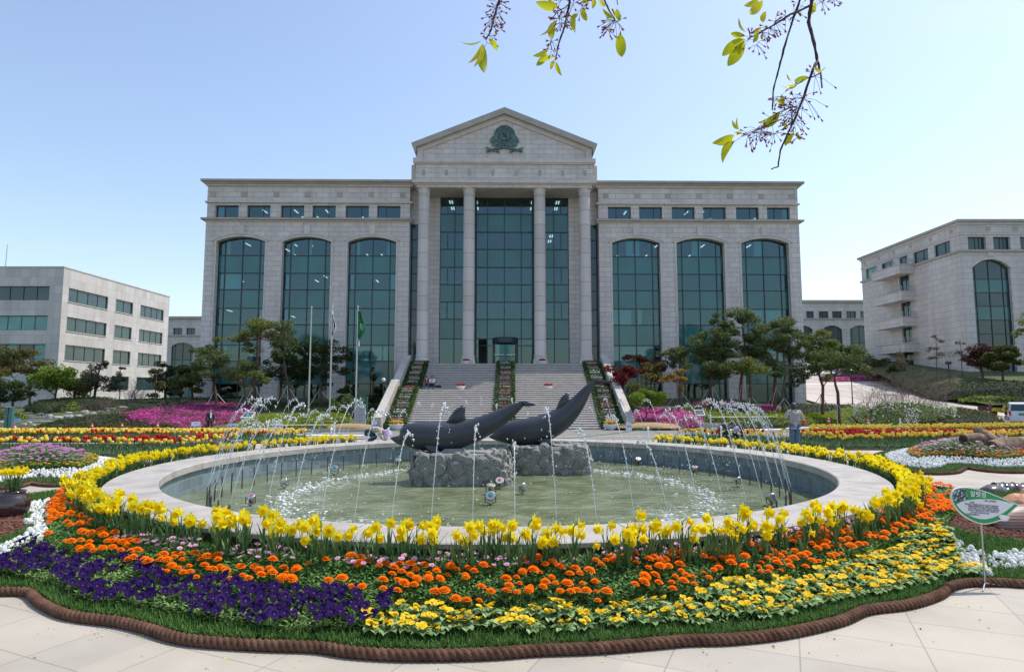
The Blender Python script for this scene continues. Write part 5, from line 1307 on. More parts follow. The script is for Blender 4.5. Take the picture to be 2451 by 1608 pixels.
for k in range(NJ):
 a=2*PI*(k+.5)/NJ;rd_=Vector((-math.cos(a),-math.sin(a),0));base_=Vector((PC[0]+RN*math.cos(a),PC[1]+RN*math.sin(a),WZ))
 if nz_proto is None:
  nz_proto=thing('fountain_nozzle','thin upright nozzle pipe of the jet ring standing in the pool water','nozzle',base_,0,'nozzle pipes ringing the pool')
  mb=MB();mb.tube([(0,0,-.2),(0,0,.36)],.014,6);mb.build('pipe',M['pipe'],nz_proto,local=True);mb=MB();mb.tube([(0,0,.36),(0,0,.42)],[.02,.009],6);mb.build('tip',M['pipe'],nz_proto,local=True);q_=nz_proto
 else:q_=copy_tree(nz_proto);q_.location=base_
 q_.rotation_euler=(rj.uniform(-.03,.03),rj.uniform(-.03,.03),rj.uniform(0,6))
 z0=.32;top=rj.choice((rj.uniform(1.65,1.9),rj.uniform(1.6,1.85),rj.uniform(1.55,1.9),rj.uniform(1.3,1.6)));vz=math.sqrt(2*9.8*(top-z0));T=vz/9.8+math.sqrt(2*(top-WZ)/9.8);sp_=LJ*rj.uniform(.85,1.12);vx=sp_/T;side=rd_.cross(Vector((0,0,1)))*rj.uniform(-.05,.05)
 mb=MB();P=lambda t:base_+Vector((0,0,z0-WZ))+(rd_+side)*(vx*t)+Vector((0,0,vz*t-4.9*t*t))
 tu=vz/9.8
 mb.tube([P(tu*q/10*.8)for q in range(11)],[.0045+.0002*q for q in range(11)],5)
 t=tu*.2
 while t<T:
  ph=t/T;p=P(t);jit=.012+.04*max(0,ph-.5)
  nd=2 if .36<ph<.56 else 1
  for _ in range(nd):
   c=p+Vector((rj.gauss(0,jit),rj.gauss(0,jit),rj.gauss(0,.02)));s=rj.uniform(.0045,.0098)*(1.35 if .32<ph<.6 else 1)*(.75 if ph>.75 else 1);e=rj.uniform(1.0,2.4)
   if ph>.55 and rj.random()<.5:continue
   mb.add([(c.x+x*s,c.y+y*s,c.z+z*s*e)for x,y,z in ico],icf,0,True)
  t+=.017 if ph<.62 else .026
 o=mb.build('water_jet',M['jet'],org=tuple(base_),fix=False);tag(o,'thin arching water jet of the fountain ring, breaking into white drops','water jet','water jets of the fountain ring')
dp=[]
for _ in range(650):
 a=rj.uniform(0,2*PI);rr_=rj.gauss(4.3,.5);dp.append((PC[0]+rr_*math.cos(a),PC[1]+rr_*math.sin(a),WZ+abs(rj.gauss(0,.09))+.01,rj.uniform(.006,.016)))
for _ in range(260):
 a=rj.uniform(0,2*PI);rr_=rj.uniform(3.8,5.7);dp.append((PC[0]+rr_*math.cos(a),PC[1]+rr_*math.sin(a),rj.uniform(.1,1.5),rj.uniform(.006,.013)))
mb=MB()
for x,y,z,s in dp:mb.add([(x+a*s,y+b_*s,z+c*s*1.3)for a,b_,c in ico],icf,0,True)
o=mb.build('water_drops',M['jet'],fix=False);o['kind']='stuff'
M['foam']=flat('white_foam',(.80,.84,.84),.5,.1,30,bump=.5,bscale=80)
mb=MB()
for k in range(NJ):
 a=2*PI*(k+.5)/NJ;rr_=RN-LJ+rj.uniform(-.2,.2);c=(PC[0]+rr_*math.cos(a),PC[1]+rr_*math.sin(a))
 for _ in range(13):
  s=rj.uniform(.008,.03);x,y=c[0]+rj.gauss(0,.16),c[1]+rj.gauss(0,.16);mb.add([(x+p[0]*s*1.5,y+p[1]*s*1.5,WZ+p[2]*s*.45)for p in ico],icf,0,True)
o=mb.build('foam',M['foam'],fix=False);o['kind']='stuff'
def spot(u,v,lens,label,tilt=.7,yaw=0,s=1.0):
 x,y=gz(u,v,.06);root=thing('pool_spotlight',label,'spotlight',(x,y,WZ),yaw);r=.085*s
 mt=Matrix.Translation((0,0,.17))@Matrix.Rotation(tilt,4,'X')
 def L(prof,mk,nm,par=root,n=16):
  mb=MB();mb.lathe(prof,n=n);mb.v=[tuple(mt@Vector(p))for p in mb.v];return mb.build(nm,mk,par,local=True)
 hs=L([(.02,-.13),(r*.62,-.12),(r*.7,-.03),(r,.0),(r,.03),(r*.9,.036)],M['metal'],'housing')
 L([(r*.86,.028),(.0,.046)],lens,'lens')
 mb=MB();mb.tube([(r*1.05,0,.17),(r*1.05,0,.06),(0,0,.02),(-r*1.05,0,.06),(-r*1.05,0,.17)],.009,5);mb.tube([(0,0,.02),(0,0,-.1)],.012,5);mb.build('bracket',M['pipe'],root,local=True)
lr=flat('red_lens',(.42,.05,.03),.15,.1,9,spec=.8);ly=flat('yellow_lens',(.55,.42,.03),.15,.1,9,spec=.8);lg=flat('green_lens',(.02,.22,.16),.15,.1,9,spec=.8)
spot(600,1190,lr,'red-lensed spotlight at the left edge of the pool, beside grouped nozzles',.5)
spot(680,1152,ly,'yellow-lensed spotlight near the left pool wall',.9,-.6)
spot(801,1122,lg,'green-lensed spotlight near the rear left pool wall, tilted forward',1.1,.2)
spot(953,1102,lg,'green-lensed spotlight just left of the nearer pedestal',.4)
spot(1175,1164,ly,'yellow-lensed spotlight in front of the nearer pedestal',.25,0,1.15)
spot(1196,1152,lr,'red-lensed spotlight close against the nearer pedestal',.7,0,1.15)
spot(1174,1188,lg,'grey spotlight seen from behind, nearest one in front of the pedestals',-1.0,PI,1.1)
spot(1250,1164,lg,'spotlight tipped on its side right of the nearer pedestal',-.6,1.0,1.1)
spot(1528,1100,lr,'small red-lensed spotlight at the rear of the pool, right of the farther pedestal',.5)
spot(1663,1120,lr,'red-lensed spotlight near the right pool wall',.25)
spot(1765,1148,lg,'spotlight leaning outward by the right pool wall',-.5,.9)
spot(1845,1190,lg,'spotlight beside the rightmost nozzle cluster',-.6,.4,1.2)
# ------------------------------------------------------------------ foliage clouds
def cards(name,P,size,mats,parent=None,seed=0,aspect=.5,flatness=0.0,kind=None,mi=None,droop=0.0):
 """one small pointed leaf (or needle tuft) per point; P: (n,3) world positions"""
 r=np.random.default_rng(seed);n=len(P)
 D=r.normal(size=(n,3));D[:,2]=D[:,2]*(1-flatness)+droop;D/=np.linalg.norm(D,axis=1)[:,None]
 E_=r.normal(size=(n,3));E_[:,2]*=(1-flatness*.7);E_-=(E_*D).sum(1)[:,None]*D;E_/=np.linalg.norm(E_,axis=1)[:,None]
 s=(r.uniform(.6,1.35,n)*size)[:,None]
 V=np.stack([P-D*s*.5,P+E_*s*aspect*.5,P+D*s*.5,P-E_*s*aspect*.5],1).reshape(-1,3)
 Fq=np.arange(n*4).reshape(-1,4)
 return np_mesh(name,V,[Fq],mats,[mi]if mi is not None else None,parent=parent)
def shell_pts(r,c,rad,n,inner=.55):
 d=r.normal(size=(n,3));d/=np.linalg.norm(d,axis=1)[:,None];k=r.uniform(inner**3,1,n)**(1/3)
 return np.array(c)+d*k[:,None]*np.array(rad)
def lm(nm,cols,tr=.35):M[nm]=leafm(nm,cols,.6,tr,.2)
lm('pine_needles',[(.035,.060,.018),(.080,.120,.035),(.14,.19,.06),(.22,.27,.10)])
lm('pine_needles_dark',[(.022,.042,.014),(.050,.080,.026),(.095,.135,.045)])
lm('pine_needles_warm',[(.05,.075,.016),(.12,.155,.035),(.20,.235,.06),(.28,.30,.09)])
lm('spring_leaves',[(.09,.15,.015),(.18,.27,.03),(.28,.38,.06)],.35)
lm('bronze_leaves',[(.07,.06,.02),(.13,.10,.03),(.18,.17,.04),(.10,.13,.03)])
lm('red_leaves',[(.08,.008,.012),(.16,.018,.02),(.25,.04,.035)])
lm('dark_red_leaves',[(.035,.010,.012),(.07,.02,.018),(.11,.035,.028)])
lm('magnolia_leaves',[(.035,.05,.025),(.07,.09,.04),(.14,.12,.07),(.15,.08,.06)])
lm('olive_leaves',[(.04,.06,.015),(.09,.11,.03),(.16,.16,.05)])
lm('orange_leaves',[(.22,.14,.04),(.34,.22,.06),(.38,.28,.10)])
lm('bare_twigs',[(.09,.06,.045),(.16,.115,.085),(.22,.17,.13)],0)
lm('hedge_dark',[(.018,.034,.012),(.04,.065,.02),(.075,.105,.035)])
lm('hedge_olive',[(.045,.05,.014),(.085,.085,.022),(.13,.105,.035)])
lm('hedge_lime',[(.18,.25,.004),(.32,.41,.006),(.46,.55,.015)],.45)
lm('azalea',[(.46,.04,.24),(.64,.09,.38),(.50,.06,.28),(.74,.22,.48)],.3)
lm('azalea_dark',[(.24,.04,.14),(.36,.08,.24),(.13,.11,.04),(.30,.14,.16)],.3)
lm('azalea_pink',[(.60,.05,.32),(.72,.14,.42),(.75,.30,.50)],.3)
lm('lawn_grass',[(.05,.10,.015),(.09,.15,.025),(.13,.19,.04)],.3)
lm('stair_green',[(.02,.06,.015),(.05,.11,.03),(.10,.18,.05)],.25)
lm('white_bloom',[(.62,.62,.58),(.78,.78,.75)],.15)
lm('red_bloom',[(.45,.02,.03),(.62,.05,.06),(.7,.18,.16)],.2)
lm('pink_bloom',[(.62,.25,.25),(.75,.45,.4)],.2)
lm('yellow_bloom',[(.80,.36,.005),(.85,.48,.01)],.25)
M['bark']=flat('pine_bark',(.10,.065,.05),.95,.4,5,bump=.8,bscale=25)
M['bark_red']=flat('red_pine_bark',(.17,.085,.06),.95,.4,5,bump=.8,bscale=25)
M['bark_grey']=flat('grey_bark',(.17,.14,.12),.9,.3,5,bump=.5,bscale=25)
M['pole']=flat('support_pole',(.50,.49,.47),.6,.15,3)
M['strap_']=flat('trunk_wrap',(.42,.33,.22),.9)
def treebase(u,v,Y):
 """ground point under picture position (u,v) at depth Y"""
 x=gy(u,v,Y)[0];return x,Y,H(x,Y)+.1
def tree(name,label,Y,base,trunk,blobs,leafmat,size=.205,dens=40,bark='bark',tw=.14,poles=0,group=None,aspect=.35,flatn=.3,seed=0,limbs=True,hz=None,droop=0):
 """base (u,v); trunk: picture points from base up; blobs: (u,v,half width px,half height px[,depth offset m])"""
 r=np.random.default_rng(seed+int(base[0]));rr_=random.Random(seed+int(base[0]))
 bx=gy(base[0],base[1],Y)[0];bz=(hz(bx,Y)if hz else H(bx,Y)+.05)
 root=thing(name,label,'tree',(bx,Y,bz),group=group)
 pts=[Vector((bx,Y,bz-.3))];k=len(trunk)
 for u,v in trunk:x,z=gy(u,v,Y);pts.append(Vector((x,Y+rr_.uniform(-.15,.15),max(z,bz+.2))))
 mb=MB();mb.tube(pts,[tw*(1-.65*i/k)for i in range(k+1)],7)
 P=[];ppm=F/Y;top=pts[-1]
 for b_ in blobs:
  u,v,hw,hh=b_[:4];dy=b_[4]if len(b_)>4 else rr_.uniform(-.8,.8);x,z=gy(u,v,Y+dy);c=Vector((x,Y+dy,z));rw=hw/ppm*1.3;rh=hh/ppm*1.25
  if limbs:
   best=min(range(1,len(pts)),key=lambda i:abs(pts[i].z-(c.z-rw*.5))+.3*abs(pts[i].x-c.x));s=pts[best];m_=s.lerp(c,.55)+Vector((0,0,-.12*rw));mb.tube([s,m_,c],[tw*.42,tw*.26,tw*.1],5)
   for _ in range(4):
    e_=c+Vector((rr_.uniform(-.7,.7)*rw,rr_.uniform(-.5,.5)*rw,rr_.uniform(-.3,.5)*rh));mb.tube([m_.lerp(c,.6),e_],[tw*.14,tw*.05],4)
  nsub=max(3,int(rw*rh*4));vol=rw*rh
  for _ in range(nsub):
   d=r.normal(size=3);d/=np.linalg.norm(d);q=np.array([c.x,c.y,c.z])+d*np.array([rw,rw*.8,rh])*r.uniform(.2,.98);sr=r.uniform(.32,.62)*min(rw,1.5)
   P.append(shell_pts(r,q,(sr,sr,sr*(.55 if flatn>.2 else .8)),int(dens*rw*max(rh,.45*rw)/nsub*17/(size/.24)**1.5)+10,.25))
 mb.build('trunk',M[bark],root)
 if P:cards('crown',np.concatenate(P),size,[M[leafmat]],root,seed,aspect,flatn,droop=droop)
 if poles:
  for i in range(poles):
   a=2*PI*i/poles+rr_.uniform(-.3,.3);R_=rr_.uniform(1.0,1.5);h=min(pts[-1].z-bz,9)*.33
   tp=pts[1].lerp(pts[2],.6)if k>1 else pts[1];x,y=bx+R_*math.cos(a),Y+R_*math.sin(a)*.8;mb=MB();mb.tube([(x,y,(hz(x,y)if hz else H(x,y))+.05),(tp.x,tp.y,bz+max(1.6,h))],.028,5);mb.build('support_pole',M['pole'],root)
 return root
PG='pines planted in front of the main building'
tree('pine_tree','dark broad pine at the left corner of the main building, leaning crown',54,(520,965),[(518,945),(511,912),(505,880)],[(500,850,40,22),(475,872,28,16),(530,873,32,18),(505,895,42,14),(462,900,22,14),(490,832,22,12)],'pine_needles',poles=3,seed=1)
tree('pine_tree','small low pine with spreading arms, second from the left corner of the main building',52,(590,965),[(588,945),(582,925)],[(560,885,32,15),(590,876,26,13),(548,902,28,12),(612,900,26,12),(640,912,18,8),(575,868,22,10)],'pine_needles_warm',poles=3,seed=2,tw=.13)
tree('pine_tree','tall pine with a high flat crown and bent trunk, left of the flagpoles',53,(604,962),[(606,925),(612,890),(620,850),(623,810),(620,790)],[(615,782,46,16),(585,795,24,12),(655,790,26,14),(635,775,26,10),(545,812,26,9),(594,812,26,12),(650,812,22,9),(598,838,20,7),(628,768,22,8)],'pine_needles_warm',poles=3,bark='bark_red',seed=3)
tree('pine_tree','tall layered pine just left of the bare flagpole',53.5,(697,965),[(692,930),(684,895),(680,850),(682,800)],[(680,782,22,9),(700,794,22,8),(664,800,22,9),(706,812,22,9),(655,820,24,9),(695,830,30,10),(660,845,26,9),(700,852,24,9),(668,862,26,9),(640,866,14,6)],'pine_needles',poles=4,seed=4)
tree('pine_tree','dark low pine behind the bare flagpole',55.5,(668,962),[(672,930),(678,900)],[(668,890,42,22),(700,900,40,22),(640,895,24,16),(720,880,30,20),(690,868,30,14)],'pine_needles_dark',poles=2,seed=5)
tree('pine_tree','broad dark pine between the two flags, in front of the glass',55,(770,962),[(768,930),(764,895),(768,850)],[(765,822,34,12),(740,838,28,13),(800,838,30,12),(770,858,46,14),(820,862,30,11),(735,870,32,12),(785,884,40,13),(825,885,20,9),(750,900,34,12)],'pine_needles_dark',poles=3,seed=6)
tree('pine_tree','modest pine right of the yellow-leaved sapling',54,(1628,955),[(1627,920),(1626,890),(1624,865)],[(1620,835,26,12),(1604,850,24,10),(1642,848,20,10),(1625,866,30,10),(1590,852,14,6),(1608,876,18,7)],'pine_needles',poles=2,seed=7,tw=.11)
tree('pine_tree','big cone-topped dark pine, first of the tall group right of the stairs',53,(1700,957),[(1700,925),(1703,890),(1706,840),(1708,790)],[(1708,768,18,14),(1700,792,30,14),(1722,800,26,12),(1685,815,34,13),(1722,825,36,14),(1672,838,30,12),(1705,848,46,15),(1745,846,26,12),(1670,866,36,12),(1715,875,48,14),(1748,880,30,10),(1690,892,36,10),(1730,902,24,8)],'pine_needles',dens=46,poles=4,seed=8,tw=.17)
tree('pine_tree','tallest pine right of the stairs, with an open reddish trunk below',54,(1770,952),[(1773,920),(1778,885),(1784,850),(1780,800),(1778,770)],[(1778,748,32,12),(1758,764,26,10),(1802,764,28,11),(1775,780,42,13),(1812,790,26,12),(1758,798,34,12),(1795,812,42,13),(1765,828,34,12),(1815,830,24,11),(1790,848,36,10)],'pine_needles',dens=44,bark='bark_red',poles=3,seed=9,tw=.16)
tree('pine_tree','pine with drooping lower branches between the two tallest pines',51,(1797,965),[(1796,930),(1794,895),(1790,865)],[(1790,870,34,11),(1762,882,26,9),(1812,884,26,9),(1780,895,24,8),(1745,872,16,7)],'pine_needles_warm',poles=3,seed=10)
tree('pine_tree','wide flat-topped pine near the right end of the main building',53,(1854,955),[(1855,925),(1858,885),(1862,840),(1868,800)],[(1868,772,34,10),(1845,784,30,11),(1895,788,34,12),(1860,800,42,13),(1905,808,28,12),(1838,815,26,12),(1875,825,46,14),(1912,832,22,11),(1845,842,34,12),(1888,850,34,12),(1860,868,30,10)],'pine_needles',dens=44,bark='bark_red',poles=3,seed=11,tw=.16)
tree('pine_tree','pine standing closest to the kerb behind the woman',50,(1873,972),[(1874,945),(1876,915),(1884,880)],[(1888,880,38,12),(1866,898,22,8),(1912,894,28,10),(1900,912,24,8),(1930,880,16,8)],'pine_needles_dark',poles=2,seed=12)
tree('pine_tree','shaggy pine beyond the right end of the main building',53,(1966,952),[(1968,925),(1962,895),(1965,860),(1960,820)],[(1952,800,28,12),(1980,818,28,12),(1940,822,26,12),(1966,838,40,14),(1995,846,24,12),(1945,856,30,12),(1978,866,34,12),(1955,882,30,10),(1930,895,18,8),(1985,900,20,8)],'pine_needles_warm',dens=42,bark='bark_red',poles=3,seed=13)
tree('pine_tree','low spreading pine with S-shaped trunk beside the lamp post on the right lawn',50,(2006,960),[(2006,940),(1998,920),(1998,900),(2010,880)],[(2018,842,40,13),(1990,856,34,12),(2048,856,28,12),(2020,868,46,13),(2060,876,20,9),(1985,880,24,9),(2040,888,24,8),(2082,895,12,9)],'pine_needles',dens=42,poles=3,seed=14)
tree('pine_tree','pine branch entering at the right edge of the photo, in front of the right wing',62,(2475,905),[(2475,860),(2478,800),(2480,770)],[(2436,790,16,7),(2452,775,20,9),(2470,755,24,12),(2430,800,10,5),(2480,790,24,10)],'pine_needles_warm',seed=15,hz=HB)
tree('maple_tree','tall airy tree with rusty and green new leaves in front of the left office block',60,(72,972),[(72,930),(75,890),(72,850)],[(72,838,26,16),(40,858,30,14),(100,868,30,13),(60,885,46,14),(20,868,26,14),(125,884,22,8),(25,896,40,14),(95,900,30,12)],'bronze_leaves',size=.2,dens=26,aspect=.5,flatn=.4,seed=20,hz=lambda x,y:H(x,y))
tree('pine_tree','dark spreading pine low at the left edge above the stone steps',55,(30,985),[(32,960),(34,930)],[(30,918,50,14),(60,930,32,12),(10,936,34,12),(45,950,40,10),(78,945,14,6)],'pine_needles_dark',seed=21)
tree('maple_tree','bright yellow-green rounded tree in front of the left office block corner',57,(132,975),[(134,945),(138,915)],[(135,888,28,16),(112,900,28,16),(158,900,24,16),(135,912,44,14),(105,922,22,12),(165,918,18,10)],'spring_leaves',size=.2,aspect=.6,flatn=.1,dens=44,seed=22,bark='bark')
tree('maple_tree','smaller yellow-green tree right of the bright rounded one',58,(178,965),[(180,945),(188,925)],[(192,908,26,12),(178,922,28,12),(208,924,20,12),(192,934,30,9)],'spring_leaves',size=.2,aspect=.6,flatn=.1,dens=44,seed=23)
tree('magnolia_tree','reddish-grey pyramidal tree in front of the left office windows',58,(224,966),[(226,935),(232,900),(242,870)],[(244,866,12,9),(238,882,20,10),(232,898,30,12),(250,905,26,12),(228,918,36,13),(255,925,26,10)],'magnolia_leaves',size=.2,aspect=.5,dens=30,seed=24)
tree('sapling','thin sapling with sparse leaves before the left office block',58,(286,962),[(286,930),(288,895),(290,872)],[(290,882,9,8),(286,895,11,8),(292,908,9,6),(284,915,6,4)],'magnolia_leaves',size=.18,dens=26,tw=.05,seed=25)
tree('holly_tree','dark layered evergreen between the left office block and the main building',60,(395,962),[(395,930),(398,900)],[(388,876,18,10),(372,890,24,10),(402,892,24,12),(385,905,32,12),(412,912,20,12),(388,925,28,12),(410,935,20,12)],'pine_needles_dark',size=.24,dens=48,seed=26)
tree('young_tree','yellow-green young tree just left of the corner pine',57,(432,962),[(432,930),(434,905)],[(434,888,20,12),(424,905,22,13),(446,908,16,14),(434,926,24,13),(360,905,0.1,.1)],'olive_leaves',size=.2,dens=40,aspect=.5,seed=27)
tree('young_tree','sparse olive young tree above the pink azaleas',53,(372,985),[(372,950),(375,915)],[(375,895,14,16),(366,918,16,14),(384,928,14,12),(372,945,18,10)],'olive_leaves',size=.17,dens=24,aspect=.5,seed=28,tw=.07)
tree('maple_tree','yellow-green airy tree cut by the left edge of the photo',61,(0,975),[(0,930),(-2,880)],[(0,848,30,16),(22,866,28,14),(-25,870,30,16),(5,888,40,14)],'olive_leaves',size=.2,dens=34,aspect=.5,seed=51,hz=lambda x,y:H(x,y))
tree('young_tree','dense olive tree squeezed between the yellow-green one and the corner pine',58,(462,965),[(460,930),(458,900)],[(452,884,22,12),(466,902,22,12),(448,916,26,13),(470,930,20,12)],'bronze_leaves',size=.2,dens=44,aspect=.5,seed=52)
for(u,v,hh,lab)in((834,965,30,'small dark conical conifer beside the flagpole'),(893,965,45,'taller dark conical conifer left of the staircase')):
 tree('conical_conifer',lab,54,(u,v),[(u,v-hh),(u,v-2*hh*.9)],[(u,v-8,22,10,0),(u,v-hh*.7,18,hh*.4,0),(u,v-hh*1.25,12,hh*.4,0),(u,v-hh*1.75,6,hh*.3,0)],'pine_needles_dark',dens=90,limbs=False,seed=30)
tree('red_maple','crimson-leaved maple at the right foot of the building by the stairs',52,(1490,965),[(1490,940),(1492,915)],[(1490,885,24,12),(1470,896,18,12),(1512,898,20,12),(1488,910,30,12),(1462,915,12,12),(1530,888,14,8),(1478,928,16,10)],'red_leaves',size=.18,aspect=.6,dens=46,seed=31)
tree('red_maple','dark purple-red maple behind the crimson one',55,(1548,955),[(1548,920),(1545,890)],[(1540,862,26,9),(1560,872,26,10),(1510,856,18,8),(1545,885,34,10),(1572,868,18,8)],'dark_red_leaves',size=.18,aspect=.6,dens=36,seed=32)
tree('maple_tree','bronze-green maple right of the dark red one',53,(1556,962),[(1556,930),(1560,900)],[(1562,876,20,10),(1548,892,22,11),(1576,890,18,12),(1560,908,26,11),(1580,872,14,7)],'bronze_leaves',size=.18,aspect=.6,dens=38,seed=33)
tree('maple_tree','thin green sapling below the crimson maple',50,(1518,975),[(1518,955),(1520,935)],[(1510,918,18,8),(1530,922,20,9),(1516,936,24,8),(1545,930,14,6)],'olive_leaves',size=.16,aspect=.5,dens=22,seed=34,tw=.06)
tree('yellow_maple','little tree with orange-yellow new leaves, left of the modest pine',50,(1624,955),[(1622,930),(1620,912)],[(1608,896,16,7),(1628,894,14,7),(1596,908,12,6),(1618,910,18,7),(1635,912,8,8),(1626,928,8,8)],'orange_leaves',size=.15,aspect=.7,dens=60,seed=35,tw=.06)
TP=tree('topiary_pine','mushroom-shaped clipped green tree on a straw mound right of the stairs',46.6,(1546,1010),[(1547,990),(1544,968)],[(1546,951,30,9,0),(1530,955,16,7,0),(1562,956,18,7,0),(1572,962,10,5,0),(1546,944,20,6,0)],'spring_leaves',size=.13,aspect=.4,dens=210,seed=36,tw=.09,flatn=.1)
tree('shrub','dark rounded bush at the foot of the right wing',74,(2136,890),[(2136,884)],[(2136,876,20,10,0),(2126,882,14,8,0),(2148,882,14,8,0)],'hedge_dark',dens=70,limbs=False,seed=40,hz=HB)
for(u,v,top,lab,sd)in((2158,885,835,'leafless-looking sapling before the ground-floor door of the right wing',41),(2240,890,800,'tall thin sapling with sparse grey-green leaves against the right wing',42),(2302,888,812,'slim sapling at the corner of the right wing',43)):
 tree('sapling',lab,70,(u,v),[(u,(v+top)/2),(u-2,top)],[(u-4,top+8,9,7),(u+8,top+22,12,8),(u-10,top+30,12,8),(u+4,top+44,18,9)]if sd!=42 else[(u-2,top+6,8,7),(u+6,top+20,10,9),(u-8,top+36,14,10),(u+12,top+48,18,10),(u-6,top+58,14,9)],'magnolia_leaves',size=.2,dens=14,tw=.05,seed=sd,hz=HB)
tree('red_maple','dark plum-leaved tree in front of the tall arched window of the right wing',68,(2354,902),[(2352,885),(2346,860)],[(2350,836,24,12),(2326,848,20,11),(2368,850,18,12),(2342,864,30,11),(2322,872,14,8)],'dark_red_leaves',size=.2,aspect=.6,dens=40,seed=44,hz=HB)
tree('dogwood_tree','layered green tree with glossy leaves at the right edge',66,(2400,912),[(2400,890),(2402,865)],[(2402,835,30,7),(2380,848,24,7),(2424,850,24,7),(2398,862,38,8),(2432,866,14,6),(2370,872,20,6),(2408,876,34,6)],'olive_leaves',size=.22,aspect=.6,dens=60,seed=45,hz=HB)
tree('rear_tree','dark green treetop in front of the distant building on the right',90,(1990,900),[(1990,870),(1990,850)],[(1985,838,34,12),(2020,845,30,12),(1955,850,30,12),(2050,858,26,12),(2000,862,50,14)],'pine_needles',size=.4,dens=20,seed=46)
tree('rear_tree','rusty-topped trees beyond the upper end of the car park',84,(2085,905),[(2085,890),(2080,870)],[(2060,868,30,10),(2090,876,34,12),(2110,866,20,12),(2040,880,26,9)],'olive_leaves',size=.35,dens=20,seed=47)
def thicket(name,label,Y,u0,u1,vb,vt,n,hz=None,seed=0,lean=.6,col='bare_twigs',tw=.02):
 r=random.Random(seed);x0,z0=gy(u0,vb,Y);x1,_=gy(u1,vb,Y);zt_=gy(u0,vt,Y)[1]
 root=thing(name,label,'shrub',((x0+x1)/2,Y,(hz or H)((x0+x1)/2,Y)))
 st=MB();tg=MB()
 for i in range(n):
  x=r.uniform(x0,x1);y=Y+r.uniform(-.6,.6);zb_=(hz or H)(x,y)-.05;h=(zt_-zb_)*r.uniform(.6,1.0);lx=r.uniform(-lean,lean)+lean*.35;p0=Vector((x,y,zb_));p1=p0+Vector((lx*h*.3,r.uniform(-.1,.1)*h,h*.45));p2=p1+Vector((lx*h*.5,r.uniform(-.2,.2)*h,h*.45));st.tube([p0,p1,p2],[tw,tw*.7,tw*.35],4)
  for _ in range(9):
   b_=p0.lerp(p1,r.uniform(.5,1))if r.random()<.4 else p1.lerp(p2,r.random());d=Vector((r.uniform(-1,1)+lx,r.uniform(-.8,.8),r.uniform(.0,1))).normalized()*r.uniform(.2,.6)*h;e_=b_+d;tg.tube([b_,b_+d*.5+Vector((0,0,.04)),e_],[tw*.35,tw*.25,tw*.12],3,cap=False)
   for _ in range(3):q=b_.lerp(e_,r.random());tg.tube([q,q+Vector((r.uniform(-1,1),r.uniform(-1,1),r.uniform(-.1,.9))).normalized()*.18*h],[tw*.2,tw*.1],3,cap=False)
 st.build('stems',M['bark_grey'],root);tg.build('twigs',M['bare_twigs'],root,fix=False)
thicket('bare_shrub','wide leafless reddish-brown shrub thicket beside the sloping car park',54,2085,2215,955,885,42,seed=1,lean=.9,hz=H)
thicket('bare_shrub','leafless shrub on the bank above the car park, right of the thicket',62,2180,2270,912,880,22,seed=2,lean=.9,hz=HB)
thicket('bare_shrub','small leafless shrub left of the wide thicket',53,2062,2080,950,895,6,seed=3)
thicket('bare_shrub','leafless brown brush before the ground-floor windows of the left office block',56,300,355,968,905,26,seed=4,tw=.018)
thicket('bare_shrub','low leafless brush on the bank below the left office block',52,185,300,985,955,34,seed=5,tw=.015)
thicket('bare_shrub','pale forked bare shrub rising from the dark hedge on the left',44,212,226,1024,980,5,seed=6,tw=.035,lean=.5)
thicket('bare_shrub','pale bare shrub in the middle of the pink azalea bank',49,400,412,985,950,5,seed=7,tw=.025)
thicket('bare_shrub','bare shrub at the left end of the pink azalea bank',48,296,312,992,960,5,seed=8,tw=.02)
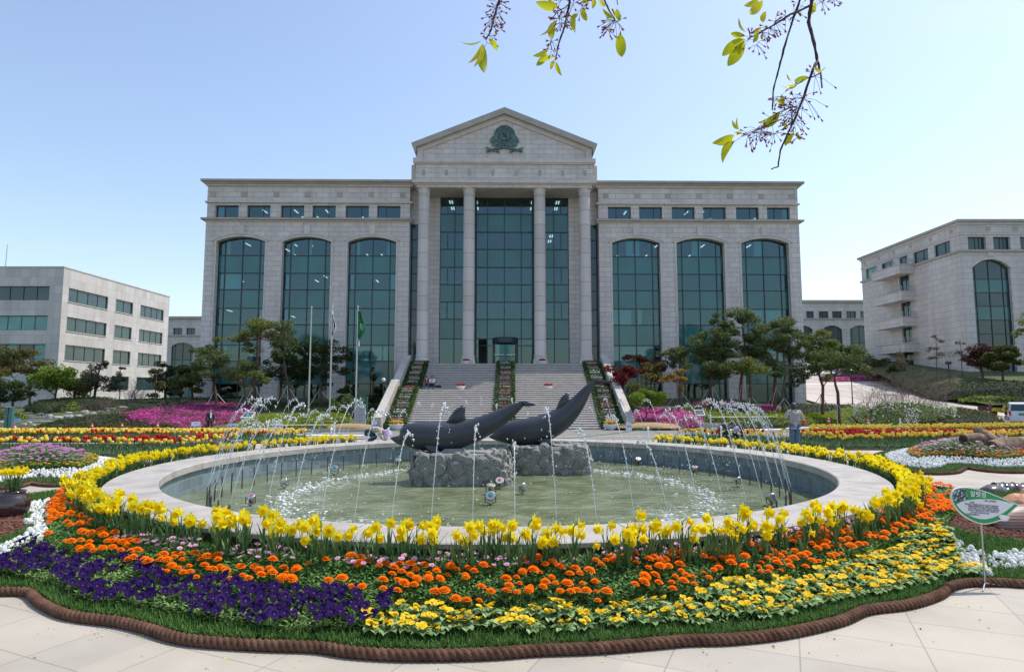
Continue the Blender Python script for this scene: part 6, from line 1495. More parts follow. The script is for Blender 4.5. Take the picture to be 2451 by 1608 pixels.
# ------------------------------------------------------------------ clipped masses: hedges, azaleas, ground cover
def mass(name,px,h,leafmat,label,cat_='hedge',size=.11,dens=90,second=None,frac=.25,edge=.5,zpx=.5,bump=.08,hz=H,kind=None,parent=None,pz=None,core=None,ymax_=59.4):
 P=pz if pz else pxp(px,zpx,ymax_,hz)
 sP=P+[P[0]]
 hf=lambda x,y:hz(x,y)+.1+h*sst(segdist(sP,[(x,y)])[0]/edge)**.6+bump*mnoise.noise(Vector((x*1.3,y*1.3,h)))
 area=abs(sum(P[i][0]*P[(i+1)%len(P)][1]-P[(i+1)%len(P)][0]*P[i][1]for i in range(len(P))))/2
 n=int(area*dens);lo=np.array(P).min(0);hi=np.array(P).max(0);r=np.random.default_rng(int(abs(P[0][0])*10)+n)
 G_=r.uniform(lo,hi,(int(n*((hi-lo).prod()/max(area,1.0))),2));G_=G_[inpoly(P,G_)]
 d=segdist(sP,G_);t=np.clip(d/edge,0,1);t=(t*t*(3-2*t))**.6;z=np.array([hz(x,y)for x,y in G_])+.1+h*t*np.where(d<edge*.5,r.uniform(.15,1,len(G_)),1)+bump*np.array([mnoise.noise(Vector((x*1.3,y*1.3,h)))for x,y in G_])+r.normal(0,.035,len(G_))
 P3=np.column_stack([G_,z])
 sk=[]
 for i in range(len(P)):
  a=np.array(P[i]);b_=np.array(P[(i+1)%len(P)]);L=np.hypot(*(b_-a));m=int(L*h*dens*1.2)
  tt=r.random(m)[:,None];q=a+(b_-a)*tt+r.normal(0,.06,(m,2));sk.append(np.column_stack([q,np.array([hz(x,y)for x,y in q])+.05+r.uniform(0,h*.85,m)]))
 if sk:P3=np.concatenate([P3]+sk)
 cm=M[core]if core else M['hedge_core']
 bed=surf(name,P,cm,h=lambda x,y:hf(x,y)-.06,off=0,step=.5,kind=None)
 o=bed
 if second:
  sel=np.array([mnoise.noise(Vector((p[0]*.8,p[1]*.8,3.3)))for p in P3])+r.normal(0,.25,len(P3))>(.5-frac)*1.2
  cards(name+'_foliage' if False else 'foliage',P3,size,[M[leafmat],M[second]],o,1,.7,.6,mi=sel.astype(int))
 else:cards('foliage',P3,size,[M[leafmat]],o,1,.7,.6)
 tag(o,label,cat_,None,kind);return o
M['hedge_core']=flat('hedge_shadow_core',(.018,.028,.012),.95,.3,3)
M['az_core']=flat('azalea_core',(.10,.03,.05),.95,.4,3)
mass('azalea_bank',[(262,998),(330,984),(420,972),(500,966),(575,968),(618,976),(600,990),(560,1004),(500,1014),(420,1020),(350,1020),(320,1010)],.45,'azalea','large bank of bright magenta azaleas on the slope left of the signs','azaleas',size=.13,dens=120,second='azalea_dark',frac=.30,zpx=.35,core='az_core')
mass('ground_cover',[(300,975),(340,962),(420,957),(500,956),(560,960),(520,966),(440,968),(380,974),(320,984)],.7,'hedge_dark','dark understory shrubs behind the pink azalea bank','shrubs',dens=80,zpx=.5,second='olive_leaves',frac=.35)
mass('ground_cover',[(60,975),(100,962),(200,958),(280,960),(300,966),(240,972),(150,972),(100,984)],.8,'hedge_dark','dark shrubs at the foot of the left office block','shrubs',dens=80,zpx=.5,second='olive_leaves',frac=.3)
mass('clipped_hedge',[(78,1024),(130,1010),(200,1000),(290,993),(325,995),(320,1006),(250,1012),(180,1020),(110,1030),(80,1032)],.45,'hedge_dark','long dark clipped hedge curving left of the azalea bank, upper row',dens=110,zpx=.3)
mass('clipped_hedge',[(60,1036),(120,1030),(200,1020),(280,1012),(360,1014),(400,1022),(440,1026),(395,1030),(330,1034),(260,1040),(120,1046),(50,1046)],.35,'hedge_olive','olive-brown low hedge below the long dark hedge, along the kerb',dens=100,zpx=.2,second='hedge_dark',frac=.5)
mass('box_hedge',[(566,1012),(600,1000),(680,994),(760,990),(830,992),(842,1004),(838,1016),(760,1020),(650,1022),(560,1022)],.40,'hedge_lime','lime-green clipped hedge bed behind the parking signs',dens=150,zpx=.3,size=.09)
mass('ground_cover',[(700,985),(760,978),(860,978),(905,985),(905,992),(850,990),(760,988),(700,992)],.5,'hedge_dark','dark low shrubs under the flagpoles','shrubs',dens=90,zpx=.4)
mass('azalea_bank',[(1507,985),(1560,978),(1640,982),(1680,996),(1676,1008),(1600,1010),(1530,1008),(1510,1000)],.5,'azalea_pink','hot-pink azaleas behind the mushroom-shaped tree','azaleas',size=.13,dens=150,second='azalea',frac=.4,zpx=.45,core='az_core')
mass('azalea_bank',[(1790,974),(1830,968),(1862,972),(1866,984),(1830,988),(1790,986)],.45,'azalea','small mound of purple-pink azaleas left of the standing woman','azaleas',size=.12,dens=150,second='azalea_dark',frac=.4,zpx=.45,core='az_core')
mass('azalea_bank',[(1650,962),(1700,958),(1790,962),(1790,972),(1700,970),(1655,970)],.4,'azalea_dark','thin row of dull reddish azaleas under the pines','azaleas',size=.12,dens=110,zpx=.5,core='az_core')
mass('box_hedge',[(1605,980),(1660,976),(1740,984),(1800,990),(1900,990),(1990,985),(2040,972),(2090,982),(2150,996),(2160,1005),(2050,1008),(1900,1008),(1760,1008),(1690,1004),(1640,992)],.42,'hedge_lime','long lime-green clipped hedge along the right kerb',dens=150,zpx=.35,size=.09)
mass('ground_cover',[(1895,966),(1960,962),(2040,962),(2062,970),(2040,978),(1960,986),(1900,986),(1870,978)],.5,'hedge_dark','dark mounded ground cover between the lime hedge and the pines on the right','shrubs',dens=90,zpx=.4,second='hedge_olive',frac=.4)
mass('white_azalea_bank',[],1.75,'spring_leaves','rounded bank of white-flowering shrubs beside the car park','shrubs',dens=130,zpx=.6,second='white_bloom',frac=.45,size=.13,edge=2.2,pz=[(28.6,50.2),(30.5,49.4),(33,49.2),(35.4,50.2),(36.6,51.6),(35.5,53),(32.5,53.8),(30,53.6),(28.4,52)])
mass('clipped_hedge',[(2160,985),(2240,982),(2300,980),(2370,990),(2400,1002),(2392,1010),(2300,1010),(2200,1010),(2162,1002)],.6,'hedge_olive','brown-green hedge along the kerb behind the white bollards',dens=110,zpx=.4,second='hedge_dark',frac=.3)
mass('round_shrub',[(795,985),(820,975),(860,978),(872,990),(850,998),(810,996)],1.5,'spring_leaves','round green shrub left of the green notice pillar','shrub',dens=110,zpx=.2,edge=1.1,second='hedge_dark',frac=.4)
mass('box_hedge',[(880,992),(912,988),(912,1004),(890,1006),(880,1002)],.4,'hedge_lime','small lime hedge between the notice pillar and the stairs',dens=130,zpx=.3,size=.09)
mass('box_hedge',[(90,962),(190,962),(205,974),(150,980),(95,978),(80,970)],.6,'hedge_lime','lime-green hedge under the yellow-green trees on the left',dens=110,zpx=.4,second='hedge_dark',frac=.5)
mass('box_hedge',[(-40,992),(0,990),(50,990),(60,996),(40,1002),(0,1006),(-40,1006)],.45,'hedge_lime','lime-green hedge behind the green panels at the left edge',dens=110,zpx=.3,second='hedge_dark',frac=.5)
mass('ground_cover',[(2190,908),(2260,898),(2330,895),(2451,893),(2530,900),(2530,915),(2400,922),(2300,926),(2230,922)],.7,'hedge_dark','dark green shrubs on the bank under the right wing','shrubs',dens=60,zpx=1.4,hz=HB,size=.16,edge=.9,ymax_=72)
mass('box_hedge',[(2290,935),(2400,940),(2520,952),(2520,935),(2400,928),(2330,925)],.35,'hedge_lime','lime-green clipped hedge on the bank right of the car park',dens=80,zpx=1.2,hz=HB,size=.12,second='hedge_dark',frac=.25,ymax_=66)
mass('ground_cover',[(2400,922),(2520,920),(2520,932),(2420,930)],.4,'bronze_leaves','reddish ground cover on the bank at the right edge','shrubs',dens=60,zpx=1.5,hz=HB,size=.14,ymax_=66)
mass('azalea_bank',[(1965,905),(2110,903),(2110,908),(1965,911)],.4,'azalea_pink','strip of pink azaleas at the far end of the car park','azaleas',dens=60,zpx=.2,size=.2,core='az_core',edge=.3,ymax_=88)
for nm,P in(('lawn_grass',pxp([(620,985),(905,980),(905,962),(640,965)],.1)),('lawn_grass',pxp([(1650,975),(1900,975),(2060,962),(2050,952),(1900,950),(1650,955)],.1))):
 g_=scatter(P,.22,1.5);
 if len(g_):merged('lawn_grass',[('g',*tuft,'lawn_grass')],g_,np.array([H(x,y)+.12 for x,y in g_]),(2.0,4.0),seed=19)
def strip_plants(label,xa,xb,y0,y1,cols,seed,mid=False):
 r=np.random.default_rng(seed);root=thing('stair_planting',label,'flower display',((xa+xb)/2,y0,stair_z(y0)))
 n=7000;x=r.uniform(xa,xb,n);y=r.uniform(y0,y1,n);z=np.array([max(stair_z(v),0 if mid else ROADZ+.35)for v in y])+r.uniform(.02,.27,n)
 cards('foliage',np.column_stack([x,y,z]),.14,[M['stair_green']],root,seed,.7,.1)
 m=60;x=r.uniform(xa,xb,m);y=r.uniform(y0,y1,m);z=np.array([stair_z(v)for v in y])+.3;cards('scattered_blooms',np.column_stack([x,y,z]),.12,[M['red_bloom']],root,seed,.8,.6)
 k=26;q=0;yy_=y0+.15;tr=MB()
 while yy_<y1-.15:
  zz_=stair_z(yy_)+.2;mk=cols(q,(yy_-y0)/(y1-y0));w_=(xb-xa)*.27;cxm=(xa+xb)/2+float(r.uniform(-.06,.06));m=42
  c_=np.column_stack([r.uniform(cxm-w_,cxm+w_,m),yy_-.05+r.normal(0,.05,m),zz_+.05+r.uniform(0,.06,m)]);cards('flower_row',c_,.10,[M[mk]],root,q,.8,.5)
  mb=MB();mb.box(cxm-w_,cxm+w_,yy_-.12,yy_+.08,zz_-.10,zz_+.06);mb.build('trough',M['trough'],root)
  q+=1;yy_+=.48
M['trough']=flat('plastic_trough',(.20,.24,.19),.7)
rc=random.Random(4)
colA=lambda q,t:rc.choice(('white_bloom','red_bloom','pink_bloom','white_bloom'))
strip_plants('flower troughs and greenery climbing the left side of the staircase',SX-8.85,SX-7.15,46.1,58.0,colA,1)
strip_plants('flower troughs and greenery climbing the right side of the staircase',SX+7.15,SX+8.85,46.1,58.0,colA,2)
strip_plants('flower troughs and greenery down the middle of the staircase, purple near the top',SX-.86,SX+.86,46.2,58.0,lambda q,t:'azalea' if .62<t<.85 else rc.choice(('white_bloom','red_bloom','pink_bloom')),3,True)
def bowl(x,y,z,mk,label,s=1.0):
 root=thing('flower_bowl',label,'planter',(x,y,z));mb=MB();mb.lathe([(.22*s,0),(.25*s,.02),(.42*s,.2*s),(.5*s,.36*s),(.53*s,.38*s),(.53*s,.41*s),(.47*s,.41*s),(.44*s,.34*s)],n=24);mb.build('bowl',M['white'],root,local=True)
 r=np.random.default_rng(int(x*10)+100);P=shell_pts(r,(x,y,z+.42*s),(.46*s,.46*s,.16*s),260);P=P[P[:,2]>z+.38*s];cards('leaves',P,.1,[M['stair_green']],root,1,.7)
 P=shell_pts(r,(x,y,z+.5*s),(.48*s,.48*s,.2*s),420,.8);P=P[P[:,2]>z+.5*s];cards('flowers',P,.1,[M[mk]],root,2,.8,.4)
x,y=gz(942,1031,ROADZ);bowl(x,45.3,ROADZ,'yellow_bloom','white bowl planter of yellow-orange flowers at the left foot of the stairs',1.05)
x,y=gz(1462,1029,ROADZ);bowl(x,45.3,ROADZ,'yellow_bloom','white bowl planter of yellow-orange flowers at the right foot of the stairs',1.05)
zl_=steps[17][1]
for u,lab in((1103,'white bowl planter on the stair landing left of the middle planting'),(1312,'white bowl planter on the stair landing right of the middle planting')):bowl(gy(u,925,52.3)[0],52.3,zl_,'red_bloom',lab,.78)
for u,lab in((1116,'white bowl of red flowers at the top of the stairs by the second column'),(1298,'white bowl of red flowers at the top of the stairs by the third column')):bowl(gy(u,868,58.8)[0],58.7,ZL,'red_bloom',lab,.72)
# ------------------------------------------------------------------ people
M['skin']=flat('skin',(.46,.28,.20),.6,.08,8)
M['hair']=flat('black_hair',(.018,.013,.011),.55,.3,30)
def cloth(nm,c,v=.12):M[nm]=flat(nm,c,.85,v,6,bump=.15,bscale=12);return M[nm]
cloth('grey_jacket',(.33,.315,.32));cloth('jeans',(.075,.12,.19));cloth('dark_suit',(.016,.016,.02));cloth('white_shirt',(.72,.72,.74));cloth('red_shirt',(.20,.03,.05));cloth('navy',(.02,.03,.08))
cloth('pink_cloth',(.55,.10,.14));cloth('pale_pink',(.62,.35,.45));cloth('black_pack',(.018,.02,.02));cloth('lilac',(.50,.38,.66));cloth('lavender_shirt',(.42,.42,.58));cloth('blue_card',(.30,.50,.75))
def plaidm():
 m=stonem('plaid_shirt',(.05,.05,.045),.055,.055,.016,mcol=(.48,.46,.40),off=0,var=.5);return m
M['plaid']=plaidm()
def skin(name,nodes,edges,mat,parent=None,lvl=1,root=0):
 """continuous body surface grown over a joint graph; nodes: name -> (x,y,z,r) or (x,y,z,rx,ry)"""
 names=list(nodes);idx={k:i for i,k in enumerate(names)}
 me=bpy.data.meshes.new(name);me.from_pydata([nodes[k][:3]for k in names],[(idx[a],idx[b])for a,b in edges],[]);o=bpy.data.objects.new(name,me);C.objects.link(o)
 m=o.modifiers.new('s','SKIN');lay=me.skin_vertices[0].data if me.skin_vertices else None
 if lay is None:me.skin_vertices.new()if hasattr(me.skin_vertices,'new')else None
 if not me.skin_vertices:
  bm_=bmesh.new();bm_.from_mesh(me);bm_.verts.layers.skin.verify();bm_.to_mesh(me);bm_.free()
 lay=me.skin_vertices[0].data
 for i,k in enumerate(names):
  q=nodes[k];lay[i].radius=(q[3],q[4]if len(q)>4 else q[3]);lay[i].use_root=(i==root)
 sb=o.modifiers.new('u','SUBSURF');sb.levels=lvl;sb.render_levels=lvl
 dg=bpy.context.evaluated_depsgraph_get();nm=bpy.data.meshes.new_from_object(o.evaluated_get(dg));bpy.data.objects.remove(o,do_unlink=True)
 nm.name=name;nm.materials.clear();nm.materials.append(mat)
 nm.polygons.foreach_set('use_smooth',[True]*len(nm.polygons));q=bpy.data.objects.new(name,nm);C.objects.link(q)
 if parent:q.parent=parent
 return q
def person(label,loc,rz,J,top,legs_m,s=1.0,top_len=None,hair='short',extra=None,shoes='black',sleeves=True,topgrow=.022,leggrow=.012):
 """J: joints of a figure facing local -y, origin on the ground between the feet"""
 B_={'pelvis':(*J['pelvis'],.125,.10),'waist':(*J['waist'],.11,.095),'chest':(*J['chest'],.135,.105),'neck':(*J['neck'],.05),'head':(*J['head'],.078,.085),'crown':(*J['crown'],.072,.078)}
 E_=[('pelvis','waist'),('waist','chest'),('chest','neck'),('neck','head'),('head','crown')]
 for sd in 'LR':
  B_['sh'+sd]=(*J['sh'+sd],.052);B_['el'+sd]=(*J['el'+sd],.04);B_['wr'+sd]=(*J['wr'+sd],.025);w_=Vector(J['wr'+sd]);d=(w_-Vector(J['el'+sd])).normalized();pm=w_+d*.07
  B_['pa'+sd]=(*pm,.032,.018);E_+=[('chest','sh'+sd),('sh'+sd,'el'+sd),('el'+sd,'wr'+sd),('wr'+sd,'pa'+sd)]
  sdv=d.cross(Vector((0,0,1))if abs(d.z)<.9 else Vector((0,1,0))).normalized()
  for k,(of,L)in enumerate(((-.024,.05),(-.008,.062),(.009,.058),(.025,.045))):
   a=pm+sdv*of+d*.03;b_=a+d*L+Vector((0,-.012,-.012));B_['f%d%s'%(k,sd)]=(*a,.009);B_['t%d%s'%(k,sd)]=(*b_,.008);E_+=[('pa'+sd,'f%d%s'%(k,sd)),('f%d%s'%(k,sd),'t%d%s'%(k,sd))]
  th=w_+d*.03+sdv*-.04;B_['th'+sd]=(*th,.010);B_['tt'+sd]=(*(th+d*.04+sdv*-.01),.009);E_+=[('pa'+sd,'th'+sd),('th'+sd,'tt'+sd)]
  B_['hp'+sd]=(*J['hp'+sd],.088);B_['kn'+sd]=(*J['kn'+sd],.058);B_['an'+sd]=(*J['an'+sd],.038);B_['to'+sd]=(*J['to'+sd],.034);E_+=[('pelvis','hp'+sd),('hp'+sd,'kn'+sd),('kn'+sd,'an'+sd),('an'+sd,'to'+sd)]
 body=skin('person',B_,E_,M['skin']);body.location=loc;body.rotation_euler=(0,0,rz);body.scale=(s,)*3;tag(body,label,'person')
 g=topgrow
 T_={k:(*B_[k][:3],*[r+g for r in B_[k][3:]])for k in('pelvis','waist','chest')};e=[('pelvis','waist'),('waist','chest')]
 n_=Vector(J['neck']);c_=Vector(J['chest']);T_['col']=(*(c_.lerp(n_,.75)),.065);e.append(('chest','col'))
 if top_len:T_['hem']=(*top_len,.16,.13);e=[('hem','pelvis')]+e
 for sd in 'LR':
  T_['sh'+sd]=(*J['sh'+sd],.052+g);T_['el'+sd]=(*J['el'+sd],.042+g);wv=Vector(J['wr'+sd]).lerp(Vector(J['el'+sd]),.06 if sleeves else .85);T_['wr'+sd]=(*wv,.03+g*.6);e+=[('chest','sh'+sd),('sh'+sd,'el'+sd),('el'+sd,'wr'+sd)]
 skin('jacket',T_,e,M[top],body)
 L_={'pelvis':(*J['pelvis'],.125+leggrow,.105+leggrow)};e=[]
 for sd in 'LR':
  for k,r_ in(('hp',.09),('kn',.064),('an',.05)):L_[k+sd]=(*J[k+sd],r_+leggrow)
  e+=[('pelvis','hp'+sd),('hp'+sd,'kn'+sd),('kn'+sd,'an'+sd)]
  a,t=Vector(J['an'+sd]),Vector(J['to'+sd]);mb=MB();dd=(t-a);dd.z=0;dd=dd.normalized()if dd.length>1e-4 else Vector((0,-1,0));a0=Vector((a.x,a.y,min(a.z,t.z+.02)))
  mb.tube([a0-dd*.06,a0+dd*.05,Vector(t)+dd*.05],[.045,.05,.03],8);mb.build('shoe',M[shoes],body,local=True)
 skin('trousers',L_,e,M[legs_m],body)
 h,cr=Vector(J['head']),Vector(J['crown']);up=(cr-h).normalized();nk=Vector(J['neck']);fwd=J.get('face',Vector((0,-1,0)))
 mb=MB();vs=[];n,m=14,7;side=up.cross(fwd).normalized();ctr=h.lerp(cr,.55)-fwd*.012
 for j in range(m+1):
  t=PI*j/m
  for i in range(n):
   p=2*PI*i/n;d=side*math.cos(p)+fwd*math.sin(p);rr_=math.sin(t);q=up*math.cos(t)
   lenb=.125;v=ctr+d*(.102*rr_)+q*lenb
   if math.sin(p)>.25 and math.cos(t)<.35:v=ctr+d*(.06*rr_)+q*lenb*.9
   if hair=='bob' and math.cos(t)<-.2 and math.sin(p)<.3:v=v-up*.06+d*.012
   if hair=='long' and math.cos(t)<-.3 and math.sin(p)<.2:v=v-up*.2
   if hair=='short' and math.cos(t)<-.45:v=ctr+d*(.05*rr_)+q*lenb*.7
   vs.append(v)
 mb.add(vs,[(j*n+i,j*n+(i+1)%n,(j+1)*n+(i+1)%n,(j+1)*n+i)for j in range(m)for i in range(n)],0,True);mb.build('hair',M['hair'],body,local=True)
 fb_=MB()
 fc=h.lerp(cr,.25);fb_.tube([fc+fwd*.075+up*.015,fc+fwd*.10-up*.015],[.009,.014],5)
 for s_ in(-1,1):fb_.tube([fc+side*s_*.082+up*.02,fc+side*s_*.088-up*.02],[.012,.010],5)
 fb_.build('nose_and_ears',M['skin'],body,local=True);eb=MB()
 for s_ in(-1,1):eb.tube([fc+fwd*.083+side*s_*.03+up*.028-side*.008,fc+fwd*.083+side*s_*.03+up*.028+side*.008],[.005,.005],5)
 eb.tube([fc+fwd*.082-up*.045-side*.018,fc+fwd*.082-up*.045+side*.018],[.004,.004],5);eb.build('eyes_and_mouth',M['hair'],body,local=True)
 return body
def J0(**k):
 J=dict(pelvis=(0,0,.93),waist=(0,0,1.07),chest=(0,0,1.29),neck=(0,.0,1.45),head=(0,-.01,1.54),crown=(0,-.005,1.62),shL=(.175,0,1.37),elL=(.23,.03,1.1),wrL=(.22,-.06,.88),shR=(-.175,0,1.37),elR=(-.23,.03,1.1),wrR=(-.22,-.06,.88),hpL=(.09,0,.88),knL=(.10,-.02,.49),anL=(.10,.02,.09),toL=(.11,-.13,.035),hpR=(-.09,0,.88),knR=(-.10,-.02,.49),anR=(-.10,.02,.09),toR=(-.11,-.13,.035))
 J.update(k);return J
x,y=gz(1905,1083,0)
W_=person('person seen from behind in a grey hooded jacket and jeans, hands raised',(x,y,H(x,y)),PI-.15,J0(elL=(.27,-.08,1.16),wrL=(.10,-.22,1.36),elR=(-.27,-.08,1.16),wrR=(-.10,-.22,1.36),head=(.0,-.035,1.53),crown=(0,-.05,1.60),knL=(.11,-.02,.48),anL=(.12,.02,.09),toL=(.14,-.13,.035),knR=(-.07,0,.48),anR=(-.07,.04,.09),toR=(-.08,-.1,.035)),'grey_jacket','jeans',1.0,top_len=(0,.01,.80),hair='bob',topgrow=.034,leggrow=.02)
hd=MB();hd.tube([(-.09,.085,1.38),(-.05,.15,1.33),(0,.165,1.31),(.05,.15,1.33),(.09,.085,1.38)],[.035,.05,.055,.05,.035],8);hd.tube([(-.09,.06,1.40),(0,.1,1.42),(.09,.06,1.40)],[.03,.035,.03],8);hd.build('hood',M['grey_jacket'],W_,local=True)
x,y=gy(503,1000,40.8)[0],40.8
mn=person('person in a dark suit striding right along the road, briefcase in hand',(x,y,H(x,y)),.75,J0(pelvis=(0,0,.90),hpL=(.09,0,.86),knL=(.10,-.20,.52),anL=(.10,-.33,.13),toL=(.10,-.48,.08),knR=(-.10,.05,.46),anR=(-.10,.33,.16),toR=(-.10,.24,.04),elL=(.24,.10,1.1),wrL=(.27,-.02,.88),elR=(-.24,-.02,1.09),wrR=(-.26,-.04,.82)),'dark_suit','dark_suit',.97,top_len=(0,.0,.84))
sh=MB();sh.box(-.045,.045,-.155,-.12,1.08,1.42);sh.build('shirt_front',M['white_shirt'],mn,local=True)
R_=Matrix.Rotation(.75,3,'Z');hp_=R_@Vector((-.26,-.05,0))*.97
bc=thing('briefcase','black briefcase carried by the walking person in the dark suit','briefcase',(x+hp_.x,y+hp_.y,H(x,y)+.34),.75+PI/2);mb=MB();mb.box(-.20,.20,-.045,.045,0,.28);mb.build('case',M['black'],bc,local=True);mb=MB();mb.tube([(-.06,0,.28),(-.05,0,.345),(.05,0,.345),(.06,0,.28)],.01,6);mb.build('handle',M['black'],bc,local=True)
def crouch(**k):return J0(pelvis=(0,.12,.24),waist=(0,.08,.38),chest=(0,-.06,.56),neck=(0,-.14,.68),head=(0,-.20,.745),crown=(0,-.25,.80),shL=(.17,-.08,.60),elL=(.22,-.27,.42),wrL=(.13,-.45,.36),shR=(-.17,-.08,.60),elR=(-.22,-.27,.42),wrR=(-.13,-.45,.36),hpL=(.10,.10,.24),knL=(.16,-.28,.42),anL=(.13,-.02,.09),toL=(.15,-.17,.035),hpR=(-.10,.10,.24),knR=(-.16,-.28,.42),anR=(-.13,-.02,.09),toR=(-.15,-.17,.035),**k)
def pack(par,lab,mat='black_pack'):
 mb=MB();mb.prism([(-.13,.26),(.13,.26),(.16,.34),(.155,.58),(.10,.68),(-.10,.68),(-.155,.58),(-.16,.34)],.13,.32);o=mb.build('backpack',M[mat],org=(0,0,0));o.matrix_world=par.matrix_basis@Matrix.Rotation(.45,4,'X')@Matrix.Translation((0,.02,.0));tag(o,lab,'backpack')
 mb=MB();mb.box(-.10,.10,.32,.36,.32,.48);mb.build('pocket',M[mat],o,local=True)
x,y=gz(1758,1058,0);a_=person('person with long black hair and dark clothes crouching behind yellow flowers',(x,y+1.2,H(x,y)),2.9,crouch(),'black_pack','navy',.95,hair='long',topgrow=.03)
pack(a_,'dark backpack on the left one of the two crouching people')
x,y=gz(1795,1058,0);b2=person('person in a pale lavender top crouching behind the yellow flowers',(x,y+1.2,H(x,y)),-1.9,crouch(),'lavender_shirt','navy',.98,hair='bob',topgrow=.03)
pack(b2,'black and grey backpack on the right one of the two crouching people')
x,y=gz(893,1062,0)
pb_=person('person in a plaid shirt bent low by the pool rim, lilac cloth over head',(x,y+.6,H(x,y)),PI/2,J0(pelvis=(0,.28,.44),waist=(0,.12,.52),chest=(0,-.10,.52),neck=(0,-.24,.44),head=(0,-.32,.42),crown=(0,-.41,.40),shL=(.17,-.14,.50),elL=(.20,-.20,.28),wrL=(.12,-.32,.12),shR=(-.17,-.14,.50),elR=(-.20,-.20,.28),wrR=(-.12,-.32,.12),hpL=(.1,.28,.40),knL=(.13,.02,.22),anL=(.12,.30,.09),toL=(.12,.18,.035),hpR=(-.1,.28,.40),knR=(-.13,.02,.22),anR=(-.12,.30,.09),toR=(-.12,.18,.035)),'plaid','navy',1.12,topgrow=.04)
mb=MB();vd,fd=dome(.16,.2,12,4,.12);mb.add([(p[0],p[1]-.38,p[2]+.32)for p in vd],fd,0,True);mb.add([(p[0]*1.05,p[1]*.9-.36,-p[2]*.9+.34)for p in vd],fd,0,True);mb.build('head_cloth',M['lilac'],pb_,local=True)
def sit(**k):return J0(pelvis=(0,.10,.13),waist=(0,.07,.27),chest=(0,-.02,.47),neck=(0,-.06,.62),head=(0,-.09,.71),crown=(0,-.10,.79),shL=(.17,-.02,.54),elL=(.22,-.24,.38),wrL=(.05,-.34,.34),shR=(-.17,-.02,.54),elR=(-.22,-.24,.38),wrR=(-.05,-.34,.34),hpL=(.10,.08,.11),knL=(.17,-.34,.22),anL=(.16,-.36,-.20),toL=(.17,-.48,-.27),hpR=(-.10,.08,.11),knR=(-.17,-.34,.22),anR=(-.16,-.36,-.20),toR=(-.17,-.48,-.27),**k)
ys,zs_=steps[19][0]+.14,steps[19][1]
person('person in a dark red shirt and jeans sitting on the stairs',(gy(1021,920,ys)[0],ys,zs_),.1,sit(),'red_shirt','jeans',1.0,hair='short')
person('person in a white long-sleeved top sitting on the stairs beside the red-shirted one',(gy(1035,920,ys)[0],ys,zs_),-.1,sit(),'white_shirt','navy',1.03,hair='bob')
xb=gy(1050,928,ys)[0];zq=steps[18][1];bg_=thing('shoulder_bag','dark bag with a pale cloth on the step beside the seated people','bag',(xb,ys-.25,zq));mb=MB();mb.prism([(xb-.26,zq),(xb+.26,zq),(xb+.22,zq+.2),(xb+.05,zq+.28),(xb-.2,zq+.24)],ys-.4,ys-.12);mb.build('bag_body',M['black_pack'],bg_);mb=MB();mb.prism([(xb-.18,zq+.235),(xb+.08,zq+.26),(xb+.02,zq+.31),(xb-.15,zq+.30)],ys-.38,ys-.14);mb.build('cloth',M['white_shirt'],bg_)
x,y=gy(30,1040,35)[0],35.0
ch=person('small child in a red top and pink trousers holding up a blue board',(x,y,H(x,y)),-1.3,J0(elL=(.22,-.16,1.2),wrL=(.14,-.32,1.38),elR=(-.22,-.16,1.2),wrR=(-.14,-.32,1.38)),'pink_cloth','pale_pink',.66,hair='bob',topgrow=.03,leggrow=.03)
mb=MB();mb.box(-.16,.16,-.02,.0,0,.26);bd=mb.build('picture_board',M['blue_card'],org=(x+.30,y-.05,H(x,y)+.86));bd.location=(x+.30,y-.05,H(x,y)+.86);bd.data.transform(Matrix.Translation((-(x+.30),-(y-.05),-(H(x,y)+.86))))if False else None
bpy.data.objects.remove(bd,do_unlink=True)
bb_=thing('picture_board','pale blue board held up by the small child at the left edge','board',(x+.24,y-.03,H(x,y)+.84),.3);mb=MB();mb.box(-.15,.15,-.01,.01,0,.24);mb.build('panel',M['blue_card'],bb_,local=True)
# ------------------------------------------------------------------ text helper
def text(body,name,size,mt,mat,parent=None,thick=.002,bold=0.0,align='CENTER'):
 cu=bpy.data.curves.new(name,'FONT');cu.body=body;cu.size=size;cu.align_x=align;cu.align_y='CENTER';cu.extrude=thick;cu.offset=bold;cu.resolution_u=2
 o=bpy.data.objects.new(name,cu);C.objects.link(o);dg=bpy.context.evaluated_depsgraph_get();me=bpy.data.meshes.new_from_object(o.evaluated_get(dg));bpy.data.objects.remove(o,do_unlink=True)
 me.transform(mt);me.materials.clear();me.materials.append(mat);q=bpy.data.objects.new(name,me);C.objects.link(q)
 if parent:q.parent=parent
 return q
M['ink']=flat('dark_ink',(.03,.03,.05),.7);M['blue_ink']=flat('blue_ink',(.03,.06,.30),.7);M['red_ink']=flat('red_ink',(.45,.05,.06),.7)
M['sign_green']=flat('sign_green',(.012,.27,.075),.4,.05,3);M['sign_white']=flat('sign_white',(.66,.67,.72),.5,.03,3);M['sign_edge']=flat('sign_edge',(.72,.72,.72),.5)
M['pillar_green']=flat('pillar_green',(.008,.10,.055),.4);M['panel_grey']=flat('panel_grey',(.36,.38,.42),.5);M['teal']=flat('teal_paint',(.05,.17,.17),.45,.1)
M['cone_red']=flat('cone_red',(.62,.03,.012),.5,.1);M['cone_white']=flat('cone_reflective',(.75,.75,.75),.4);M['post_white']=flat('bollard_white',(.72,.74,.75),.4)
M['rope_green']=flat('green_rope',(.03,.22,.12),.7);M['rail_yellow']=flat('yellow_tape',(.65,.62,.05),.5)
FX=Matrix.Rotation(PI/2,4,'X')
bx,by=gz(2360,1406,0);YS_=by
k7=7.433
def sg(pts):return[(gy(2250+a/k7,1120+b/k7,YS_)[0]-bx,gy(2250+a/k7,1120+b/k7,YS_)[1])for a,b in pts]
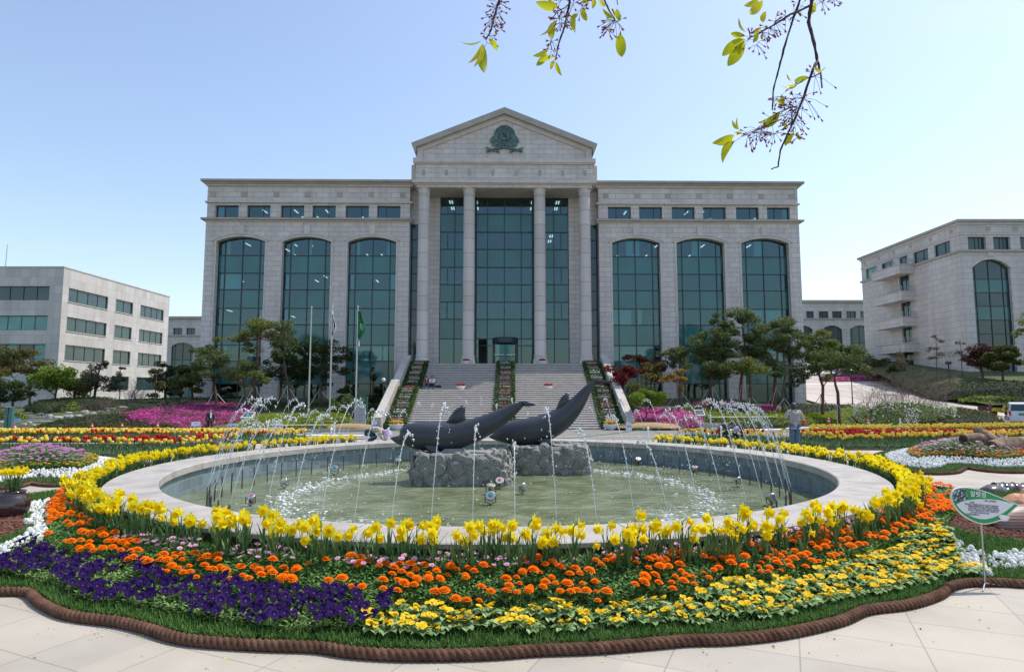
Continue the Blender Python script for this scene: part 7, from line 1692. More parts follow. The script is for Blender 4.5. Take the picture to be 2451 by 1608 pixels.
LS=thing('leaf_sign','green and white leaf-shaped name board on a thin metal stand at the right','sign',(bx,by,0))
outl=smooth_line([(185,500),(205,420),(270,358),(400,336),(560,350),(800,408),(1000,488),(1200,570),(1412,655)],4)+smooth_line([(1412,655),(1330,715),(1250,790),(1175,832)],3)[1:]+[(1232,860),(1195,925),(1150,940),(1060,932)]+smooth_line([(1060,932),(900,980),(780,996),(650,975),(500,908),(350,800),(255,690),(205,590),(185,500)],4)[1:-1]
mb=MB();mb.prism(sg(outl),-.010,.010);brd=mb.build('board',M['sign_edge'],LS,local=True)
cxo=sum(p[0]for p in outl)/len(outl);cyo=sum(p[1]for p in outl)/len(outl)
gr=smooth_line([(205,500),(222,430),(282,372),(400,352),(560,366),(795,424),(995,503),(1195,585),(1370,655)],4)+smooth_line([(1370,655),(1310,700),(1225,780),(1150,850),(1040,915)],3)[1:]+smooth_line([(1040,915),(895,960),(780,975),(655,957),(510,892),(362,786),(270,678),(222,585),(205,500)],4)[1:-1]
mb=MB();mb.prism(sg(gr),-.013,-.0105);mb.build('green_border',M['sign_green'],brd,local=True)
wl=smooth_line([(272,640),(400,580),(600,550),(800,545),(1000,560),(1150,592),(1305,630)],4)+smooth_line([(1305,630),(1200,722),(1100,792),(1000,842),(850,892),(740,900),(600,876),(440,800),(340,725),(272,640)],4)[1:-1]
mb=MB();mb.prism(sg(wl),-.016,-.0135);mb.build('white_panel',M['sign_white'],brd,local=True)
mb=MB();mb.prism(sg(smooth_line([(1015,850),(1060,822),(1140,830),(1215,860),(1150,905),(1080,908),(1015,850)],3)[:-1]),-.018,-.0165);mb.build('small_leaf',M['sign_edge'],brd,local=True)
def photom():
 m,nt,p=pbsdf('flower_photo');n=nn(nt,'ShaderNodeTexNoise');n.inputs['Scale'].default_value=45;n.inputs['Detail'].default_value=4;nt.links.new(coord(nt),n.inputs['Vector']);r=ramp(nt,[(.42,(.02,.04,.05)),(.55,(.12,.16,.17)),(.62,(.6,.62,.66))]);nt.links.new(n.outputs[0],r.inputs[0]);nt.links.new(r.outputs[0],p.inputs['Base Color']);return m
mb=MB();mb.prism(sg([(215,500),(235,425),(290,378),(425,362),(480,540),(360,575),(252,606)]),-.016,-.0135);mb.build('flower_picture',photom(),brd,local=True)
def stext(s_,a,b,px,mat,nm,rot=-.085,bold=0):
 x_,z_=sg([(a,b)])[0];text(s_,nm,px/k7/F*YS_*1.05,Matrix.Translation((x_,-.0185,z_))@Matrix.Rotation(-rot,4,'Y')@FX,M[mat],brd,.0008,bold)
stext('알릿섬',655,466,98,'sign_edge','title_text',bold=.0012)
for s_,a,b in(('• 과명 : 십자화과',860,583),('• 특징',545,606),('원산지는 지중해 연안으로, 봄부터 여름까지',720,655),('흰색과 분홍색의 작은 꽃이 모여서 피며',745,690),('향기가 좋고 키가 작아, 화단의 가장자리',760,725),('장식이나 화분에 심어 가꾸기 알맞은 꽃',745,758),('으로 널리 심어지고 있다.',690,792),('두해살이풀이다.',570,820)):stext(s_,a,b,31,'ink','small_text')
mb=MB();zt_=gy(2349,1250,YS_)[1];mb.tube([(0,.012,.03),(gy(2352,1250,YS_)[0]-bx,.022,zt_+.1)],.009,8);mb.build('pole',M['metal'],LS,local=True)
for dx,dy in((.26,.02),(-.13,-.13),(-.02,.26)):mb=MB();mb.tube([(0,.012,.045),(dx,dy,.008)],.008,6);mb.build('foot',M['metal'],LS,local=True)
def aboard(u,v,Y,w_,h,lab,top_txt,txt,rz=0,tilt=.18,post=False):
 x=gy(u,v,Y)[0];z=H(x,Y)+.01;root=thing('sign_board',lab,'sign',(x,Y,z),rz)
 if post:
  mb=MB();mb.tube([(0,0,0),(0,0,.32)],.028,6);mb.build('post',M['white'],root,local=True);mb=MB();mb.box(-w_/2,w_/2,-.02,.02,.30,.30+h);p_=mb.build('panel',M['sign_white'],root,local=True);text(txt,'sign_text',h*.42,Matrix.Translation((0,-.023,.30+h/2))@FX,M['blue_ink'],p_,.001,.006)
  mb=MB();mb.box(-.12,.12,-.09,.09,0,.02);mb.build('foot',M['white'],root,local=True)
 else:
  for s_ in(-1,1):
   mt=Matrix.Rotation(-tilt*s_,4,'X')@Matrix.Identity(4);mb=MB();q=[(-w_/2,0),(w_/2,0),(w_*.42,h),(-w_*.42,h)]
   mb.prism(q,-.012,.012);mt=Matrix.Translation((0,s_*h*math.sin(tilt),0))@Matrix.Rotation(s_*tilt,4,'X');mb.v=[tuple(mt@Vector(v_))for v_ in mb.v];p_=mb.build('panel',M['sign_white'],root,local=True)
   if s_==-1:
    m2=mt@Matrix.Translation((0,-.014,0));text(top_txt,'small_text',h*.10,m2@Matrix.Translation((0,0,h*.86))@FX,M['red_ink'],p_,.001);text(txt,'sign_text',h*.25,m2@Matrix.Translation((0,0,h*.55))@FX,M['blue_ink'],p_,.001,.006)
 return root
aboard(468,1035,40.6,.62,.80,'white A-frame sign left of the walking person','자원봉사','봉사중',.25)
aboard(895,1035,43.5,.42,.72,'white A-frame sign at the foot of the left stair wall','자원봉사','봉사중',.0)
aboard(1505,1033,43.8,.42,.62,'small white notice board at the foot of the right stair wall','안내','안내',.0)
aboard(557,1033,40.9,.66,.34,'white low sign with blue letters right of the walking person','','내빈주차장',0,post=True)
aboard(663,1032,40.9,.66,.34,'white low sign seen through the water jets, before the lime hedge','','내빈주차장',0,post=True)
def plaque(u,v,Y,lab,s=1.0):
 x=gy(u,v,Y)[0];z=H(x,Y)+.35;root=thing('stone_plaque',lab,'plaque',(x,Y,z));mb=MB();mb.add([(-.5*s,-.3,0),(.5*s,-.3,0),(.5*s,.4,0),(-.5*s,.4,0),(-.5*s,-.3,.14),(.5*s,-.3,.14),(.55*s,.4,.55),(-.35*s,.4,.55)],[(3,2,1,0),(4,5,6,7),(0,1,5,4),(1,2,6,5),(2,3,7,6),(3,0,4,7)]);mb.build('plinth',M['stone_white'],root,local=True)
 mb=MB();f=lambda a,b:Vector((-.5*s+(1.0+.02)*s*a+b*(.12*s)*(1-a)+.05*s*b*a,-.3+.7*b,.146+.41*b));q=[f(.12,.15),f(.88,.15),f(.88,.85),f(.12,.85)];mb.add(q+[p+Vector((0,-.01,.015))for p in q],[(4,5,6,7),(0,1,5,4),(1,2,6,5),(2,3,7,6),(3,0,4,7)]);mb.build('dark_plate',M['darkglass'],root,local=True)
plaque(592,1000,47.5,'slanted stone plaque with dark plate on the lime hedge, left of the stairs',.85)
plaque(1674,995,48.5,'slanted dark plaque on the lime hedge, right of the stairs',.8)
Yp=45.6;x0=gy(857,960,Yp+.5)[0];x1=gy(880,960,Yp+.5)[0];zz_=H(x0,Yp)
NP=thing('notice_pillar','tall dark green notice pillar left of the staircase','sign',((x0+x1)/2,Yp+.5,zz_));w_=(x1-x0)/2
mb=MB();mb.box(-w_,w_,-.1,.12,0,gy(868,948,Yp+.5)[1]-zz_);pp_=mb.build('pillar',M['pillar_green'],NP,local=True);mb=MB();torus(mb,0,gy(868,958,Yp+.5)[1]-zz_,.12,.018,-.11,n=14);torus(mb,.04,gy(868,958,Yp+.5)[1]-zz_+.04,.07,.014,-.11,n=12);mb.build('emblem_mark',M['panel_grey'],pp_,local=True)
x0,x1=gy(848,1000,Yp)[0],gy(875,1000,Yp)[0];ztp=gy(860,967,Yp)[1]
NB=thing('notice_board','pale grey notice board with lines of writing in front of the green pillar','sign',((x0+x1)/2,Yp,zz_));w_=(x1-x0)/2;mb=MB();mb.box(-w_,w_,-.05,.05,0,ztp-zz_);nb_=mb.build('panel',M['panel_grey'],NB,local=True);hN=ztp-zz_
for i,t_ in enumerate(('오늘의 행사','1. 개 회','2. 국민의례','3. 기념사','4. 축 사','5. 폐 회')):text(t_,'notice_text',.13 if i else .16,Matrix.Translation((0,-.053,hN-.18-.20*i))@FX,M['ink']if i!=2 else M['red_ink'],nb_,.001)
cone0=None
def cone(u,v,lab,Y=None):
 global cone0
 x,y=gz(u,v,ROADZ);z=H(x,y)
 if cone0 is None:
  cone0=thing('traffic_cone',lab,'traffic cone',(x,y,z),group='traffic cones along the road');mb=MB();mb.box(-.2,.2,-.2,.2,0,.035);mb.build('base',M['cone_red'],cone0,local=True);mb=MB();mb.lathe([(.15,.03),(.10,.32),(.075,.5),(.04,.72),(.0,.73)],n=14);mb.build('cone_body',M['cone_red'],cone0,local=True)
  for a,b_ in((.36,.44),(.56,.62)):mb=MB();f=lambda z_:.15+(z_-.03)*(.04-.15)/.69+.003;mb.lathe([(f(a),a),(f(b_),b_)],n=14,cap=False);mb.build('reflective_band',M['cone_white'],cone0,local=True,fix=False)
  return
 c=copy_tree(cone0);c.location=(x,y,z);c['label']=lab
for u,v,l in((219,1043,'leftmost traffic cone, half hidden by the tulips on the left'),(291,1041,'traffic cone at the kerb end left of the azalea bank'),(376,1040,'traffic cone below the azalea bank, third from the left'),(1617,1029,'traffic cone just right of the mushroom-shaped tree'),(1924,1025,'traffic cone right behind the standing person'),(1984,1025,'traffic cone second to the right of the standing person'),(2078,1024,'rightmost traffic cone, before the end of the lime hedge')):cone(u,v,l)
def post(x,y,h,lab,r=.045):
 z=H(x,y);o=thing('bollard',lab,'bollard',(x,y,z));mb=MB();mb.lathe([(r,0),(r,h)],n=12);mb.build('tube',M['post_white'],o,local=True);mb=MB();mb.lathe([(r*1.25,h),(r*1.35,h+.04),(r*.9,h+.10),(0,h+.11)],n=12);mb.build('cap',M['post_white'],o,local=True)
pr=[(793,23.6),(930,23.6),(1551,24.5),(1726,25.5),(1892,27.0)]
pp=[]
for(u,Y),l in zip(pr,('thin white post left of the bent person, holding the green rope','thin white post right of the lilac cloth, holding the green rope','thin white post right of the stairs, holding the green rope','thin white post left of the crouching pair','thin white post near the standing person')):
 x=gy(u,1030,Y)[0];pp.append((x,Y));post(x,Y,.62,l,.035)
pp=[(-13.5,24.5)]+pp
for i in range(len(pp)-1):
 (x0,y0),(x1,y1)=pp[i],pp[i+1];n=14 if i!=2 else 30;mb=MB();sag=.34 if i!=2 else .4
 if i==2:
  pass
 mb.tube([(x0+(x1-x0)*t,y0+(y1-y0)*t,H(x0,y0)+.64-sag*4*t*(1-t))for t in[q/n for q in range(n+1)]],.012,5);o=mb.build('barrier_rope',M['rope_green']);tag(o,('green barrier rope over the tulips on the left','sagging green rope behind the bent person','long green rope behind the dolphins','sagging green rope right of the stairs','green rope behind the crouching pair')[i],'rope')
def rail(u0,u1,v,lab,yl=True):
 x0,y0=gz(u0,v,ROADZ);x1,y1=gz(u1,v-1,ROADZ);z=H(x0,y0);o=thing('barrier_rail',lab,'barrier',(x0,y0,z))
 for x,y in((x0,y0),(x1,y1)):mb=MB();mb.lathe([(.055,z),(.055,z+.68),(.07,z+.7),(.06,z+.78),(0,z+.8)],(x,y),10);mb.build('post',M['post_white'],o)
 mb=MB();mb.tube([(x0,y0,z+.62),(x1,y1,z+.62)],.025,6);b_=mb.build('bar',M['post_white']if yl else M['black'],o)
 for k in range(6):
  t=(k+.5)/6;mb=MB();mb.tube([(x0+(x1-x0)*(t-.035),y0+(y1-y0)*(t-.035),z+.62),(x0+(x1-x0)*(t+.035),y0+(y1-y0)*(t+.035),z+.62)],.029,6);mb.build('yellow_mark',M['rail_yellow'],b_)
rail(1701,1859,1026,'white barrier with yellow marks in front of the right lime hedge');rail(2228,2297,1021,'short barrier with a dark yellow-marked bar, right of the hedge',False);rail(640,800,1041,'low white barrier in front of the lime hedge on the left')
x,y=gz(2155,1022,ROADZ);post(x,y,.6,'single white bollard right of the rightmost cone',.055)
def globe(u,v,Y,rpx,lab,hz=H,col='post_white'):
 x,z=gy(u,v,Y);zb_=hz(x,Y);o=thing('globe_lamp',lab,'street lamp',(x,Y,zb_));r=rpx/F*Y;mb=MB();mb.tube([(x,Y,zb_),(x,Y,z-r*.8)],[.06,.035],8);mb.build('post',M['dkmetal'],o);mb=MB();mb.lathe([(r*math.sin(PI*i/8),-r*math.cos(PI*i/8))for i in range(9)],(x,Y),14,z0=z);mb.build('globe',M[col],o)
M['milk']=flat('milky_globe',(.62,.62,.56),.25,.05,3,spec=.6)
globe(1461,901,50,5.6,'white globe lamp in front of the crimson maple',col='milk');globe(918,909,50,5.0,'white globe lamp left of the staircase, against the dark glass',col='milk');globe(2037,888,56,4.2,'white globe lamp on a black post by the sloping car park',col='milk');globe(1793,924,54,3.6,'small globe lamp among the right-hand pines',col='milk')
def flood(u,v,Y,lab,hz=H):
 x,z=gy(u,v,Y);zb_=hz(x,Y);o=thing('floodlight',lab,'floodlight',(x,Y,zb_));mb=MB();mb.tube([(x,Y,zb_),(x,Y,z)],.07,6);mb.build('post',M['black'],o);mb=MB();mb.box(x-.24,x+.24,Y-.15,Y+.15,z,z+.3);mb.build('lamp_head',M['black'],o)
flood(620,925,56,'black floodlight post beside the tall bent pine');flood(790,924,56,'black floodlight post between the two flags');flood(2270,872,66,'black path light post on the bank of the right wing',HB)
def flagpole(u,v0,lab,flag=None,flab=None):
 Y=47.0;x,zt_=gy(u,v0,Y);zb_=H(x,Y);o=thing('flagpole',lab,'flagpole',(x,Y,zb_));mb=MB();mb.tube([(x,Y,zb_),(x,Y,zt_)],[.085,.045],10);mb.build('pole',M['metal'],o);mb=MB();mb.lathe([(.07*math.sin(PI*i/6),-.07*math.cos(PI*i/6))for i in range(7)],(x,Y),10,z0=zt_+.05);mb.build('finial',M['metal'],o);mb=MB();mb.box(x-.25,x+.25,Y-.25,Y+.25,zb_,zb_+.25);mb.build('base',M['stone_white'],o)
 if flag:
  f=thing('flag',flab,'flag',(x,Y,zt_-.3));n=12;L=1.05;hgt=(2.55 if flag=='w' else 2.75);vs=[];m=26
  for j in range(m+1):
   t=j/m
   for i in range(n+1):
    s_=i/n;wv=.10+.30*math.sin(min(1,t*1.15)*PI)**.8;xx=x+.05+wv*s_*(1 if flag=='g' else .8)*(1.25-.25*math.sin(t*9))-(.18*s_ if flag=='w' else 0);vs.append((xx,Y-.05+.11*math.sin(s_*11+t*3),zt_-.25-hgt*t*(.86+.14*s_)))
  mb=MB();mb.add(vs,[(j*(n+1)+i,j*(n+1)+i+1,(j+1)*(n+1)+i+1,(j+1)*(n+1)+i)for j in range(m)for i in range(n)],0,True)
  mt=M['flag_w']if flag=='w' else M['flag_g'];q=mb.build('cloth',mt,f,fix=False)
  q.data.materials.append(M['flag_mark']);
  if flag=='g':q.data.materials.append(M['flag_w'])
  for p in q.data.polygons:
   c=p.index;j,i=divmod(c,n)
   if flag=='w' and((8<=j<=13 and 5<=i<=8)or(j in(3,4,18,19)and i in(3,4,9,10))):p.material_index=1
   if flag=='g' and(j>21 or(10<=j<=14 and 4<=i<=7 and(i+j)%2)):p.material_index=2
M['flag_w']=flat('white_flag_cloth',(.62,.62,.68),.8);M['flag_g']=flat('green_flag_cloth',(.01,.18,.06),.8);M['flag_mark']=flat('flag_mark',(.07,.07,.16),.8)
flagpole(746,737,'leftmost steel flagpole, without a flag');flagpole(796,736,'middle steel flagpole, with the white flag','w','white flag with dark marks hanging limp on the middle pole');flagpole(857,736,'right steel flagpole, with the green flag','g','green flag with a white edge hanging limp on the right pole')
Yt=33.5;x=gy(19,1050,Yt)[0];zb_=H(x,Yt);zt_=gy(22,974,Yt)[1];o=thing('sign_pillar','tall teal double-post sign pillar at the left edge','sign',(x,Yt,zb_))
for dx in(-.13,.10):mb=MB();mb.box(x+dx-.085,x+dx+.085,Yt-.09,Yt+.09,zb_,zt_);mb.build('post',M['teal'],o)
mb=MB();mb.box(x-.03,x-.005,Yt-.05,Yt+.05,zb_,zt_-.3);mb.build('strip',M['panel_grey'],o);mb=MB();mb.box(x-.215,x+.185,Yt-.1,Yt+.1,zt_,zt_+.03);mb.build('top_cap',M['metal'],o)
M['tan']=flat('tan_board',(.42,.31,.25),.7,.15,4)
def tboard(pts,Y,lab,mk='tan',t=.04):
 q=[gy(u,v,Y)for u,v in pts];cx_=sum(a for a,b in q)/len(q);zb_=H(cx_,Y);o=thing('garden_sign',lab,'sign',(cx_,Y,zb_));mb=MB();mb.prism(q,Y-t/2,Y+t/2);mb.build('panel',M[mk],o);zl0=min(b for a,b in q);mb=MB();mb.tube([(cx_,Y+.04,zb_),(cx_,Y+.04,zl0+.1)],.02,5);mb.build('stake',M['bark_grey'],o)
 mb=MB();mb.tube([(cx_-.14,Y-t/2-.004,(q[0][1]+q[len(q)//2][1])/2-.05),(cx_,Y-t/2-.004,(q[0][1]+q[len(q)//2][1])/2+.06),(cx_+.12,Y-t/2-.004,(q[0][1]+q[len(q)//2][1])/2)],.012,4);mb.build('carved_mark',M['bark'],o)
tboard([(496,1074),(500,1064),(508,1056),(518,1051),(524,1051),(520,1062),(512,1070),(504,1076)],21.6,'tan petal-shaped garden board leaning in the left tulip bed, left of a pair')
tboard([(527,1060),(529,1051),(535,1047),(544,1049),(551,1055),(554,1062),(545,1063),(535,1064)],23.2,'tan rounded garden board in the left tulip bed, right of a pair')
tboard([(2072,1052),(2078,1034),(2114,1034),(2117,1040),(2112,1053)],25.0,'olive-tan box-shaped garden board among the right tulips','hedge_core2')if False else None
M['olive_board']=flat('olive_board',(.22,.19,.07),.7);tboard([(2074,1053),(2078,1034),(2114,1035),(2112,1054)],25.0,'olive-yellow square garden board among the right tulips','olive_board')
# ------------------------------------------------------------------ jars and pots
M['glaze']=flat('dark_brown_glaze',(.028,.016,.018),.14,.4,5,spec=.9,col2=(.05,.03,.035));M['ribbed']=stonem('ribbed_earthenware',(.19,.095,.08),500,.035,.007,mcol=(.30,.19,.16),var=.1,rough=.45);M['terra']=flat('orange_lumpy_clay',(.52,.24,.13),.6,.2,6,bump=.9,bscale=14)
def jar(nm,label,c,r,L,axis_yaw,mk,prof,pitch=0.0):
 """jar lying on its side; axis along local x after the yaw"""
 o=thing(nm,label,'jar',c);mt=Matrix.Rotation(axis_yaw,4,'Z')@Matrix.Rotation(pitch,4,'Y')@Matrix.Rotation(PI/2,4,'Y');mb=MB();mb.lathe([(r*a,L*b)for a,b in prof],n=36,cap=False);mb.v=[tuple(mt@Vector(v))for v in mb.v];q=mb.build('jar_body',M[mk],o,local=True);return o,mt
pj=[(.30,0),(.55,.02),(.85,.22),(1,.45),(.98,.65),(.80,.85),(.66,.93),(.74,.97),(.74,1.0),(.62,1.0),(.60,.93),(.70,.82),(.75,.6)]
x,y=gy(2350,1212,10.9)[0],10.7;jo,jm=jar('glazed_jar','shiny dark glazed jar lying on its side behind the leaf sign, left one',(x,y,.25),.205,.52,.30,'glaze',pj);jo.location.x-=.12
x,y=gy(2405,1212,10.9)[0],11.0;jo,jm=jar('glazed_jar','shiny dark ridged jar lying behind the leaf sign, right one',(x,y,.26),.215,.50,-.2,'glaze',[(.4,0),(.9,.03),(.93,.05),(.88,.09),(.92,.3),(.97,.33),(.92,.36),(.93,.6),(.99,.63),(.93,.66),(.85,.9),(.95,.95),(.95,1.0),(.75,1.0),(.7,.8)]);jo.location.x-=.10
x,y=gz(2372,1300,.10)
ro,rm=jar('ribbed_jar','large brown ribbed earthenware jar lying with its dark mouth to the left',(x+.02,y+.05,.30),.22,.85,.12,'ribbed',[(.30,.02),(.42,.0),(.62,.0),(.74,.03),(.92,.18),(1.0,.40),(1.0,.60),(.9,.82),(.7,.97),(.3,1.0),(0,1.0)],-.1)
M['ribbed'].node_tree.nodes
mb=MB();mb.lathe([(.0,.08),(.13,.08),(.125,.02),(.07,.0)],n=24,cap=False);mb.v=[tuple(rm@Vector(v))for v in mb.v];mb.build('mouth',M['soil'],ro,local=True)
x,y=gy(2448,1205,9.4)[0]-.15,9.1;lo_=thing('clay_lump','orange lumpy clay pumpkin behind the ribbed jar at the right edge','clay ornament',(x+.15,y+.3,.33));mb=MB();n=24
vs=[]
for j in range(11):
 t=PI*j/10
 for i in range(n):p=2*PI*i/n;rr_=.27*math.sin(t)*(1+.08*math.cos(6*p)+.05*mnoise.noise(Vector((p*2,t*3,1))));vs.append((rr_*math.cos(p),rr_*math.sin(p),.19*math.cos(t)+.03*mnoise.noise(Vector((p,t*4,4)))))
mb.add(vs,[(j*n+i,j*n+(i+1)%n,(j+1)*n+(i+1)%n,(j+1)*n+i)for j in range(10)for i in range(n)],0,True);mb.build('lump_body',M['terra'],lo_,local=True)
mb=MB();mb.tube([(0,0,.15),(.02,0,.21),(.05,.02,.24)],[.05,.035,.03],8);mb.build('stalk',M['terra'],lo_,local=True)
x,y=gz(8,1250,.24);PZ=zbed(x,y+.1);po=thing('flower_pot','round dark glazed pot holding daffodils at the left edge','pot',(x,y+.1,PZ));mb=MB();mb.lathe([(.12,-.02),(.19,.0),(.225,.10),(.23,.19),(.20,.285),(.155,.32),(.175,.34),(.17,.352),(.145,.345),(.14,.29)],n=32,cap=False);mb.build('pot_body',M['glaze'],po,local=True);mb=MB();mb.lathe([(0,.30),(.145,.302)],n=24,cap=False);mb.build('pot_soil',M['soil'],po,local=True)
r_=random.Random(3);tm=[daffodil(40+i,h=.34,s=1.0)for i in range(3)]
for k in range(9):
 a=r_.uniform(0,6.28);d=r_.uniform(0,.10);tmx=tm[k%3];objs=[]
 me=bpy.data.meshes.new('daffodil');me.from_pydata(tmx[0][1],[],tmx[0][2]);me.materials.append(M['daf_leaf']);root=bpy.data.objects.new('daffodil',me);C.objects.link(root);root.location=(x+d*math.cos(a),y+.1+d*math.sin(a),PZ+.29);root.rotation_euler=(r_.uniform(-.25,.25),r_.uniform(-.3,.3),r_.uniform(-1.2,1.4));tag(root,'yellow daffodil growing in the dark pot at the left edge','daffodil','daffodils in the dark pot')
 for pn,vs,fs,mk in tmx[1:]:me=bpy.data.meshes.new(pn);me.from_pydata([tuple(v)for v in vs],[],fs);me.materials.append(M[mk]);c=bpy.data.objects.new(pn,me);C.objects.link(c);c.parent=root
M['logm']=flat('weathered_log',(.10,.06,.04),.88,.4,5,bump=1.0,bscale=14,col2=(.30,.20,.135));M['hollow']=flat('hollow_wood',(.05,.025,.018),.9)
YL=18.3;P3=lambda u,v,dy=0:Vector((gy(u,v,YL+dy)[0],YL+dy,gy(u,v,YL+dy)[1]))
LG=thing('tree_trunk','weathered forked log with a broken stub lying beside the lilac flower bed','log',tuple(P3(2400,1075)))
mb=MB();mb.tube([P3(2372,1072,-.3),P3(2395,1068),P3(2430,1064,.1),P3(2480,1061,.2),P3(2560,1058,.4)],[.20,.24,.23,.23,.21],16);mb.build('log',M['logm'],LG)
mb=MB();mb.tube([P3(2395,1068,.1),P3(2368,1056,.3),P3(2350,1044,.4),P3(2342,1032,.4),P3(2341,1023,.4)],[.20,.24,.22,.14,.115],14);mb.build('stub',M['logm'],LG)
mb=MB();mb.tube([P3(2358,1050,.4),P3(2330,1050,.2),P3(2306,1051,.1)],[.20,.17,.15],14);mb.build('root_arm',M['logm'],LG)
mb=MB();mb.tube([P3(2372.5,1072,-.31),P3(2369,1072,-.33)],[.15,.15],14);mb.build('hollow_end',M['hollow'],LG);mb=MB();mb.tube([P3(2308,1051,.1),P3(2303.5,1051,.08)],[.115,.11],14);mb.build('hollow_end',M['hollow'],LG)
M['straw']=flat('straw',(.34,.24,.11),.95,.3,12,bump=.8,bscale=40)
for(u,v,Y,rr_,lab)in((1546,1018,45.6,2.6,'straw-covered mound under the mushroom-shaped tree'),(842,1020,45.2,1.9,'straw-covered mound around the notice pillar')):
 x=gy(u,v,Y)[0];z=H(x,Y)+.08;vd,fd=dome(rr_,.38,28,6,.05,seed=2);mb=MB();mb.add([(x+a,Y+b*.42,z+c)for a,b,c in vd],fd,0,True);o=mb.build('straw_mound',M['straw']);o['kind']='structure'
M['rock']=flat('pale_rock',(.34,.33,.31),.9,.35,3,bump=1.0,bscale=6);r_=random.Random(12)
def rock(u,v,wpx,hpx,k):
 P=pxp([(u,v+hpx/2)],0,60)[0];x,y=P;w_=wpx/F*y;h=hpx/F*y;z=H(x,y);vs=[];n,m=9,5
 for j in range(m+1):
  t=PI*j/m
  for i in range(n):
   p=2*PI*i/n;q=1+.22*mnoise.noise(Vector((math.cos(p)*1.5+k*3.1,math.sin(p)*1.5,t*1.2)));sx_=math.sin(t)**.55 if math.sin(t)>0 else 0;vs.append((w_*.5*sx_*math.copysign(abs(math.cos(p))**.7,math.cos(p))*q,w_*.38*sx_*math.sin(p)*q,h*.56+h*.56*math.copysign(abs(math.cos(t))**.8,math.cos(t))*q))
 mb=MB();mb.add([(x+a,y+b,z-.05+c)for a,b,c in vs],[(j*n+i,j*n+(i+1)%n,(j+1)*n+(i+1)%n,(j+1)*n+i)for j in range(m)for i in range(n)]);o=mb.build('boulder',M['rock'],org=(x,y,z));tag(o,'rough pale grey boulder in the row of rocks below the left office block','boulder','boulders retaining the left bank')
for k,(u,v,w_,h)in enumerate(((137,1001,26,12),(163,998,26,12),(117,998,18,14),(186,997,20,11),(164,988,18,7),(202,988,20,13),(222,990,18,9),(240,986,18,8),(255,981,13,12),(270,980,14,9),(292,976,26,9),(325,970,34,10),(361,965,32,9),(402,960,34,8),(55,1017,17,10),(69,1014,14,12),(79,1019,12,9),(4,1014,20,14),(180,1006,22,9),(98,992,20,9))):rock(u,v,w_,h,k)
SS=thing('stone_steps','rough pale stone steps climbing left through the rocks','steps',(*pxp([(100,1018)])[0],-.5))
for i,(u,v,w_)in enumerate(((108,1019,56),(104,1013.5,50),(98,1008,46),(90,1002.5,42),(82,997,38),(76,991.5,34))):
 x,y=pxp([(u,v)],0)[0];w2=w_/F*y/2;z=H(x,y);mb=MB();mb.box(x-w2,x+w2,y-.3,y+.5,z-.2,z+.14+.03*(i%2));mb.build('step',M['rock'],SS)
M['van_paint']=flat('white_van_paint',(.62,.63,.68),.25,.03,2,spec=.6);M['tyre']=flat('tyre_rubber',(.02,.02,.02),.85);M['tail_red']=flat('tail_lamp_red',(.45,.01,.015),.25);M['plate']=flat('green_number_plate',(.03,.22,.12),.5)
vx,vy=gy(2439,1000,52.6)[0],52.6;vz=ROADZ;V_=thing('parked_van','white minivan parked with its rear to us at the right edge','van',(vx+.25,vy,vz),-.62);w_=.84
bm=bmesh.new();prof=[(-.02,.28),(-.03,.75),(0,1.0),(.10,1.15),(.30,1.78),(.5,1.86),(2.2,1.88),(3.0,1.70),(3.7,1.12),(4.35,.95),(4.45,.6),(4.42,.28)]
mb=MB();n=len(prof);vs=[]
for s_,in_ in((-1,0),(1,0)):
 for y,z in prof:k=1-(.10 if z>1.3 else(.03 if z>1.1 else 0));vs.append((s_*w_*k,y,z))
mb.add(vs,[tuple(range(n))[::-1],tuple(range(n,2*n))]+[(i,(i+1)%n,n+(i+1)%n,n+i)for i in range(n)]);body=mb.build('body',M['van_paint'],V_,local=True);bv=body.modifiers.new('b','BEVEL');bv.width=.05;bv.segments=3;bv.limit_method='ANGLE'
mb=MB();mb.add([(-.70,.13,1.17),(.70,.13,1.17),(.64,.30,1.70),(-.64,.30,1.70)],[(0,1,2,3)]);mb.v=[(a,b-.045,c)for a,b,c in mb.v];mb.build('rear_window',M['darkglass'],V_,local=True,fix=False)
for s_ in(-1,1):
 mb=MB();mb.add([(s_*(.825-.05),.45,1.22),(s_*.825,3.3,1.2),(s_*.76,2.9,1.65),(s_*.765,.6,1.68)],[(0,1,2,3)]);mb.v=[(a+s_*.012,b,c)for a,b,c in mb.v];mb.build('side_window',M['darkglass'],V_,local=True,fix=False)
 mb=MB();mb.box(*sorted((s_*.70,s_*.84)),-.05,.12,.78,1.15);mb.build('tail_lamp',M['tail_red'],V_,local=True)
 for yy_ in(.75,3.5):
  mb=MB();mb.lathe([(.18,-.09),(.31,-.09),(.33,-.05),(.33,.05),(.31,.09),(.18,.09)],n=20);mt=Matrix.Translation((s_*.76,yy_,.33))@Matrix.Rotation(PI/2,4,'Y');mb.v=[tuple(mt@Vector(v))for v in mb.v];wv=mb.build('wheel',M['tyre'],V_,local=True);mb=MB();mb.lathe([(0,-.095),(.18,-.092),(.18,.092),(0,.095)],n=16);mb.v=[tuple(mt@Vector(v))for v in mb.v];mb.build('rim',M['metal'],wv,local=True)
mb=MB();mb.box(-.84,.84,-.12,.02,.30,.56);mb.build('bumper',M['van_paint'],V_,local=True);mb=MB();mb.box(-.2,.2,-.055,-.035,.80,.98);pl_=mb.build('number_plate',M['plate'],V_,local=True)
mb=MB();mb.tube([(0,.07,1.16),(-.22,.10,1.28)],.01,4);mb.build('wiper',M['black'],V_,local=True)
M['scoot_red']=flat('scooter_maroon',(.10,.02,.035),.3);M['scoot_yellow']=flat('scooter_yellow',(.55,.40,.03),.35)
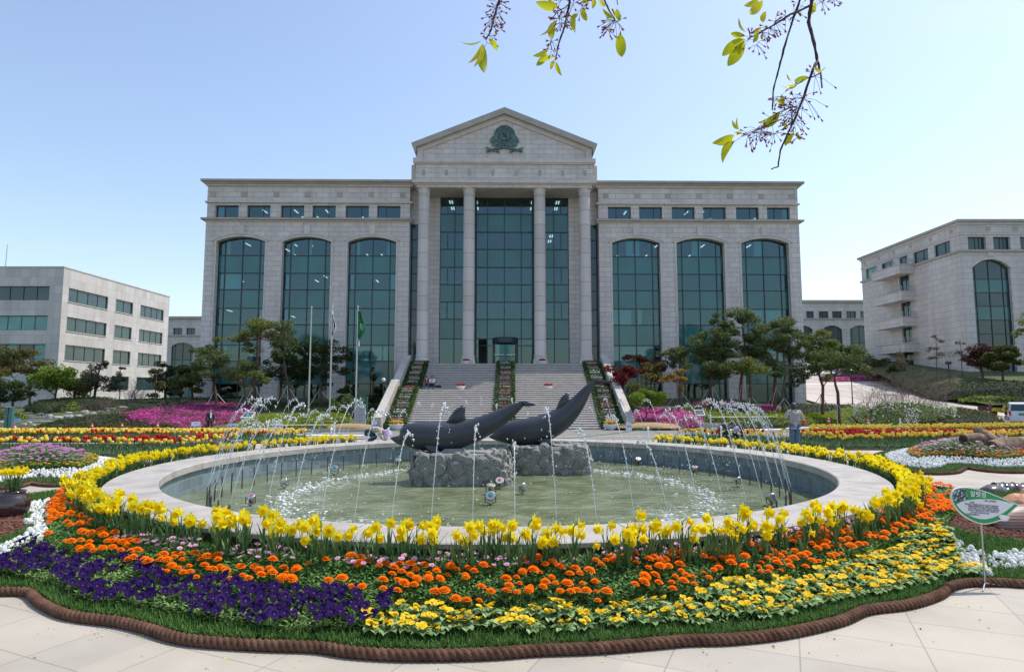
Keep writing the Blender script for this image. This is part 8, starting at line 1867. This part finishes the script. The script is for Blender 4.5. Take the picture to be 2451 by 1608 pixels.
def scooter(u,Y,mk,lab,rz):
 x=gy(u,990,Y)[0];z=H(x,Y)+.02;o=thing('motor_scooter',lab,'scooter',(x,Y,z),rz)
 for xx in(-.62,.62):
  mb=MB();mb.lathe([(.14,-.05),(.23,-.05),(.25,0),(.23,.05),(.14,.05)],n=18);mt=Matrix.Translation((xx,0,.25))@Matrix.Rotation(PI/2,4,'X');mb.v=[tuple(mt@Vector(v))for v in mb.v];w2=mb.build('wheel',M['tyre'],o,local=True);mb=MB();mb.lathe([(0,-.04),(.14,-.04),(.14,.04),(0,.04)],n=14);mb.v=[tuple(mt@Vector(v))for v in mb.v];mb.build('rim',M['metal'],w2,local=True)
 mb=MB();mb.prism([(-.85,.55),(-.75,.42),(-.35,.35),(.25,.27),(.42,.35),(.52,.85),(.45,.95),(.36,.88),(.25,.42),(.05,.40),(-.05,.70),(-.80,.74)],-.14,.14);q=mb.build('body',M[mk],o,local=True);q.modifiers.new('b','BEVEL').width=.03
 mb=MB();mb.prism([(-.82,.74),(-.03,.70),(-.02,.78),(-.4,.82),(-.82,.84)],-.12,.12);mb.build('seat',M['black'],o,local=True)
 mb=MB();mb.tube([(.62,0,.25),(.50,0,.75),(.42,0,1.0)],.03,6);mb.tube([(.38,-.32,1.02),(.42,0,.98),(.38,.32,1.02)],.018,6);mb.build('handlebar',M['black'],o,local=True)
 for s_ in(-1,1):mb=MB();mb.tube([(.40,s_*.25,1.0),(.44,s_*.32,1.25)],.008,4);mb.tbox(Matrix.Translation((.44,s_*.33,1.28)),.03,.13,.08);mb.build('mirror',M['black'],o,local=True)
scooter(2362,56.3,'scoot_red','maroon motor scooter with upright mirrors parked behind the hedge',.2);scooter(2396,55.6,'scoot_yellow','yellow and black motor scooter parked beside the white van',.15)
x0,z0=gy(2012,893,88);x1,_=gy(2110,893,88);o=thing('white_wall','long low white wall with openings beyond the car park','wall',(x0,88,H(x0,88)));mb=MB();mb.box(x0,x1,88,88.4,H(x0,88)-.2,z0+1.2);mb.build('wall_face',M['stone_white'],o);mb=MB();mb.box(x0-.1,x1+.1,87.9,88.5,z0+1.2,z0+1.35);mb.build('wall_coping',M['stone_plain'],o)
# ------------------------------------------------------------------ cherry branches hanging into the top of the view
M['cherry_leaf']=leafm('cherry_leaf',[(.34,.40,.01),(.48,.52,.015),(.60,.56,.05)],.5,.6);M['cherry_bark']=flat('cherry_bark',(.045,.025,.022),.8,.3,40,bump=.5,bscale=150);M['calyx']=leafm('cherry_calyx',[(.16,.02,.03),(.30,.04,.06),(.42,.09,.12)],.6,.3);M['stalk']=flat('flower_stalk',(.10,.07,.03),.7)
YC=2.5
def cbranch(label,k,org,stems,leaves,clusters,seed):
 r=random.Random(seed);Pt=lambda a,b,dy=0:Vector((gy(org[0]+a/k,org[1]+b/k,YC+dy)[0],YC+dy,gy(org[0]+a/k,org[1]+b/k,YC+dy)[1]))
 root=thing('cherry_branch',label,'branch',tuple(Pt(*stems[0][0][0])))
 mb=MB()
 for st,r0,r1 in stems:
  q=[Pt(a,b,.03*math.sin(i*2+seed))for i,(a,b)in enumerate(st)];n=len(q);Q=[]
  for i in range(n-1):
   for j in range(5):p=q[i].lerp(q[i+1],j/5);Q.append(p+Vector((r.uniform(-1,1),r.uniform(-1,1),r.uniform(-1,1)))*.0012)
  Q.append(q[-1]);m=len(Q);mb.tube(Q,[(r0+(r1-r0)*i/m)*r.uniform(.85,1.3)for i in range(m)],7)
 mb.build('twigs',M['cherry_bark'],root)
 lv=MB()
 for bx_,by_,tx,ty in leaves:
  dy=r.uniform(-.05,.05);a=Pt(bx_,by_,dy);b_=Pt(tx,ty,dy+r.uniform(-.02,.02));d=b_-a;L=d.length;W=L*r.uniform(.30,.42);rr_=r.uniform(-.9,.9);view=Vector((0,-1,0));s_=d.cross(view).normalized();nrm=s_.cross(d).normalized();s_=(s_*math.cos(rr_)+nrm*math.sin(rr_)).normalized();nn_=d.cross(s_).normalized();vs=[];N=7
  for i in range(N+1):
   t=i/N;w_=W*.5*(math.sin(PI*t**.8)**.75 if 0<t<1 else 0);c=a+d*t+nn_*(L*.10*math.sin(PI*t));vs+=[c-s_*w_+nn_*w_*.35,c,c+s_*w_+nn_*w_*.35]
  lv.add(vs,[(3*i+j,3*i+j+1,3*i+4+j,3*i+3+j)for i in range(N)for j in(0,1)],0,True)
 lv.build('leaves',M['cherry_leaf'],root,fix=False)
 sk=MB();cl=MB()
 for cx_,cy_,n,rad in clusters:
  c0=Pt(cx_,cy_)
  for _ in range(n):
   a=r.uniform(0,2*PI);L=rad/k/F*YC*r.uniform(.55,1.15);e=c0+Vector((math.cos(a)*L,r.uniform(-.02,.02),math.sin(a)*L*.8-L*.35));m_=c0.lerp(e,.5)+Vector((0,0,.1*L));sk.tube([c0,m_,e],.0009,4,cap=False);d=(e-m_).normalized();cl.tube([e,e+d*.009],[.0018,.0032],6)
   A=d.cross(Vector((0,1,0))).normalized();Bv=d.cross(A)
   for q in range(5):an=2*PI*q/5;o_=A*math.cos(an)+Bv*math.sin(an);s0=e+d*.009;w2=d.cross(o_)*.0024;cl.add([s0+w2,s0-w2,s0+o_*.0085+d*.005],[(0,1,2)])
 sk.build('flower_stalks',M['stalk'],root,fix=False);cl.build('calyxes',M['calyx'],root,fix=False)
cbranch('short drooping cherry twig with few leaves, leftmost at the top',4.667,(1050,0),[([(900,-700),(780,-300),(680,0),(650,80),(620,200),(590,330),(530,445)],.006,.0022)],[(480,455,235,465),(490,490,385,755),(478,500,320,712),(500,500,510,820),(555,435,655,575)],[(660,40,10,120),(640,110,10,120),(625,190,12,110),(610,240,8,120),(600,300,6,110),(560,400,5,90),(540,480,3,100),(700,10,4,130)],1)
cbranch('cherry twigs with leaves and red flower stalks above the pediment, right of the leftmost twig',4.667,(1050,0),[([(1560,-700),(1500,-250),(1465,0),(1440,150),(1410,290),(1340,490),(1305,675)],.007,.0026),([(1445,60),(1385,105),(1320,130),(1280,200)],.003,.0015),([(1700,-400),(1800,-120),(1850,0),(1900,110),(1970,225)],.005,.0022),([(1260,440),(1250,500),(1265,560)],.002,.0015),([(1780,-160),(1990,-20),(2000,60)],.003,.0012)],[(1330,80,1080,25),(1325,60,1210,-40),(1300,220,1120,402),(1295,240,1260,450),(1520,150,1528,372),(1600,90,1655,238),(1560,160,1480,235),(1220,560,1050,628),(1205,600,1090,738),(1275,630,1110,692),(1290,670,1250,782),(1310,690,1376,852),(1262,600,1315,645),(1590,25,1720,-20),(1722,-20,1718,102),(1790,-10,1862,82),(1960,205,1828,98),(1985,100,2030,245),(1930,262,1848,322),(2020,370,2048,642),(1940,90,2025,200)],[(1380,130,9,120),(1350,220,12,110),(1380,260,10,80),(1500,60,8,120),(1590,100,6,90),(1640,20,8,60),(1265,470,7,60),(1270,560,4,90),(1970,230,14,170),(1890,340,9,90),(1360,20,5,60),(2000,240,8,150)],2)
cbranch('longest cherry branch, forked and hanging at the upper right',3.7156,(1650,0),[([(1250,-700),(1150,-300),(1090,0),(1060,200),(1110,400),(1140,545),(1165,650),(1180,780)],.010,.003),([(1140,540),(1090,640),(1020,860),(950,1030),(870,1200),(810,1340),(790,1480),(730,1505)],.006,.0022),([(1150,-300),(1040,-100),(985,0),(930,150),(850,400),(800,600),(750,780),(738,980)],.0055,.003),([(1065,60),(900,130),(760,220),(640,290),(520,350)],.005,.002),([(1060,690),(960,750)],.0025,.002),([(950,950),(880,960),(820,1000)],.003,.0016),([(820,1060),(640,1140),(560,1170),(465,1212)],.0025,.0016),([(1165,650),(1110,680),(1060,695)],.003,.002)],[(620,-10,478,52),(655,5,535,132),(682,100,650,205),(512,290,440,158),(492,322,368,298),(500,350,288,500),(492,370,340,592),(642,240,538,302),(600,290,568,384),(650,300,656,362),(1180,640,1108,598),(1172,632,1212,590),(1062,690,930,722),(932,730,868,655),(962,742,812,762),(942,752,880,806),(830,925,768,888),(832,930,815,838),(812,990,598,1092),(795,1000,640,1142),(820,1090,880,1142),(930,1180,848,1300),(962,1170,986,1250),(442,1150,380,1068),(438,1140,428,1040),(472,1190,398,1182),(402,1200,200,1276),(392,1215,250,1292),(402,1250,294,1454),(1120,20,1090,132),(470,395,440,492),(800,1385,815,1375)],[(860,150,8,90),(760,200,12,100),(700,250,12,90),(640,290,8,110),(540,350,8,110),(600,400,6,120),(930,110,5,110),(1180,20,9,110),(1290,0,6,50),(1120,680,8,170),(1020,870,10,220),(930,880,12,110),(820,860,8,90),(900,960,14,150),(960,960,12,170),(930,1080,14,120),(840,1030,10,120),(730,1080,6,150),(600,1150,14,110),(520,1200,10,150),(640,1200,12,110),(760,1190,10,110),(920,1200,8,90),(960,1230,4,60),(1000,60,4,120),(760,900,4,60)],3)
r_=random.Random(77);pp_=[]
for _ in range(170):a=r_.uniform(0,2*PI);q=r_.uniform(RI+.08,RO-.05);pp_.append((PC[0]+q*math.cos(a),PC[1]+q*math.sin(a),.505))
for _ in range(120):i=r_.randrange(12,len(rope)-12);pp_.append((rope[i][0]+r_.gauss(0,.15),rope[i][1]-abs(r_.gauss(.14,.22))-.06,.006))
P_=np.array(pp_);cards('fallen_petals',P_,.022,[M['daf_petal'],M['straw']],None,9,.6,.93,mi=np.array([r_.random()<.5 for _ in pp_]).astype(int))['kind']='stuff'
